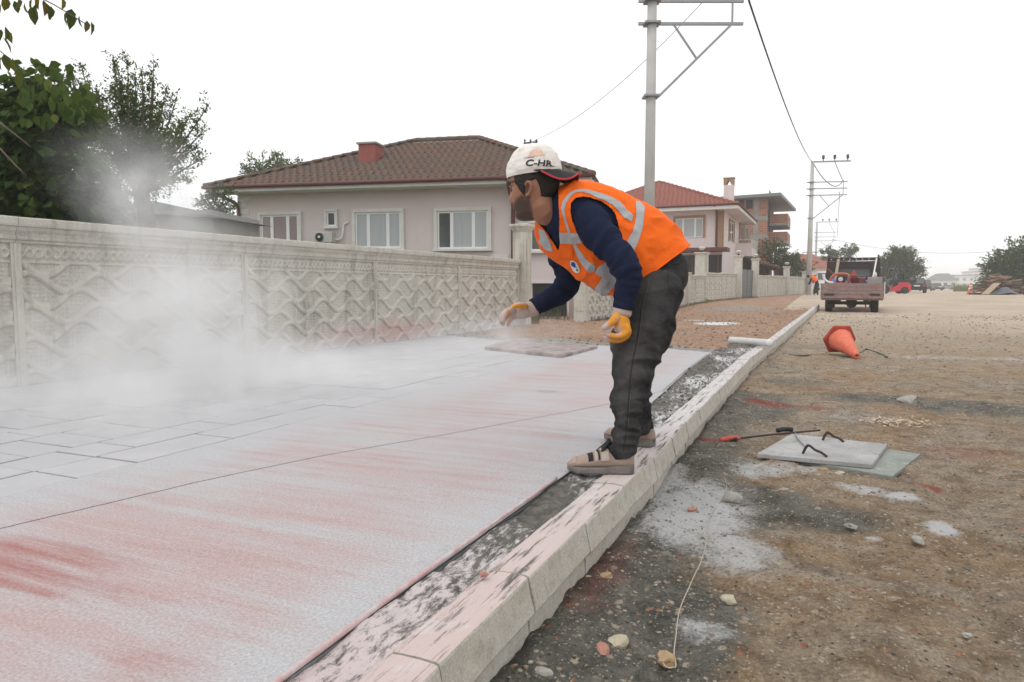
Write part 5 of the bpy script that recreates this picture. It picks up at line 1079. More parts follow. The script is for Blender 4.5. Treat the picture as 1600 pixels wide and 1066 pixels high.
for i, (px, wd, hh, dp) in enumerate(((1512, 16, 7, 380), (1532, 18, 10, 430), (1546, 22, 13, 470))):
    p = AT(px, 450, dp); o = thing('apartment_block', ('low flat-roofed', 'middle-sized', 'tallest')[i] + ' hazy block of flats beyond the dry field', 'building', (p[0], p[1], .4), world=False, group='hazy far blocks')
    MB().box2((-wd / 2, -6, -1), (wd / 2, 6, hh)).build('wall', M_TRIM, o); MB().box2((-wd / 2 - .5, -6.5, hh), (wd / 2 + .5, 6.5, hh + .6)).build('roof', M_SLATE, o)
    for zz_ in np.arange(1.5, hh - 1.5, 3.0):
        for xx_ in np.arange(-wd / 2 + 1.5, wd / 2 - 1, 3.2): MB().box2((xx_, -6.05, zz_), (xx_ + 1.4, -6.001, zz_ + 1.4)).build('window', M_GLASS, o)
def grey_shed():
    p = AT(270, 345, 17); o = thing('garden_shed', 'low grey roofed shed behind the wall by the upright tree', 'shed', (p[0], p[1], .15), world=False, rz=R(20)); zt_ = AT(270, 320, 17)[2] - .15
    MB().box2((-1.3, -1, -.1), (1.5, 1.5, zt_ - .25)).build('wall', M_CONC, o); MB().add([(-1.5, -1.2, zt_ - .25), (1.8, -1.2, zt_ - .45), (1.8, 1.7, zt_ - .4), (-1.5, 1.7, zt_ - .2), (-.6, .2, zt_ + .12)], [(0, 1, 4), (1, 2, 4), (2, 3, 4), (3, 0, 4), (3, 2, 1, 0)]).build('roof', plain('bitumen_sheet', (.07, .075, .085), .8), o)
grey_shed()

# ---- walls, pillars and gate in front of the two-storey house
garden_wall((-5.62, 17.0), (-5.95, 33.2), 6, 'patterned concrete wall just beyond the driveway gap', hi=True)
p2 = G(917, 501, .2); pillar((-5.55, 16.75), 'weathered concrete pillar between the driveway gap and the next wall', 1.75)
w2 = [AT(1069, 479, 33)[:2], AT(1100, 473, 37)[:2], AT(1149, 466, 42)[:2], AT(1158, 466, 43)[:2], AT(1182, 464, 45.5)[:2], AT(1228, 462, 52)[:2], AT(1256, 461, 60)[:2]]
garden_wall(w2[0], w2[1], 2, 'short low stretch of lattice wall before the white painted pillar', hi=False); garden_wall(w2[1] + (.03, .1), w2[2], 2, 'taller lattice wall just before the grey double gate', hi=False, zoff=.12); garden_wall(w2[4], w2[5], 3, 'lattice wall right after the grey double gate', hi=False); garden_wall(w2[5] + (.02, .1), w2[6], 3, 'far lattice wall ending at the second power pole', hi=False)
M_LAMP = plain('lamp_white', (.6, .6, .58), .4)
for q, lab, hh, wd in ((w2[0] + (0, .2), 'stub pillar starting the low lattice wall', 1.5, .4), (w2[1] + (-.3, .9), 'white painted pillar above the low lattice wall', 2.6, .62), (w2[2] + (.1, .25), 'gate pillar on the near side of the grey gate', 2.55, .42), (w2[4] + (-.1, -.2), 'gate pillar on the far side of the grey gate', 2.45, .42), (w2[5] + (0, 0), 'pillar between the two wall stretches past the gate', 2.1, .42), (w2[6] + (0, .1), 'white end pillar of the wall by the second power pole', 1.9, .4)):
    pillar(q, lab, hh, wd=wd)
for q, hh, lab in ((w2[1] + (-.3, .9), 2.6, 'lamp on the white painted pillar'), (w2[2] + (.1, .25), 2.55, 'lamp on the near gate pillar'), (w2[4] + (-.1, -.2), 2.45, 'lamp on the far gate pillar'), (w2[5], 2.1, 'lamp on the pillar past the gate')):
    o = thing('pillar_lamp', lab, 'lamp', (q[0], q[1], float(verge_z(q[1])) + hh), world=False, group='lamps on the pillars'); MB().lathe([(.05, 0), (.05, .10), (.03, .12)], 10).build('stem', M_BLACK, o); MB().lathe([(.07, .12), (.16, .22), (.19, .24), (.10, .30), (.01, .31)], 12).build('shade', M_LAMP, o, True)
ga, gb_ = w2[2] + (.28, .45), w2[4] - (.25, .42); zg = float(verge_z(ga[1])); gt = thing('gate', 'grey metal double gate between the tall gate pillars', 'gate', (*ga, zg), world=False, rz=math.atan2(*(gb_ - ga)[::-1])); LG = float(np.linalg.norm(gb_ - ga)); M_GATE = plain('grey_gate_metal', (.14, .145, .15), .5)
for s0 in (0, 1):
    x0 = s0 * LG / 2 + .02; x1 = x0 + LG / 2 - .04; lf = MB().box2((x0, -.03, .05), (x0 + .08, .03, 1.75)).box2((x1 - .08, -.03, .05), (x1, .03, 1.75)).box2((x0 + .081, -.03, 1.67), (x1 - .081, .03, 1.75)).box2((x0 + .081, -.03, .05), (x1 - .081, .03, .13)).box2((x0 + .081, -.03, .85), (x1 - .081, .03, .92)).build('gate_leaf', M_GATE, gt)
    for i in range(5): a = x0 + .085 + i * (x1 - x0 - .17) / 5; MB().box2((a + .01, -.012, .131), (a + (x1 - x0 - .17) / 5 - .01, .012, .849)).box2((a + .01, -.012, .921), (a + (x1 - x0 - .17) / 5 - .01, .012, 1.669)).build('slat', M_GATE, lf)
# ================================================================== poles, wires, vehicles, street things
M_POLE = weathered('pole_concrete', (0.50, 0.495, 0.475), (0.42, 0.415, 0.40), 2, .85, .3, 60, .004); M_GALV = plain('galvanised_steel', (.30, .31, .32), .45, .7); M_INS = plain('insulator_dark', (.03, .022, .02), .25)
def power_pole(base, label, top_z, br, arms, arm_len, r0=.17, r1=.10, topbar=None, ang=0.0):
    """tapered concrete pole with triangular bracket and cross arms; heights are world z"""
    o = thing('power_pole', label, 'power pole', base, group='concrete power poles'); b = np.array(base, float); dx = np.array([math.cos(ang), math.sin(ang), 0])
    MB().tube(np.array([b - (0, 0, .3), [b[0], b[1], top_z]]), [r0, r1], 20).build('pole', M_POLE, o, True)
    at = lambda z, x=0.0: np.array([b[0], b[1], z]) + dx * x
    for z in [br] + arms: MB().box(at(z), (.40, .40, .05), Matrix.Rotation(ang, 3, 'Z')).build('clamp', M_GALV, o)
    for z in arms: MB().bar(at(z, -.35), at(z, arm_len), .07, .07).build('cross_arm', M_GALV, o)
    tip = at(arms[0], arm_len - .28)
    MB().bar(at(br, .2), tip, .06, .06).build('brace', M_GALV, o); mid_ = at(br, .2) * .48 + tip * .52; MB().bar(mid_, at(arms[0], .55), .045, .045).build('brace', M_GALV, o)
    MB().bar(tip, at(arms[-1] + (.9 if topbar is None else 0), arm_len - .28), .05, .05).build('strut', M_GALV, o)
    if topbar is not None:
        MB().bar(at(topbar, -.1), at(topbar, arm_len + .15), .10, .10).build('cross_arm', M_GALV, o); MB().bar(at(arms[-1], arm_len - .3), at(topbar, arm_len * .62), .05, .05).build('strut', M_GALV, o)
        for k in (.30, .62, .98): MB().lathe([(.03, 0), (.03, .12), (.09, .14), (.10, .24), (.07, .26), (.10, .30), (.08, .40), (.02, .42)], 10, at(topbar, arm_len * k) + (0, 0, .05)).build('insulator', M_INS, o, True)
    return o
b1 = AT(1012, 490, 18.7); b1[2] = float(verge_z(b1[1])); z_of = lambda px, py, d: AT(px, py, d)[2]
power_pole(b1, 'thick concrete power pole on the reddish verge with triangular bracket', z_of(1028, -60, 19), z_of(1019, 161, 18.9), [z_of(1024, 54, 18.9), z_of(1027, 21, 18.9)], 2.35, .150, .115, ang=R(24))
b2 = AT(1263, 461, 51); b2[2] = .48
P2 = power_pole(b2, 'concrete power pole at the end of the far lattice wall', z_of(1270, 256, 51), z_of(1268, 342, 51), [z_of(1268, 307, 51), z_of(1268, 297, 51), z_of(1268, 287, 51)], 2.4, .2, .12, z_of(1268, 256, 51), R(14))
MB().bar(b2 + (-.5, 0, 3.1), b2 + (.5, 0, 3.1), .06, .06).build('service_arm', M_GALV, P2)
b3 = AT(1273, 456, 100); b3[2] = .46
power_pole(b3, 'slimmer power pole further up the road behind the truck', z_of(1279, 348, 100), z_of(1277, 395, 100), [z_of(1277, 377, 100), z_of(1277, 371, 100), z_of(1277, 364, 100)], 2.6, .2, .12, z_of(1279, 348, 100), R(14))
def wire(a, b, sag, r, label, name='cable', n=40, mat=None):
    a, b = np.asarray(a, float), np.asarray(b, float); u = np.linspace(0, 1, n)[:, None]; P = a + (b - a) * u; P[:, 2] -= (4 * sag * u * (1 - u))[:, 0]
    MB().tube(P, r, 6).build(name, mat or M_DARK, None, True, label=label, cat='cable', group='overhead cables')
tipz = AT(1318, 290, 52)
wire(AT(1150, -60, 13), AT(1270, 254, 51), .55, .022, 'thick black cable swooping down to the second power pole'); P_ = resample(np.array([AT(1270, 254, 51), AT(1284, 276, 51.5), AT(1300, 290, 52), AT(1310, 290, 52), AT(1318, 282, 52)]), 24)
MB().tube(P_, .03, 6).build('cable', M_DARK, None, True, label='slack black loop of cable on the second power pole', cat='cable', group='overhead cables')
wire(AT(1110, -10, 18.5), AT(832, 221, 30), .5, .010, 'thin wire running from the thick pole down to the small mast', mat=M_GALV)
wire(AT(1300, 374, 100), AT(1620, 383, 110), 1.6, .03, 'thin wire crossing over the far road', mat=M_GALV)
wire(AT(1312, 300, 51), AT(1308, 372, 100), .4, .02, 'wire strung between the second and third power poles')
wire(AT(1150, 0, 18.9) , AT(1108, 0, 16), .1, .008, 'short wire at the first pole bracket', mat=M_GALV) if False else None
pole_far = AT(832, 300, 30)
o = thing('roof_mast', 'small mast with dark insulators beyond the old tiled roof', 'mast', (pole_far[0], pole_far[1], .2)); MB().tube(np.array([(pole_far[0], pole_far[1], .2), AT(832, 224, 30)]), [.09, .06], 8).build('mast', M_GALV, o); MB().bar(AT(818, 224, 30), AT(840, 222, 30), .06, .06).build('cross_arm', M_DARK, o)
for px in (820, 829, 838): MB().lathe([(.03, 0), (.05, .05), (.02, .12)], 8, AT(px, 222, 30)).build('insulator', M_INS, o)

# ---- materials for vehicles
M_TYRE = weathered('tyre_rubber', (.022, .021, .020), (.05, .046, .042), 8, .9, .3, 60, .004); M_RIM = weathered('dusty_rim', (.26, .21, .16), (.16, .12, .09), 6, .6, 0, 50)
M_BED = weathered('faded_maroon_boards', (.235, .15, .135), (.31, .225, .205), 5, .85, .5, 40, .004, (.13, .085, .075)); M_BODY = plain('black_paint', (.018, .019, .021), .25, var=.3); M_WGLASS = plain('car_glass', (.10, .11, .115), .05, spec=.6); M_ORANGE = weathered('faded_orange_plastic', (.48, .13, .07), (.42, .16, .10), 12, .6, .2, 60, .003); M_BLUE = plain('blue_tarp', (.13, .12, .40), .7, var=.3)
def wheel(par, c, r, wd, axis='x', rim=M_RIM):
    M = Matrix.Rotation(R(90), 3, 'Y') if axis == 'x' else Matrix.Rotation(R(90), 3, 'X')
    w_ = MB().lathe([(r * .62, -wd / 2), (r * .93, -wd / 2), (r, -wd * .36), (r, wd * .36), (r * .93, wd / 2), (r * .62, wd / 2)], 28, c, M).build('wheel', M_TYRE, par, True); MB().lathe([(.02, -wd * .53), (r * .25, -wd * .52), (r * .35, -wd * .30), (r * .58, -wd * .30), (r * .64, -wd * .49), (r * .64, wd * .49), (r * .58, wd * .30), (.02, wd * .35)], 20, c, M).build('rim', rim, w_, True); return w_
# ---- dropside truck seen from behind, loaded with tools (local: x right, y forward, z up)
tp = AT(1330, 483, 24.7); TRK = thing('dropside_truck', 'small dropside truck with faded maroon tailboard parked by the kerb', 'truck', (tp[0], tp[1], float(road_z(tp[1]))), world=False, rz=R(-2.0))
HW_, BZ0, BZ1 = 1.0, .50, 1.03; TL = 3.1
MB().box2((-HW_ + .02, .05, BZ0 - .06), (HW_ - .02, TL, BZ0)).build('bed_floor', M_BED, TRK)
for i in range(4): MB().box2((-HW_, -.03, BZ0 + i * .1335), (HW_, .012, BZ0 + i * .1335 + .127)).build('tailboard_plank', M_BED, TRK, bevel=.008)
for x in (-HW_ - .03, HW_): MB().box2((x, -.05, BZ0 - .05), (x + .03, .05, BZ1 + .05)).build('corner_post', M_TRIM, TRK)
for x in (-.72, .72): MB().box2((x - .16, -.045, BZ0 + .10), (x + .16, -.031, BZ0 + .17)).build('tail_lamp', M_BLACK, TRK)
MB().lathe([(.01, 0), (.10, 0), (.10, .02), (.01, .025)], 16, (.42, -.032, BZ0 + .16), Matrix.Rotation(R(90), 3, 'X')).build('tailboard_catch', M_BED, TRK)
for sx in (-1, 1):
    for i in range(3): MB().box2((sx * HW_ - .02, .055, BZ0 + i * .18), (sx * HW_ + .02, TL, BZ0 + i * .18 + .172)).build('side_plank', M_BED, TRK)
M_RACK = weathered('dark_rusty_steel', (.045, .035, .033), (.075, .055, .05), 6, .8, .3, 40, .004)
rk_ = MB(); hb = 2.02
rk_.bar((-HW_ - .02, TL, BZ0), (-.86, TL, hb + .1), .06, .06).bar((HW_ + .02, TL, BZ0), (.86, TL, hb + .12), .06, .06).bar((-.88, TL, hb - .03), (.88, TL, hb - .03), .05, .10); rk_.box2((-.9, TL - .03, hb - .10), (.9, TL - .01, hb + .02)); hbk = rk_.build('headboard_frame', M_RACK, TRK)
for z0, z1 in ((1.03, 1.32), (1.62, 1.90)):
    MB().box2((-.93, TL - .02, z0), (.93, TL + .02, z1)).build('headboard_panel', M_RACK, TRK)
for x0, x1 in ((-.93, -.62), (.62, .93)): MB().box2((x0, TL - .02, 1.321), (x1, TL + .02, 1.619)).build('headboard_panel', M_RACK, TRK)
for i in range(7): MB().lathe([(.001, 0), (.022, 0), (.022, .012), (.001, .012)], 8, (-.78 + i * .22, TL - .032, hb - .04), Matrix.Rotation(R(90), 3, 'X')).build('bolt', M_TRIM, TRK)
cab = MB().loft([[(-.85, TL + .1, .55), (.85, TL + .1, .55), (.85, TL + 1.9, .55), (-.85, TL + 1.9, .55)], [(-.86, TL + .1, 1.25), (.86, TL + .1, 1.25), (.86, TL + 1.95, 1.2), (-.86, TL + 1.95, 1.2)], [(-.76, TL + .2, 1.82), (.76, TL + .2, 1.82), (.76, TL + 1.45, 1.82), (-.76, TL + 1.45, 1.82)], [(-.70, TL + .3, 1.88), (.70, TL + .3, 1.88), (.70, TL + 1.35, 1.88), (-.70, TL + 1.35, 1.88)]]).build('cab', M_BED, TRK, bevel=.03)
MB().box2((-.6, TL + .11, 1.34), (.6, TL + .15, 1.66)).build('rear_window', M_WGLASS, TRK)
for x in (-.74, .74): wheel(TRK, (x, .75, .34), .34, .24); wheel(TRK, (x, TL + 1.1, .34), .34, .22)
MB().box2((-.55, .3, .36), (-.40, TL + 1, BZ0 - .061)).box2((.40, .3, .36), (.55, TL + 1, BZ0 - .061)).build('chassis_rail', M_RACK, TRK); MB().box2((-.72, .69, .27), (.72, .81, .39)).build('axle', M_RACK, TRK); MB().lathe([(.01, -.14), (.16, -.12), (.19, 0), (.16, .12), (.01, .14)], 16, (0, .75, .34), Matrix.Rotation(R(90), 3, 'X')).build('differential', M_RACK, TRK, True)
MB().box2((.43, .1, .2), (.47, .13, .44)).build('mud_flap_stay', M_RACK, TRK)
TZ = float(road_z(tp[1])); trz = Matrix.Rotation(R(-2), 4, 'Z')
def load(name, label, cat, x, y, z): q = trz @ Vector((x, y, z)); return thing(name, label, cat, (tp[0] + q.x, tp[1] + q.y, TZ + q.z), world=False, rz=R(-2), group='load on the truck')
FL = BZ0 + .001
o = load('plate_compactor', 'orange plate compactor standing in the truck bed', 'machine', -.40, .45, BZ1 - .05); MB().prism([(-.34, -.1), (.25, -.1), (.25, .08), (-.30, .08)], .5).build('base_plate', M_ORANGE, o, bevel=.02)
MB().tube(resample(np.array([(-.28, .1, .08), (-.30, .1, .22), (-.14, .1, .38), (.2, .1, .38), (.28, .1, .28), (.26, .1, .08)]), 20), .045, 8).tube(resample(np.array([(-.28, .4, .08), (-.30, .4, .22), (-.14, .4, .38), (.2, .4, .38), (.28, .4, .28), (.26, .4, .08)]), 20), .045, 8).build('guard_frame', M_ORANGE, o, True)
MB().box2((-.12, .12, .085), (.18, .38, .30)).build('engine', M_RACK, o, bevel=.03); MB().lathe([(.01, 0), (.08, 0), (.08, .04), (.01, .05)], 14, (.02, .11, .20), Matrix.Rotation(R(90), 3, 'X')).build('recoil_starter', M_TRIM, o); MB().tube(np.array([(-.2, .25, .36), (-.42, .5, .58)]), .03, 8).build('handle', M_WOOD, o)
for x, lab, mm, h in ((.06, 'red plastic bucket in the truck bed beside the compactor', plain('red_bucket', (.36, .06, .06), .6), .30), (.29, 'pinkish dusty bucket in the truck bed', plain('pink_bucket', (.50, .24, .21), .7), .29)):
    o = load('bucket', lab, 'bucket', x, .35, BZ1 - .10); MB().lathe([(.10, 0), (.125, h), (.132, h), (.132, h + .02), (.115, h + .02), (.095, .02), (.01, .02)], 20).build('pail', mm, o, True); MB().tube(np.array([(.12 * math.cos(a), 0, h + .10 * math.sin(a)) for a in np.linspace(0, math.pi, 14)]), .005, 6).build('bail_handle', M_GALV, o)
o = load('concrete_block', 'grey concrete block at the right of the truck bed', 'block', .72, .40, BZ1 - .10); MB().box2((-.24, -.15, 0), (.22, .15, .32)).build('block', M_CONC, o, bevel=.02); MB().lathe([(.05, .32), (.05, .42), (.02, .5)], 10).build('bottle', M_TRIM, o, True)
o = load('tarp_bundle', 'folded blue tarpaulin lying across the truck bed', 'tarpaulin', 0, 1.4, BZ0); P = np.stack(np.meshgrid(np.linspace(-.68, .72, 40), np.linspace(-.5, .5, 24), indexing='ij'), -1); hgt = .62 + .16 * fbm(P[..., 0] * 3, P[..., 1] * 3, oct=3, seed=3) - .3 * (np.abs(P[..., 1]) / .5) ** 4; MB().grid(np.concatenate([P, hgt[..., None]], -1)).grid(np.stack([np.stack([P[:, 0, 0], P[:, 0, 1] , 0 * P[:, 0, 0]], -1), np.concatenate([P[:, 0], hgt[:, 0, None]], -1)], 0)).build('tarp_sheet', M_BLUE, o, True)
for a, b, r_, lab, mm in (((-.62, 1.0, .6), (-.52, 2.95, 1.98), .05, 'light wooden plank leaning on the truck headboard', weathered('pale_wood', (.36, .30, .23), (.28, .22, .16), 8, .85)), ((.58, .8, .62), (.80, 2.95, 1.99), .025, 'thin pale pole leaning on the truck headboard', M_TRIM), ((.30, 1.0, 1.25), (.52, .7, .95), .035, 'black beam lying over the blue tarpaulin', M_DARK)):
    o = load('plank', lab, 'plank', 0, 0, 0); MB().bar(a, b, r_ * 2, .03).build('board', mm, o)
o = load('bent_pipe', 'white bent gutter pipe hanging over the truck\'s left side', 'pipe', -.88, .3, BZ1 - .02); MB().tube(resample(np.array([(-.06, 0, .35), (-.02, 0, .18), (.10, 0, .07), (.26, .05, .04)]), 16), .045, 10).build('pipe', M_UPVC, o, True)
o = load('warning_triangle', 'red warning triangle behind the truck headboard opening', 'sign', .03, TL - .1, 1.36); MB().prism([(-.13, 0), (.13, 0), (0, .22)], .015).build('plate', plain('warning_red', (.5, .06, .03), .5), o)

# ---- red and black forklift seen from the side
fp = AT(1401, 463, 62); FK = thing('forklift', 'red and black forklift truck parked sideways past the loaded truck', 'forklift', (fp[0], fp[1], float(road_z(fp[1]))), world=False, rz=R(20)); M_FRED = plain('forklift_red', (.52, .03, .045), .4)
MB().prism([(-1.1, .25), (-.2, .75), (-.1, .98), (.75, .98), (.95, .75), (.95, .2), (.75, .2), (.55, .55), (.2, .55), (0, .2), (-1.1, .2)], 1.1, c=(0, -.55, 0)).build('body', M_FRED, FK, bevel=.03)
wheel(FK, (-1.25, -.5, .38), .38, .3, 'y'); wheel(FK, (-1.25, .5, .38), .38, .3, 'y'); wheel(FK, (.42, -.5, .30), .30, .25, 'y', plain('green_rim', (.12, .16, .09), .6)); wheel(FK, (.42, .5, .30), .30, .25, 'y')
for a, b in (((-.75, .8), (-.45, 2.2)), ((.35, 1.0), (.35, 2.2)), ((1.35, 1.0), (1.05, 2.2))):
    for y_ in (-.52, .52): MB().bar((a[0], y_, a[1]), (b[0], y_, b[1]), .09, .09).build('cab_post', M_BODY, FK)
MB().box2((-.5, -.58, 2.18), (1.1, .58, 2.28)).build('roof', M_BODY, FK); MB().box2((-.85, -.5, .80), (1.3, .5, 1.25)).build('cab_side', M_BODY, FK, bevel=.05)
for y_ in (-.35, .35): MB().box2((-1.75, y_ - .07, .1), (-1.62, y_ + .07, 2.3)).box2((-1.55, y_ - .05, .1), (-1.48, y_ + .05, 2.1)).build('mast_rail', M_BODY, FK)
for z_ in (.4, 1.2, 2.2): MB().box2((-1.74, -.28, z_), (-1.64, .28, z_ + .1)).build('mast_crossbar', M_BODY, FK)
MB().box2((-2.5, -.3, .08), (-1.76, -.2, .13)).box2((-2.5, .2, .08), (-1.76, .3, .13)).build('fork', M_RACK, FK); MB().box2((-.1, -.25, 1.2), (.3, .25, 1.75)).build('seat', M_BODY, FK, bevel=.05)
# ---- cars
def car(name, label, p, rz, L, W_, Hc, mat, kind='suv', parts=True):
    o = thing(name, label, 'car', (p[0], p[1], float(road_z(p[1]))), world=False, rz=rz, group='vehicles down the road'); h1 = Hc * .56
    S = [];  prof = [(-L / 2, .35, h1 * .85), (-L / 2 + .1, .3, h1), (-L * .28, .28, h1 * 1.02), (L * .18, .28, h1 * 1.0), (L / 2 - .15, .3, h1 * .86), (L / 2, .4, h1 * .68)]
    for y, z0, z1 in prof: S.append([(-W_ / 2 + .04, y, z0), (W_ / 2 - .04, y, z0), (W_ / 2, y, (z0 + z1) / 2), (W_ / 2 - .06, y, z1), (-W_ / 2 + .06, y, z1), (-W_ / 2, y, (z0 + z1) / 2)])
    MB().loft(S).build('body', mat, o, bevel=.05)
    k = W_ / 2 - .1; yb, yf = (-L / 2 + .12, L * .2) if kind == 'suv' else (-L * .34, L * .2)
    MB().loft([[(-k, yb, h1), (k, yb, h1), (k, yf, h1), (-k, yf, h1)], [(-k + .14, yb + .22, Hc - .04), (k - .14, yb + .22, Hc - .04), (k - .14, yf - .7, Hc - .04), (-k + .14, yf - .7, Hc - .04)], [(-k + .2, yb + .3, Hc), (k - .2, yb + .3, Hc), (k - .2, yf - .8, Hc), (-k + .2, yf - .8, Hc)]]).build('cabin', mat, o, bevel=.04)
    M_ = Matrix.Rotation(math.atan2(.22, Hc - h1) * 1.0, 3, 'X'); MB().box((0, yb + .105, (h1 + Hc) / 2), (2 * k - .36, .02, (Hc - h1) * .72), Matrix.Rotation(-math.atan2(.22, Hc - h1), 3, 'X')).build('rear_window', M_WGLASS, o)
    for sx in (-1, 1):
        MB().box((sx * (k - .06), (yb + yf) / 2 - .2, (h1 + Hc) / 2), (.02, (yf - yb) * .55, (Hc - h1) * .6), Matrix.Rotation(sx * -math.atan2(.14, Hc - h1), 3, 'Y')).build('side_window', M_WGLASS, o)
        MB().box2((sx * (W_ / 2 - .24) - .08, -L / 2 - .02, h1 * .78), (sx * (W_ / 2 - .24) + .08, -L / 2 + .05, h1 * .98)).build('tail_light', plain('tail_light_red', (.5, .02, .02), .3), o)
        for y in (-L * .3, L * .32): wheel(o, (sx * (W_ / 2 - .12), y, .33), .33, .22)
    MB().box2((-W_ / 2 + .05, -L / 2 - .06, .32), (W_ / 2 - .05, -L / 2 - .001, .52)).build('bumper', M_DARK, o); MB().box2((-.26, -L / 2 - .07, .66), (.26, -L / 2 - .04, .78)).build('number_plate', M_UPVC, o); return o
car('parked_car', 'black hatchback with red tail lights beside the forklift', AT(1431, 460, 72), R(-4), 4.2, 1.75, 1.5, M_BODY)
car('parked_car', 'dark grey jeep parked beyond the black hatchback', AT(1446, 456, 118), R(-8), 4.2, 1.85, 1.85, plain('dark_grey_paint', (.06, .065, .068), .4))
car('parked_car', 'dusty dark car last in the row of vehicles', AT(1459, 455, 135), R(20), 4.4, 1.75, 1.45, plain('dusty_paint', (.11, .11, .11), .5), 'sedan')
car('parked_car', 'small grey car before the white house', AT(1480, 452.5, 200), R(60), 4.2, 1.75, 1.45, plain('grey_paint', (.2, .2, .21), .5), 'sedan')
o = car('parked_van', 'white van half hidden between pole and truck', AT(1288, 460, 66), R(2), 4.6, 1.9, 2.0, M_UPVC); o['category'] = 'van'

# ---- traffic cones
M_CONE = weathered('cone_orange', (.66, .14, .075), (.72, .22, .15), 14, .6, .15, 80, .002, (.45, .13, .08)); M_CONEB = weathered('cone_base_red', (.36, .045, .03), (.42, .075, .05), 9, .65, .15, 80, .002)
def cone(label, h=.75, stripes=True, base_n=6, world=(0, 0, 0), M=None, group='traffic cones'):
    o = thing('traffic_cone', label, 'traffic cone', world, world=False, group=group); rb = .20 * h / .75
    MB().lathe([(.29 * h / .75, 0), (.30 * h / .75, .012), (.28 * h / .75, .035), (rb + .015, .045)], base_n).build('base', M_CONEB, o, bevel=.006); MB().lathe([(rb + .012, .03), (rb, .06), (.045, h - .01), (.035, h), (.024, h - .005), (.02, h - .1), (.01, h - .12)], 28).build('cone_body', M_CONE, o, True)
    if stripes:
        for z0, z1 in ((.42, .58), (.7, .82)): r_ = lambda z: rb + (.045 - rb) * (z * h - .06) / (h - .07); MB().lathe([(r_(z0) + .003, z0 * h), (r_(z1) + .003, z1 * h), (r_(z1) - .004, z1 * h), (r_(z0) - .004, z0 * h)], 24).build('stripe', M_UPVC, o, True)
    return o
c1 = cone('faded orange traffic cone lying on its side on the dirt road', .62, False); bp = GR(1311, 556); tpn = GR(1340, 566)
ax = np.array([tpn[0] - bp[0], tpn[1] - bp[1], 0]); 
dirc = (tpn - bp); dirc[2] = 0; dirc = np.array([.42, -1.0, 0]); dirc /= np.linalg.norm(dirc); tilt = R(90) + math.atan2(.245 - .03, .62)
zax = np.array([*(dirc[:2] * math.sin(tilt)), math.cos(tilt)]); xax = np.cross([0, 0, 1.], zax); xax /= np.linalg.norm(xax); yax = np.cross(zax, xax)
Mx = Matrix([[xax[0], yax[0], zax[0]], [xax[1], yax[1], zax[1]], [xax[2], yax[2], zax[2]]]); bb = GR(1310, 556); c1.rotation_euler = Mx.to_euler(); c1.location = (bb[0], bb[1], float(road_z(bb[1])) + .255)
q = GR(1516, 463); q = AT(1516, 462, 55); c2 = cone('upright orange cone with white band left of the woodpile', .9, True, 4, (q[0], q[1], float(road_z(q[1])))); q = AT(1535.5, 463, 53); c3 = cone('upright faded cone against the woodpile boards', .75, True, 4, (q[0], q[1], float(road_z(q[1]))))

# ---- woodpile on the right
q = AT(1566, 465, 52); WP = thing('woodpile', 'heap of split logs at the roadside below the big trees', 'woodpile', (q[0], q[1], float(road_z(q[1]))), world=False, rz=R(18)); lm = [weathered('log_wood', (.20, .12, .085), (.29, .20, .145), 7, .9, .4, 30, .01), weathered('log_bark', (.10, .065, .05), (.15, .10, .08), 7, .9, .4, 30, .01)]; rw = random.Random(9)
for i in range(95):
    xx_ = rw.gauss(0, 1.05); yy_ = rw.uniform(-.5, .9); hmx = max(.1, 1.55 - abs(xx_ + .2) * .62); zz_ = rw.uniform(.08, hmx); L = rw.uniform(.5, 1.3); a = rw.uniform(-.5, .5) + (math.pi / 2 if rw.random() < .35 else 0); dd = np.array([math.cos(a), math.sin(a), rw.uniform(-.25, .25)]) * L / 2; c = np.array([xx_, yy_, zz_]); MB().tube(np.array([c - dd, c + dd]), [rw.uniform(.05, .09)] * 2, 7).build('log', lm[i % 2], WP)
q = AT(1553, 465, 50.5); o = thing('leaning_board', 'pale board leaning against the woodpile', 'board', (q[0], q[1], float(road_z(q[1]))), world=False, rz=R(20)); MB().bar((-.75, -.2, .05), (.35, .3, .85), .5, .05).build('board', weathered('pale_board', (.42, .33, .24), (.33, .25, .18), 6, .85), o)
o = thing('plastic_sheet', 'dark plastic sheet over a low heap by the woodpile', 'sheet', (q[0] + .6, q[1] + .3, float(road_z(q[1]))), world=False, rz=R(20)); P = np.stack(np.meshgrid(np.linspace(-.9, 1.1, 24), np.linspace(-.6, .6, 14), indexing='ij'), -1); hgt = .55 * np.exp(-((P[..., 0] - .1) / .6) ** 2 - (P[..., 1] / .5) ** 2) + .04 * fbm(P[..., 0] * 4, P[..., 1] * 4, seed=2) + .03; MB().grid(np.concatenate([P, hgt[..., None]], -1)).build('sheet', plain('grey_plastic', (.09, .10, .12), .4), o, True)
o = thing('timber_beam', 'dark timber beam lying on the road between the two cones', 'beam', (*AT(1524, 464, 53)[:2], .5), world=False, rz=R(15)); MB().box2((-.45, -.08, 0), (2.2, .08, .14)).build('beam', M_RACK, o)

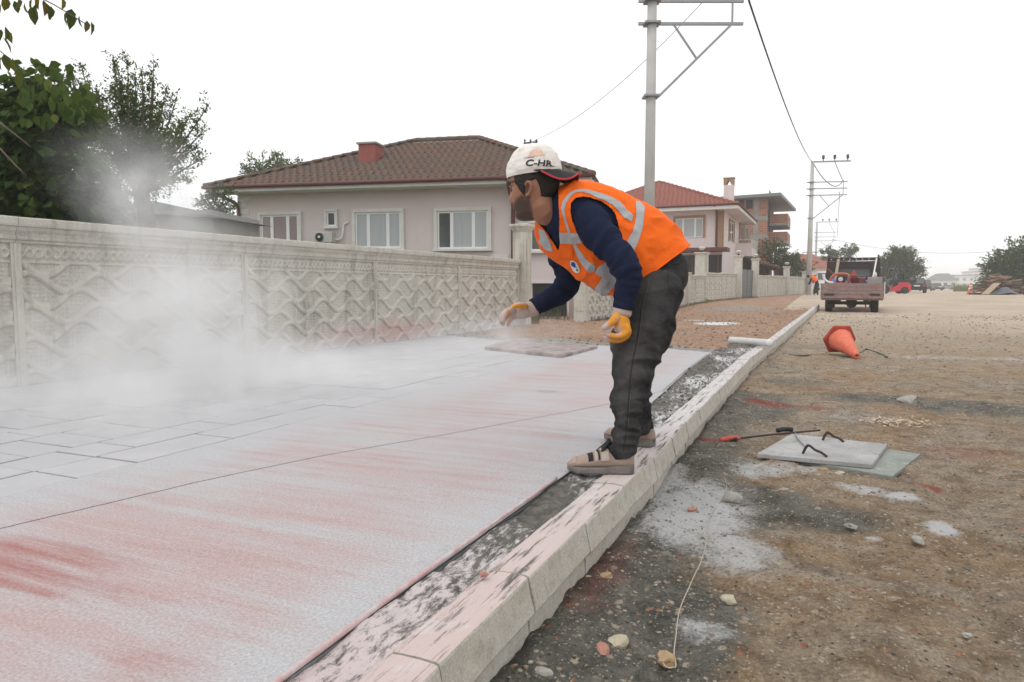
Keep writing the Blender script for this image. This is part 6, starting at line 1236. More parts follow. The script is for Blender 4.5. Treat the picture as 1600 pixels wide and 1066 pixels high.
# ---- second worker far away, bending by the white van
q = AT(1275, 461, 47); p2 = thing('person', 'distant worker in an orange vest bending beside the second power pole', 'person', (q[0], q[1], float(verge_z(q[1]))), world=False, rz=0)
SK = [limb(np.array([(.10, 0, .05), (.08, 0, .48), (.10, 0, .9)]), [.05, .07, .1], 10, 10), limb(np.array([(-.12, 0.1, .05), (-.08, .08, .48), (.02, 0.05, .9)]), [.05, .07, .1], 10, 10), limb(np.array([(.08, 0, .88), (-.12, 0, 1.12), (-.36, 0, 1.28)]), [.12, .14, .13], 10, 14), limb(np.array([(-.34, -.16, 1.24), (-.36, -.18, .98), (-.44, -.16, .74)]), [.06, .05, .04], 10, 8), limb(np.array([(-.34, .16, 1.24), (-.40, .18, .98), (-.52, .16, .78)]), [.06, .05, .04], 10, 8), limb(np.array([(-.42, 0, 1.30), (-.52, 0, 1.32), (-.60, 0, 1.30)]), [.08, .11, .09], 8, 12)]
bm_ = remesh(SK, .012, 2, 'body'); link('body', bm_, fabric('dark_work_clothes', (.025, .026, .032), (.04, .04, .045), 300), p2); vs_ = remesh([limb(np.array([(.04, 0, .98), (-.14, 0, 1.14), (-.36, 0, 1.29)]), [.15, .165, .15], 12, 16)], .012, 2, 'safety_vest'); link('safety_vest', vs_, M_VEST, p2)

# ---- things lying on the near road
M_BRD = weathered('dusted_board', (.40, .395, .39), (.27, .262, .255), 4, .85, .3, 70, .003, (.18, .165, .15)); M_GRN = weathered('green_board', (.20, .22, .195), (.27, .285, .26), 9, .8, .3, 70, .003, (.42, .42, .40))
def board(px, z0, th, mat, mat2, name, label):
    P = [GR(*p) for p in px]; c = sum(P) / 4; o = thing(name, label, 'board', (c[0], c[1], z0)); lo = [np.array([p[0], p[1], z0]) for p in P]; MB().add(lo + [p + (0, 0, th) for p in lo], [(3, 2, 1, 0), (4, 5, 6, 7), (0, 1, 5, 4), (1, 2, 6, 5), (2, 3, 7, 6), (3, 0, 4, 7)]).build('panel', mat, o, bevel=.003); return o, lo
board([(1212, 722), (1262, 690), (1438, 718), (1394, 754)], .012, .022, M_GRN, None, 'formwork_board', 'green-edged board under the dusty board on the road'); o, bl4 = board([(1182, 725), (1236, 692), (1386, 709), (1362, 743)], .036, .024, M_BRD, None, 'formwork_board', 'powder-whitened board lying on top of the green-edged board')
def board_handle(px0, px1): a = GR(*px0); b = GR(*px1); a[2] = b[2] = .062; m_ = (a + b) / 2; P = np.array([a, a * .8 + b * .2 + (0, 0, .05), m_ + (0, 0, .03), a * .25 + b * .75 + (0, 0, .02), b]); MB().tube(resample(P, 20), .0075, 8).build('rope_handle', M_RACK, o, True)
board_handle((1285, 703), (1318, 706)); board_handle((1254, 725), (1292, 731))
tr = thing('steel_trowel', 'long trowel rod with red handle lying across the boards', 'trowel', (*GR(1124, 694)[:2], .0)); P = np.array([GR(1125, 696) + (0, 0, .03), GR(1156, 696) + (0, 0, .045)]); MB().tube(resample(np.array([P[0], (P[0] + P[1]) / 2 + (0, 0, .008), P[1]]), 14), [.012, .018, .019, .018, .017, .017, .018, .019, .018, .017, .017, .016, .014, .010], 10).build('handle', plain('red_handle', (.42, .07, .055), .5), tr, True)
MB().tube(np.array([GR(1140, 696) + (0, 0, .04), GR(1150, 696) + (0, 0, .043)]), .0195, 10).build('grip_band', M_DARK, tr, True); MB().tube(resample(np.array([GR(1156, 696) + (0, 0, .045), GR(1200, 694) + (0, 0, .06), GR(1280, 690) + (0, 0, .075)]), 16), .0065, 8).build('rod', M_RACK, tr, True)
MB().tube(resample(np.array([GR(1214, 684) + (0, 0, .05), GR(1226, 683) + (0, 0, .055), GR(1238, 683) + (0, 0, .05)]), 12), .016, 10).build('grip', M_DARK, tr, True); MB().tube(resample(np.array([GR(1240, 687) + (0, 0, .06), GR(1246, 702) + (0, 0, .07), GR(1258, 716) + (0, 0, .07)]), 12), .005, 6).build('hook', M_GALV, tr, True)
# plastic pipe across the kerb
a, b = AT(1141, 531, 9.55), AT(1205, 537, 9.75); PZ = float(road_z(10)) + .2; a = G(1141, 539, PZ + .0); b = G(1204, 544, PZ + .0); a[2] = b[2] = PZ + .065
o = thing('plastic_pipe', 'white plastic pipe lying across the kerb top', 'pipe', (a + b) / 2 - (0, 0, .05)); MB().tube(np.array([a, a + (b - a) * .96, a + (b - a) * .961, b]), [.052, .052, .056, .056], 18).build('pipe', M_UPVC, o, True)
# hose / cable by the lying cone
def ground_tube(pts, r, name, label, cat, mat, n=60, zf=road_z):
    P = resample(np.array([GR(*p) for p in pts]), n); P[:, 2] = zf(P[:, 1]) + r + .012 + .006 * fbm(P[:, 0] * 6, P[:, 1] * 6, seed=3); return MB().tube(P, r, 8).build(name, mat, None, True, label=label, cat=cat)
ground_tube([(1225, 555), (1250, 558), (1290, 556), (1320, 560), (1345, 553), (1352, 548), (1364, 551), (1378, 556), (1386, 561)], .011, 'cable', 'dark green cable lying under the fallen cone', 'cable', plain('green_cable', (.04, .09, .06), .6))
ground_tube([(1039, 1030), (1035, 1042), (1043, 1052), (1056, 1050), (1053, 1030), (1056, 1000), (1062, 960), (1080, 915), (1096, 880), (1104, 850), (1108, 815), (1120, 795), (1135, 770), (1128, 745), (1105, 735)], .0019, 'string', 'pale builder\'s string winding over the ground from a stone', 'string', plain('pale_string', (0.42, .36, .29), .9), 120)
ground_tube([(1125, 626), (1130, 640), (1142, 660), (1155, 670), (1160, 655), (1172, 640)], .003, 'string', 'pale string hanging down the kerb near the red stain', 'string', plain('pale_string', (.50, .44, .36), .9), 50)
# manhole frame at the end of the pavement
mp = [G(757, 547, .2), G(878, 560, .2), G(934, 545, .2), G(800, 533, .2)]; c = sum(mp) / 4; o = thing('manhole_frame', 'raised dusty concrete manhole slab set in the pavement', 'manhole', c); t = NT('manhole_concrete'); M_MAN = t.done(t.mix(t.ramp(t.noise(5, 7, .7), [(.38, 0.), (.62, 1.)]), (.22, .185, .175), (.42, .36, .35)), .95, t.bump(t.noise(60, 5, .7), .6, .008), spec=.1)
q_ = lambda k, z: [np.array([*(c[:2] + (p[:2] - c[:2]) * k), .2 + z]) for p in mp]
MB().loft([q_(1.0, -.02), q_(.995, .036), q_(.975, .046), q_(.82, .044), q_(.80, .024)], caps=False).build('rim', M_MAN, o); MB().loft([q_(.805, .0), q_(.80, .024), q_(.78, .028)]).build('lid', M_MAN, o)
# loose stones large enough to pick out
def stone(px, py, size, mat, label, flat=.7, seed=0, zf=road_z):
    p = GR(px, py, zf); bm = bmesh.new(); bmesh.ops.create_icosphere(bm, subdivisions=2, radius=1); rs_ = np.random.default_rng(seed); sc = np.array([1, rs_.uniform(.65, .9), flat * rs_.uniform(.6, .85)]) * size
    V = np.array([v.co for v in bm.verts]); d = 1 + .55 * fbm(V[:, 0] * 1.6 + seed, V[:, 1] * 1.3, V[:, 2] * 1.3, oct=3, seed=seed); ez = np.sign(V) * np.abs(V) ** .8
    for v, w_ in zip(bm.verts, ez * d[:, None] * sc): v.co = w_
    me = bpy.data.meshes.new('stone'); bm.to_mesh(me); bm.free(); o = link('stone', me, mat, label=label, cat='stone', group='loose stones'); o.location = (p[0], p[1], float(zf(p[1])) + size * flat * .35 + .008); o.rotation_euler = (rs_.uniform(-.3, .3), rs_.uniform(-.3, .3), rs_.uniform(0, 6)); return o
M_ST1 = weathered('stone_cream', (.46, .41, .31), (.36, .31, .23), 30, .9, .5, 120, .003, None); M_ST2 = weathered('stone_pink', (.42, .22, .17), (.34, .17, .13), 30, .9, .4, 120, .003); M_ST3 = weathered('stone_grey', (.36, .345, .31), (.28, .265, .24), 30, .9, .5, 120, .003); M_ST4 = weathered('stone_ochre', (.40, .29, .17), (.34, .23, .13), 30, .9, .5, 120, .003)
for i, (px, py, s, mt, lab) in enumerate([(966, 1014, .032, M_ST1, 'cream stone leaning on the pink stone near the kerb foot'), (943, 1027, .027, M_ST2, 'round pink stone touching the cream stone'), (1040, 1038, .026, M_ST4, 'ochre stone tied to the end of the string'), (946, 907, .024, M_ST4, 'tan stone lying on the reddish earth by the kerb'), (920, 908, .012, M_ST1, 'small pale stone tucked against the kerb'), (1138, 943, .022, M_ST1, 'flat cream stone alone on grey earth beside the string'), (914, 977, .014, M_ST3, 'small white stone on the red earth'), (848, 1062, .028, M_ST3, 'grey stone lying close against the foot of the kerb'), (812, 1040, .012, M_ST2, 'orange pebble wedged at the kerb joint'), (931, 1004, .018, M_ST3, 'flat grey chip above the pink stone'), (1287, 739, .028, M_ST4, 'ochre stone in front of the whitened board'), (1311, 746, .030, M_ST1, 'pale stone in front of the green-edged board'), (1145, 786, .05, M_ST3, 'powdered flat stone in the white powder patch'), (1082, 801, .022, M_ST2, 'brownish stone in the white powder by the kerb'), (1224, 771, .026, M_ST3, 'light stone on the grey earth between powder and boards'), (1435, 850, .028, M_ST3, 'grey stone on the ochre earth below the white streak'), (1330, 828, .024, M_ST3, 'pale stone on brown earth below the boards'), (1418, 632, .075, M_ST3, 'larger grey clod on the dark patch of road'), (1190, 566, .07, M_ST3, 'rubble lump leaning on the kerb near the plastic pipe'), (1186, 576, .05, M_ST2, 'orange brick lump against the kerb near the plastic pipe'), (1510, 998, .014, M_ST3, 'tiny pale stone alone on the ochre earth'), (755, 904, .014, M_ST2, 'brown pebble on the pink kerb top')]):
    stone(px, py, s, mt, lab, .75, i + 11, (lambda y: .205 + 0 * y) if py == 904 and px == 755 else road_z)
# rubble: gravel, uncountable
def gravel(name, pts, sizes, mat, seed):
    ico = bmesh.new(); bmesh.ops.create_icosphere(ico, subdivisions=1, radius=1); bv = np.array([v.co for v in ico.verts]); bf = np.array([[v.index for v in f.verts] for f in ico.faces]); ico.free(); rg = np.random.default_rng(seed); n = len(pts)
    sc = rg.uniform(.55, 1.25, (n, 1, 3)) * sizes[:, None, None]; sc[..., 2] *= .65; V = bv[None] * (1 + rg.uniform(-.28, .28, (n, len(bv), 1))) * sc; a = rg.uniform(0, 6.3, n); ca, sa = np.cos(a)[:, None], np.sin(a)[:, None]
    V = np.stack([V[..., 0] * ca - V[..., 1] * sa, V[..., 0] * sa + V[..., 1] * ca, V[..., 2]], -1) + pts[:, None]; Fc = (bf[None] + (np.arange(n) * len(bv))[:, None, None]).reshape(-1, 3); me = fast_mesh(name, V.reshape(-1, 3), Fc, False); fattr(me, 'tone', np.repeat(rg.random(n), len(bv))); return link(name, me, mat, kind='stuff')
t = NT('mixed_gravel'); M_GRAV = t.done(t.mix(t.noise(90, 3), t.ramp(t.attr('tone'), [(0, (.13, .12, .105)), (.3, (.26, .20, .14)), (.55, (.34, .29, .23)), (.75, (.38, .33, .265)), (.88, (.28, .14, .095)), (.95, (.46, .42, .36))], 'CONSTANT'), (.22, .19, .16)), .95, spec=.12)
rg = np.random.default_rng(5); n = 16000; yy = .9 * np.exp(rg.random(n) ** .85 * math.log(30)); xx = -.68 + rg.random(n) ** 1.25 * (1.2 + yy * .62); sz = np.clip(.0018 + .0075 * rg.random(n) ** 4 * (.6 + .12 * yy) + .0009 * yy * rg.random(n) ** 2, 0, .035)
from_surf = BVHTree.FromPolygons([tuple(v.co) for v in bpy.data.objects['road'].data.vertices], [tuple(p.vertices) for p in bpy.data.objects['road'].data.polygons]) if False else None
def road_height(x, y): return np.array([_rz(a, b) for a, b in zip(x, y)])
_xs, _ys, _zz = xs_road, ys_road, z_road
ix = np.clip(np.searchsorted(_xs, xx) - 1, 0, len(_xs) - 2); iy = np.clip(np.searchsorted(_ys, yy) - 1, 0, len(_ys) - 2); tx = (xx - _xs[ix]) / (_xs[ix + 1] - _xs[ix]); ty = (yy - _ys[iy]) / (_ys[iy + 1] - _ys[iy])
zz = (_zz[iy, ix] * (1 - tx) + _zz[iy, ix + 1] * tx) * (1 - ty) + (_zz[iy + 1, ix] * (1 - tx) + _zz[iy + 1, ix + 1] * tx) * ty
keep = xx > kerb_x(yy) + .03; gravel('gravel', np.stack([xx, yy, zz + sz * .15], -1)[keep], sz[keep], M_GRAV, 3)
n = 2600; yy = 9.6 + rg.random(n) ** 1.4 * 22; xx = np.array([rg.uniform(float(wall_foot_x(y)) + .3, float(verge_right(y)) - .1) for y in yy]); ok = yy > pave_far(xx) + .1; gravel('verge_gravel', np.stack([xx, yy, verge_z(yy) + .0 + .012 * rg.random(n)], -1)[ok], (.008 + .022 * rg.random(n) ** 3)[ok], M_GRAV, 4)
n = 300; yy = 3.4 + rg.random(n) * 6.2; xx = pave_in(yy) + rg.random(n) * (kerb_x(yy) - .13 - pave_in(yy)); t = NT('mortar_crumbs'); gravel('mortar_crumbs', np.stack([xx, yy, .205 + .02 * rg.random(n)], -1), .004 + .012 * rg.random(n) ** 3, t.done(t.mix(t.ramp(t.attr('tone'), [(.5, 0.), (.9, 1.)]), (.11, .104, .095), (.24, .23, .22)), .95, spec=.1), 6)
n = 170; p = GR(1397, 663); gravel('pale_chips', np.stack([p[0] + rg.normal(0, .12, n), p[1] + rg.normal(0, .09, n), .012 + .02 * rg.random(n)], -1), .006 + .009 * rg.random(n), M_ST4 if False else weathered('pale_chip', (.50, .38, .27), (.56, .47, .36), 20, .9), 8)
# ================================================================== trees, grass, dust and haze
def leaf_mat(name, stops):
    t = NT(name); col = t.ramp(t.attr('tone'), stops); col = t.mix(t.noise(3, 3), col, t.mix(.5, col, (.02, .03, .01))); t.done(col, .7, spec=.12)
    tr = t.n.new('ShaderNodeBsdfTranslucent'); t.l.new(t.mix(.4, col, (.16, .20, .02)), tr.inputs[0]); mx = t.n.new('ShaderNodeMixShader'); mx.inputs[0].default_value = .36; t.l.new(t.b.outputs[0], mx.inputs[1]); t.l.new(tr.outputs[0], mx.inputs[2]); t.l.new(mx.outputs[0], t.out.inputs[0]); return t.m
def leaf_mesh(name, P, D, size, ratio=.5, droop=.25, seed=0, tone=None, fold=.25):
    """P points, D growth directions, one folded five-point leaf each"""
    rg = np.random.default_rng(seed); n = len(P); D = D / (np.linalg.norm(D, axis=1)[:, None] + 1e-9); D = D + np.array([0, 0, -droop]) + rg.normal(0, .35, (n, 3)); D /= np.linalg.norm(D, axis=1)[:, None]
    S = np.cross(D, rg.normal(0, 1, (n, 3)) + np.array([0, 0, 1.5])); S /= np.linalg.norm(S, axis=1)[:, None]; N = np.cross(S, D); sz = np.asarray(size)[:, None]
    pts = [P, P + D * sz * .28 + S * sz * ratio * .46 + N * sz * fold * .4, P + D * sz * .62 + S * sz * ratio * .40 + N * sz * fold * .3, P + D * sz - N * sz * .10, P + D * sz * .62 - S * sz * ratio * .40 + N * sz * fold * .3, P + D * sz * .28 - S * sz * ratio * .46 + N * sz * fold * .4, P + D * sz * .45]
    V = np.stack(pts, 1); f = np.array([(0, 1, 6), (1, 2, 6), (2, 3, 6), (3, 4, 6), (4, 5, 6), (5, 0, 6)]); F = (f[None] + (np.arange(n) * 7)[:, None, None]).reshape(-1, 3)
    me = fast_mesh(name, V.reshape(-1, 3), F, False); fattr(me, 'tone', np.repeat(rg.random(n) if tone is None else np.clip(tone, 0, 1), 7)); return me
M_BARK = weathered('bark', (.11, .085, .065), (.17, .14, .115), 8, .95, .8, 40, .02)
G_DARK = leaf_mat('leaves_dark_broad', [(0, (.024, .052, .012)), (.5, (.060, .110, .026)), (.85, (.12, .18, .042)), (1, (.20, .20, .05))])
G_MID = leaf_mat('leaves_upright', [(0, (.060, .092, .032)), (.5, (.115, .165, .058)), (.9, (.18, .23, .085)), (1, (.23, .27, .10))])
G_OLIVE = leaf_mat('leaves_olive', [(0, (.050, .070, .032)), (.6, (.09, .115, .050)), (1, (.15, .165, .07))]); G_AUT = leaf_mat('leaves_autumn', [(0, (.04, .06, .018)), (.5, (.08, .09, .02)), (.75, (.22, .13, .02)), (1, (.12, .055, .02))]); G_DRY = leaf_mat('grass_dry', [(0, (.06, .075, .025)), (.5, (.14, .14, .05)), (1, (.27, .22, .10))])
def unit(n, rg): v = rg.normal(0, 1, (n, 3)); return v / np.linalg.norm(v, axis=1)[:, None]
def clump(rg, c, r, n, shell=.5):
    u = unit(n, rg); k = (shell + (1 - shell) * rg.random(n)) [:, None]; return np.asarray(c) + u * k * np.asarray(r), u
def limb_tree(o, base, tips, r0, rg, mat=M_BARK, name='trunk'):
    m = MB(); base = np.asarray(base, float); fork = base + (np.mean(tips, axis=0) - base) * np.array([.25, .25, .35]); m.tube(resample(np.array([base - (0, 0, .2), (base + fork) / 2 + rg.normal(0, .06, 3), fork]), 8), np.linspace(r0, r0 * .75, 8), 10)
    for tpt in tips:
        mid_ = (fork + tpt) / 2 + rg.normal(0, .10, 3) * np.linalg.norm(tpt - fork) * .5; m.tube(resample(np.array([fork - (0, 0, .03), mid_, tpt]), 10), np.linspace(r0 * .5, r0 * .06, 10), 7)
    return m.build(name, mat, o, True)
# big-leaved tree behind the wall
rg = np.random.default_rng(11)
b = AT(40, 345, 8.6); T1 = thing('broadleaf_tree', 'dark tree with large broad leaves rising behind the patterned wall', 'tree', (b[0], b[1], .15)); cl = [(-60, 210, 8.7, .75), (10, 170, 8.5, .45), (30, 220, 8.4, .6), (70, 190, 8.4, .42), (95, 250, 8.5, .5), (20, 290, 8.4, .6), (110, 300, 8.6, .55), (60, 130, 8.5, .30), (120, 185, 8.7, .32), (-40, 300, 8.4, .7), (150, 320, 8.6, .4), (75, 320, 8.4, .5), (-120, 240, 8.6, .8)]
Ps, Us, Tn = [], [], []
for px, py, d, r in cl:
    n_ = int(1500 * r ** 2); P, U = clump(rg, AT(px, py, d), (r, r, r * .85), n_, .35); Ps.append(P); Us.append(U); Tn.append(np.clip(rg.normal(.42, .22, n_) + .1 * U[:, 2], 0, 1))
Ps = np.concatenate(Ps); Us = np.concatenate(Us); Tn = np.concatenate(Tn); link('crown', leaf_mesh('crown', Ps, Us * [1, 1, .4], rg.uniform(.09, .19, len(Ps)), .78, .55, 3, Tn), G_DARK, T1)
limb_tree(T1, (b[0], b[1], .15), [AT(px, py, d) for px, py, d, r in cl[:9]], .12, rg)
br = resample(np.array([AT(-140, 120, 6.5), AT(-60, 0, 5.0), AT(20, -18, 4.6), AT(70, 0, 4.5), AT(105, 20, 4.5), AT(138, 40, 4.5)]), 30); ob = MB().tube(br, np.linspace(.016, .003, 30), 6).build('overhanging_branch', M_BARK, T1, True)
LP = []; 
for px, py in [(12, 0), (22, 5), (30, 0), (38, 8), (48, 14), (50, 2), (60, 0), (68, 4), (74, 10), (80, 14), (104, 22), (112, 18), (116, 26), (124, 28), (136, 36), (142, 38), (98, 0), (8, 45), (2, 50), (4, 62), (12, 52), (6, 88), (20, 95), (28, 108), (2, 92), (34, 118), (-4, 8), (56, 10)]: LP.append(AT(px, py - 4, 4.5 + rg.normal(0, .05)))
LP = np.array(LP); link('overhanging_leaves', leaf_mesh('overhanging_leaves', LP, np.tile([0.1, 0, -1.0], (len(LP), 1)), rg.uniform(.075, .115, len(LP)), .55, .8, 5), G_AUT, T1)
br2 = resample(np.array([AT(-60, 60, 4.8), AT(-10, 75, 4.5), AT(12, 90, 4.5), AT(30, 112, 4.5)]), 14); MB().tube(br2, np.linspace(.008, .002, 14), 6).build('twig', M_BARK, ob, True)
for P2 in ([(0, 192), (30, 215), (48, 230)], [(0, 232), (18, 252), (38, 272)]): MB().tube(resample(np.array([AT(x, y, 7.6) for x, y in P2]), 10), np.linspace(.012, .005, 10), 6).build('twig', M_BARK, ob, True)
# nearer spray of large leaves on its right side
n_ = 70; P = np.array([AT(rg.uniform(30, 150), rg.uniform(95, 190), rg.uniform(7.4, 7.9)) for _ in range(n_)]); keep = np.array([(PROJ(p)[0] - 75) ** 2 / 75 ** 2 + (PROJ(p)[1] - 150) ** 2 / 60 ** 2 < 1 for p in P]); link('near_leaves', leaf_mesh('near_leaves', P[keep], np.tile([0, 0, -.8], (keep.sum(), 1)), rg.uniform(.10, .165, keep.sum()), .8, .5, 7), G_DARK, T1)
# upright fruit tree
b = AT(232, 350, 12.3); T2 = thing('upright_tree', 'tall feathery tree with upright shoots beyond the wall', 'tree', (b[0], b[1], .15)); tips = [(176, 84), (183, 95), (200, 90), (222, 108), (240, 95), (238, 120), (262, 132), (276, 155), (300, 172), (328, 160), (318, 205), (322, 245), (298, 282), (150, 140), (125, 98), (118, 120), (108, 112), (140, 165), (206, 140), (250, 170), (285, 215), (270, 250), (190, 150), (160, 180), (225, 160), (175, 130), (212, 120), (286, 190), (308, 228), (262, 290)]
o_ = AT(222, 318, 12.3); m = MB(); Ps, Us, Tn = [], [], []
m.tube(resample(np.array([[b[0], b[1], 0.], AT(230, 345, 12.3), o_, AT(222, 290, 12.3)]), 12), np.linspace(.20, .12, 12), 10)
for i, (px, py) in enumerate(tips):
    d = 12.3 + rg.normal(0, .55); tpt = AT(px, py, d); st = AT(222 + rg.normal(0, 9), 300 + rg.normal(0, 10), 12.3 + rg.normal(0, .15)); mid_ = (st + tpt) / 2 + np.array([0, 0, .12]) + RGT * ((px - 222) / F_PX * 12.3) * .16; path = resample(np.array([st, mid_, tpt]), 26); m.tube(path, np.linspace(.035, .004, 26), 6)
    for s in range(32):
        k = rg.integers(6, 24); q = path[k]; tw = q + np.array([0, 0, .25]) * rg.random() + rg.normal(0, .16, 3) * (1.25 - k / 26); n_ = 11; u = rg.random((n_, 1)); Ps.append(q + (tw - q) * u + rg.normal(0, .025, (n_, 3))); Us.append(np.tile(tw - q + [0, 0, .05], (n_, 1)) + rg.normal(0, .12, (n_, 3)))
    n_ = 70; u = rg.random(n_) ** .7; idx = (u * 25).astype(int); Ps.append(path[idx] + rg.normal(0, .028, (n_, 3))); Us.append(unit(n_, rg) + [0, 0, .3])
for px, py, d, r, n_ in ((185, 235, 12.3, .62, 1700), (215, 270, 12.3, .55, 1200), (150, 260, 12.1, .6, 1100), (200, 185, 12.4, .45, 750), (235, 230, 12.3, .4, 450), (120, 215, 12.0, .5, 750), (125, 165, 12.2, .38, 420), (170, 310, 11.8, .6, 1100), (95, 170, 12.2, .35, 350), (140, 205, 11.6, .5, 900), (105, 145, 11.9, .4, 500), (150, 165, 12.0, .38, 450), (190, 145, 12.4, .35, 300), (250, 200, 12.4, .35, 260), (225, 195, 12.4, .42, 420), (265, 235, 12.4, .3, 200)): P, U = clump(rg, AT(px, py, d), (r, r, r * 1.1), n_, .2); Ps.append(P); Us.append(U + [0, 0, .3])
Ps = np.concatenate(Ps); Us = np.concatenate(Us); Tn = np.clip(rg.normal(.45, .25, len(Ps)), 0, 1); link('crown', leaf_mesh('crown', Ps, Us, rg.uniform(.035, .072, len(Ps)), .5, .15, 9, Tn), G_MID, T2); m.build('trunk', M_BARK, T2, True)
# generic bushy tree
def bushy(name, label, px, py_base, depth, cl, leaf, nper, mat, zf=verge_z, r0=.15, ratio=.5, bare=0, group=None, upright=0.0):
    b = AT(px, py_base, depth); z0 = float(zf(b[1])); o = thing(name, label, 'bush' if 'bush' in name or 'shrub' in name else 'tree', (b[0], b[1], z0), group=group); Ps, Us = [], []
    for cx_, cy_, r in cl:
        c = AT(cx_, cy_, depth); n_ = int(nper * (r / 1.0) ** 2); P, U = clump(rg, c + FH * rg.normal(0, r * .3), (r, r, r * .85), n_, .3); Ps.append(P); Us.append(U + [0, 0, upright])
        sub = int(10 * r) + 5
        for _ in range(sub): u = unit(1, rg)[0]; u[2] = abs(u[2]) if rg.random() < .7 else u[2]; k = 26; s0 = c + u * r * .85; L = r * rg.uniform(.25, .55); v = rg.random((k, 1)); Ps.append(s0 + u * L * v + rg.normal(0, leaf * .5, (k, 3))); Us.append(np.tile(u, (k, 1)))
    Ps = np.concatenate(Ps); Us = np.concatenate(Us); k = Ps[:, 2] > z0 + .15; Ps, Us = Ps[k], Us[k]
    link('crown', leaf_mesh('crown', Ps, Us, rg.uniform(.6, 1.3, len(Ps)) * leaf, ratio, .2, int(px) % 97, np.clip(rg.normal(.5, .25, len(Ps)), 0, 1)), mat, o); limb_tree(o, (b[0], b[1], z0), [AT(a, c_, depth) for a, c_, r in cl], r0, rg); return o
bushy('round_shrub', 'rounded olive-green shrub at the bungalow\'s left corner', 342, 365, 20, [(340, 330, .5), (352, 345, .5), (328, 345, .45), (345, 315, .35), (330, 325, .3)], .09, 1500, G_OLIVE, ratio=.4)
bushy('garden_tree', 'green treetop showing over the bungalow roof', 430, 345, 42, [(405, 270, .9), (430, 268, .9), (452, 264, .6), (392, 275, .6)], .16, 800, G_MID)
bushy('road_tree', 'dusty olive tree behind the forklift', 1404, 452, 84, [(1398, 420, 1.7), (1415, 415, 1.6), (1385, 425, 1.5), (1408, 402, 1.2), (1424, 425, 1.1), (1392, 410, 1.2), (1400, 436, 2.0)], .34, 420, G_OLIVE, road_z, .3, .3, upright=.5)
for px, lab, cl in ((1575, 'big hazy tree behind the woodpile', [(1570, 420, 1.5), (1590, 405, 1.6), (1600, 430, 2.0), (1575, 440, 1.7), (1560, 445, 1.2), (1556, 425, .8), (1585, 445, 1.9)]), (1625, 'second big hazy tree past the woodpile, paler green', [(1620, 405, 1.9), (1630, 430, 2.3), (1650, 410, 2.2), (1610, 445, 1.8)])):
    bushy('roadside_tree', lab, px, 462, 64, cl, .26, 700, G_DARK if px < 1600 else G_MID, road_z, .25, .5, group='trees beyond the woodpile')
bushy('thin_tree', 'sparse tree showing above the truck headboard', 1300, 455, 95, [(1298, 400, .9), (1290, 398, .7), (1306, 404, .7)], .28, 120, G_OLIVE, road_z, .15); bushy('thin_tree', 'second sparse treetop behind the truck headboard', 1328, 455, 100, [(1327, 392, .8), (1331, 398, .8), (1325, 402, .7)], .28, 110, G_OLIVE, road_z, .15)
bushy('garden_bush', 'bush growing over the tiled side canopy', 1213, 430, 57, [(1208, 402, 1.2), (1218, 404, 1.0), (1228, 408, .9), (1202, 396, .8), (1234, 412, .6)], .17, 420, G_OLIVE); bushy('garden_bush', 'bush behind the far lattice wall by the power pole', 1245, 440, 64, [(1240, 424, 1.2), (1252, 422, 1.1), (1230, 428, .9)], .18, 420, G_OLIVE)
# grass in the driveway gap and along wall feet
def grass(name, pts, h, mat, seed):
    rg_ = np.random.default_rng(seed); n = len(pts); a = rg_.uniform(0, 6.3, n); s = np.stack([np.cos(a), np.sin(a), 0 * a], -1) * .006; lean = rg_.normal(0, .35, (n, 3)) * h[:, None]; lean[:, 2] = 0; up_ = np.array([0, 0, 1.]) * h[:, None]
    V = np.stack([pts - s, pts + s, pts + up_ * .6 + lean * .4 + s * .6, pts + up_ * .6 + lean * .4 - s * .6, pts + up_ + lean], 1); f = np.array([(0, 1, 2), (0, 2, 3), (3, 2, 4)]); F = (f[None] + (np.arange(n) * 5)[:, None, None]).reshape(-1, 3); me = fast_mesh(name, V.reshape(-1, 3), F, False); fattr(me, 'tone', np.repeat(rg_.random(n), 5)); return link(name, me, mat, kind='stuff')
n = 9000; yy = rg.uniform(13.6, 17.5, n); xx = rg.uniform(-11, -5.9, n); k = fbm(xx * .9, yy * .9, oct=2, seed=3) > -.35; P = np.stack([xx, yy, .14 + 0 * xx], -1)[k]; grass('gap_grass', P, rg.uniform(.15, .55, len(P)), G_DRY, 2)
n = 9000; xx = rg.uniform(0, 1, n); P = np.array([AT(1490 + 70 * u, 452, 95 + 60 * rg.random()) for u in xx]); P[:, 2] = .45; grass('dry_field_grass', P, rg.uniform(.5, 1.4, n), G_DRY, 4)
n = 1500; yy = np.concatenate([rg.uniform(33, 47, 900), rg.uniform(17, 33, 600)]); xx = np.interp(yy, [17, 33, 38, 44, 47.5], [-5.45, -5.75, -5.55, -4.75, -4.0]) + rg.random(n) * .25; grass('wall_foot_weeds', np.stack([xx, yy, verge_z(yy) - .01], -1), rg.uniform(.05, .16, n), G_DRY, 6)

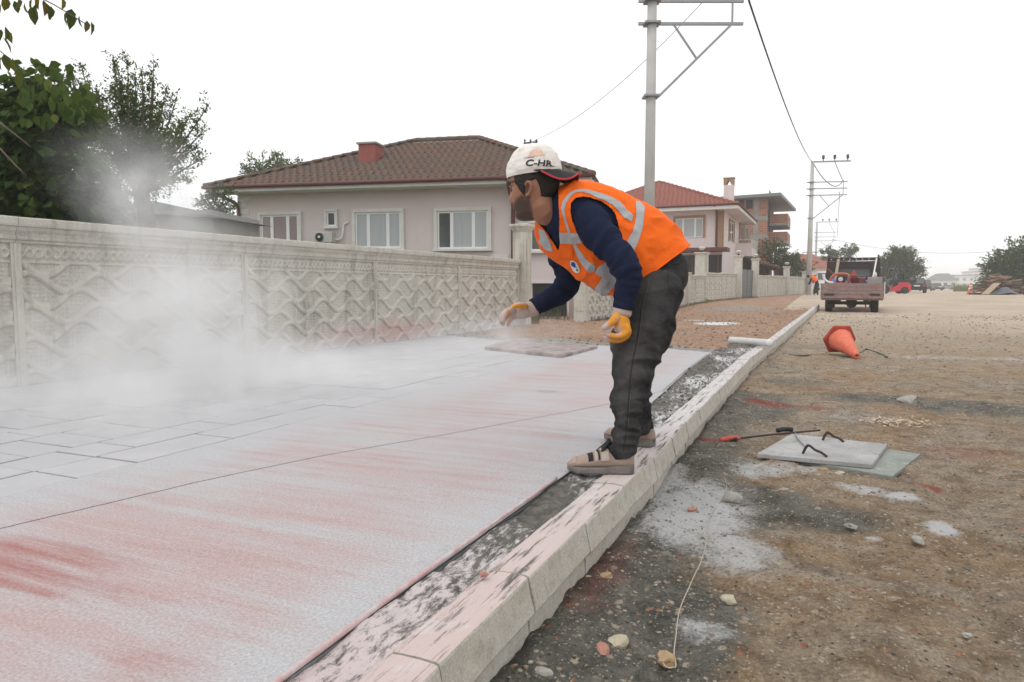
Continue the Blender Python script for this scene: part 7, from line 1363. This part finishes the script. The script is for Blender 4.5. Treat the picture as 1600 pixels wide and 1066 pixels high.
# ---- powder dust hanging in the air, thrown by the worker
def dust(name, label, puffs, scale, lo, hi, ng=3.0, seedv=(0, 0, 0), thr=(.36, .72)):
    mat = bpy.data.materials.new(name); mat.use_nodes = True; nt = mat.node_tree; nt.nodes.clear(); out = nt.nodes.new('ShaderNodeOutputMaterial'); pv_ = nt.nodes.new('ShaderNodeVolumePrincipled'); pv_.inputs['Color'].default_value = (.95, .95, .955, 1); pv_.inputs['Anisotropy'].default_value = .2; nt.links.new(pv_.outputs[0], out.inputs['Volume'])
    def nd(t_, **k): return nt.nodes.new(t_)
    tc = nd('ShaderNodeTexCoord'); L = nt.links.new
    def mth(op, a, b, cl=False):
        m_ = nd('ShaderNodeMath'); m_.operation = op; m_.use_clamp = cl
        for i, x in ((0, a), (1, b)):
            if isinstance(x, (int, float)): m_.inputs[i].default_value = x
            else: L(x, m_.inputs[i])
        return m_.outputs[0]
    wn_ = nd('ShaderNodeTexNoise'); wn_.inputs['Scale'].default_value = ng * .55; wn_.inputs['Detail'].default_value = 2; L(tc.outputs['Object'], wn_.inputs['Vector'])
    wv = nd('ShaderNodeVectorMath'); wv.operation = 'MULTIPLY_ADD'; L(wn_.outputs['Color'], wv.inputs[0]); wv.inputs[1].default_value = (.9 / ng,) * 3; L(tc.outputs['Object'], wv.inputs[2]); vec = wv.outputs[0]; off = .45 / ng
    tot = None
    for (c, r, a) in puffs:
        s_ = nd('ShaderNodeVectorMath'); s_.operation = 'SUBTRACT'; L(vec, s_.inputs[0]); s_.inputs[1].default_value = tuple(float(x) + off for x in c); d_ = nd('ShaderNodeVectorMath'); d_.operation = 'DIVIDE'; L(s_.outputs[0], d_.inputs[0]); d_.inputs[1].default_value = r; ln = nd('ShaderNodeVectorMath'); ln.operation = 'LENGTH'; L(d_.outputs[0], ln.inputs[0])
        f_ = mth('SUBTRACT', 1.0, ln.outputs['Value'], True); f_ = mth('POWER', f_, 1.6); f_ = mth('MULTIPLY', f_, a); tot = f_ if tot is None else mth('ADD', tot, f_)
    nz = nd('ShaderNodeTexNoise'); nz.inputs['Scale'].default_value = ng; nz.inputs['Detail'].default_value = 4; nz.inputs['Roughness'].default_value = .6; L(tc.outputs['Object'], nz.inputs['Vector']); rp = nd('ShaderNodeMapRange'); rp.inputs[1].default_value = thr[0]; rp.inputs[2].default_value = thr[1]; rp.inputs[3].default_value = .15; rp.inputs[4].default_value = 1.6; L(nz.outputs['Fac'], rp.inputs[0])
    L(mth('MULTIPLY', mth('MULTIPLY', tot, rp.outputs[0]), scale), pv_.inputs['Density'])
    MB().box2(lo, hi).build(name, mat, None, kind='stuff', label=label)
def pf(px, py, d, r, a): return (AT(px, py, d), r, a)
dust('dust_cloud', 'white powder dust cloud drifting before the patterned wall', [pf(255, 610, 5.0, (1.6, 1.5, .55), 1.2), pf(285, 520, 5.3, (.95, 1.1, .75), 1.3), pf(260, 400, 5.6, (.62, .8, .75), 1.0), pf(235, 300, 5.7, (.55, .7, .62), .85), pf(180, 270, 6.2, (.7, .8, .5), .4), pf(600, 560, 4.7, (1.2, 1.3, .35), .22), pf(400, 585, 5.6, (1.3, 1.4, .45), .8), pf(110, 560, 5.0, (1.1, 1.2, .6), .40), pf(560, 590, 5.8, (1.4, 1.5, .35), .25), pf(150, 660, 4.2, (1.3, 1.2, .4), .5), pf(330, 440, 5.5, (.8, .9, .7), .6)], 2.2, (-6.02, 2.2, .215), (-2.0, 9.0, 3.4), 2.8, thr=(.40, .66))
dust('powder_spray', 'fine powder trailing from the throwing hand', [pf(798, 512, 3.48, (.16, .18, .14), 1.3), pf(770, 530, 3.6, (.30, .30, .16), .8), pf(730, 520, 3.8, (.45, .45, .22), .35), pf(850, 525, 3.6, (.4, .4, .14), .45), pf(800, 560, 3.6, (.25, .25, .3), .35)], 3.2, (-2.6, 2.7, .22), (-1.15, 4.6, 1.35), 7.0)
# ---- haze that veils the far end of the road
hz = bpy.data.materials.new('haze'); hz.use_nodes = True; hz.node_tree.nodes.clear(); ho = hz.node_tree.nodes.new('ShaderNodeOutputMaterial'); hv_ = hz.node_tree.nodes.new('ShaderNodeVolumePrincipled'); hv_.inputs['Color'].default_value = (.97, .98, 1.0, 1); hv_.inputs['Density'].default_value = .0015; hz.node_tree.links.new(hv_.outputs[0], ho.inputs['Volume'])
MB().box2((-335, -312, -1.2), (335, 945, 16)).build('haze', hz, None, kind='stuff')
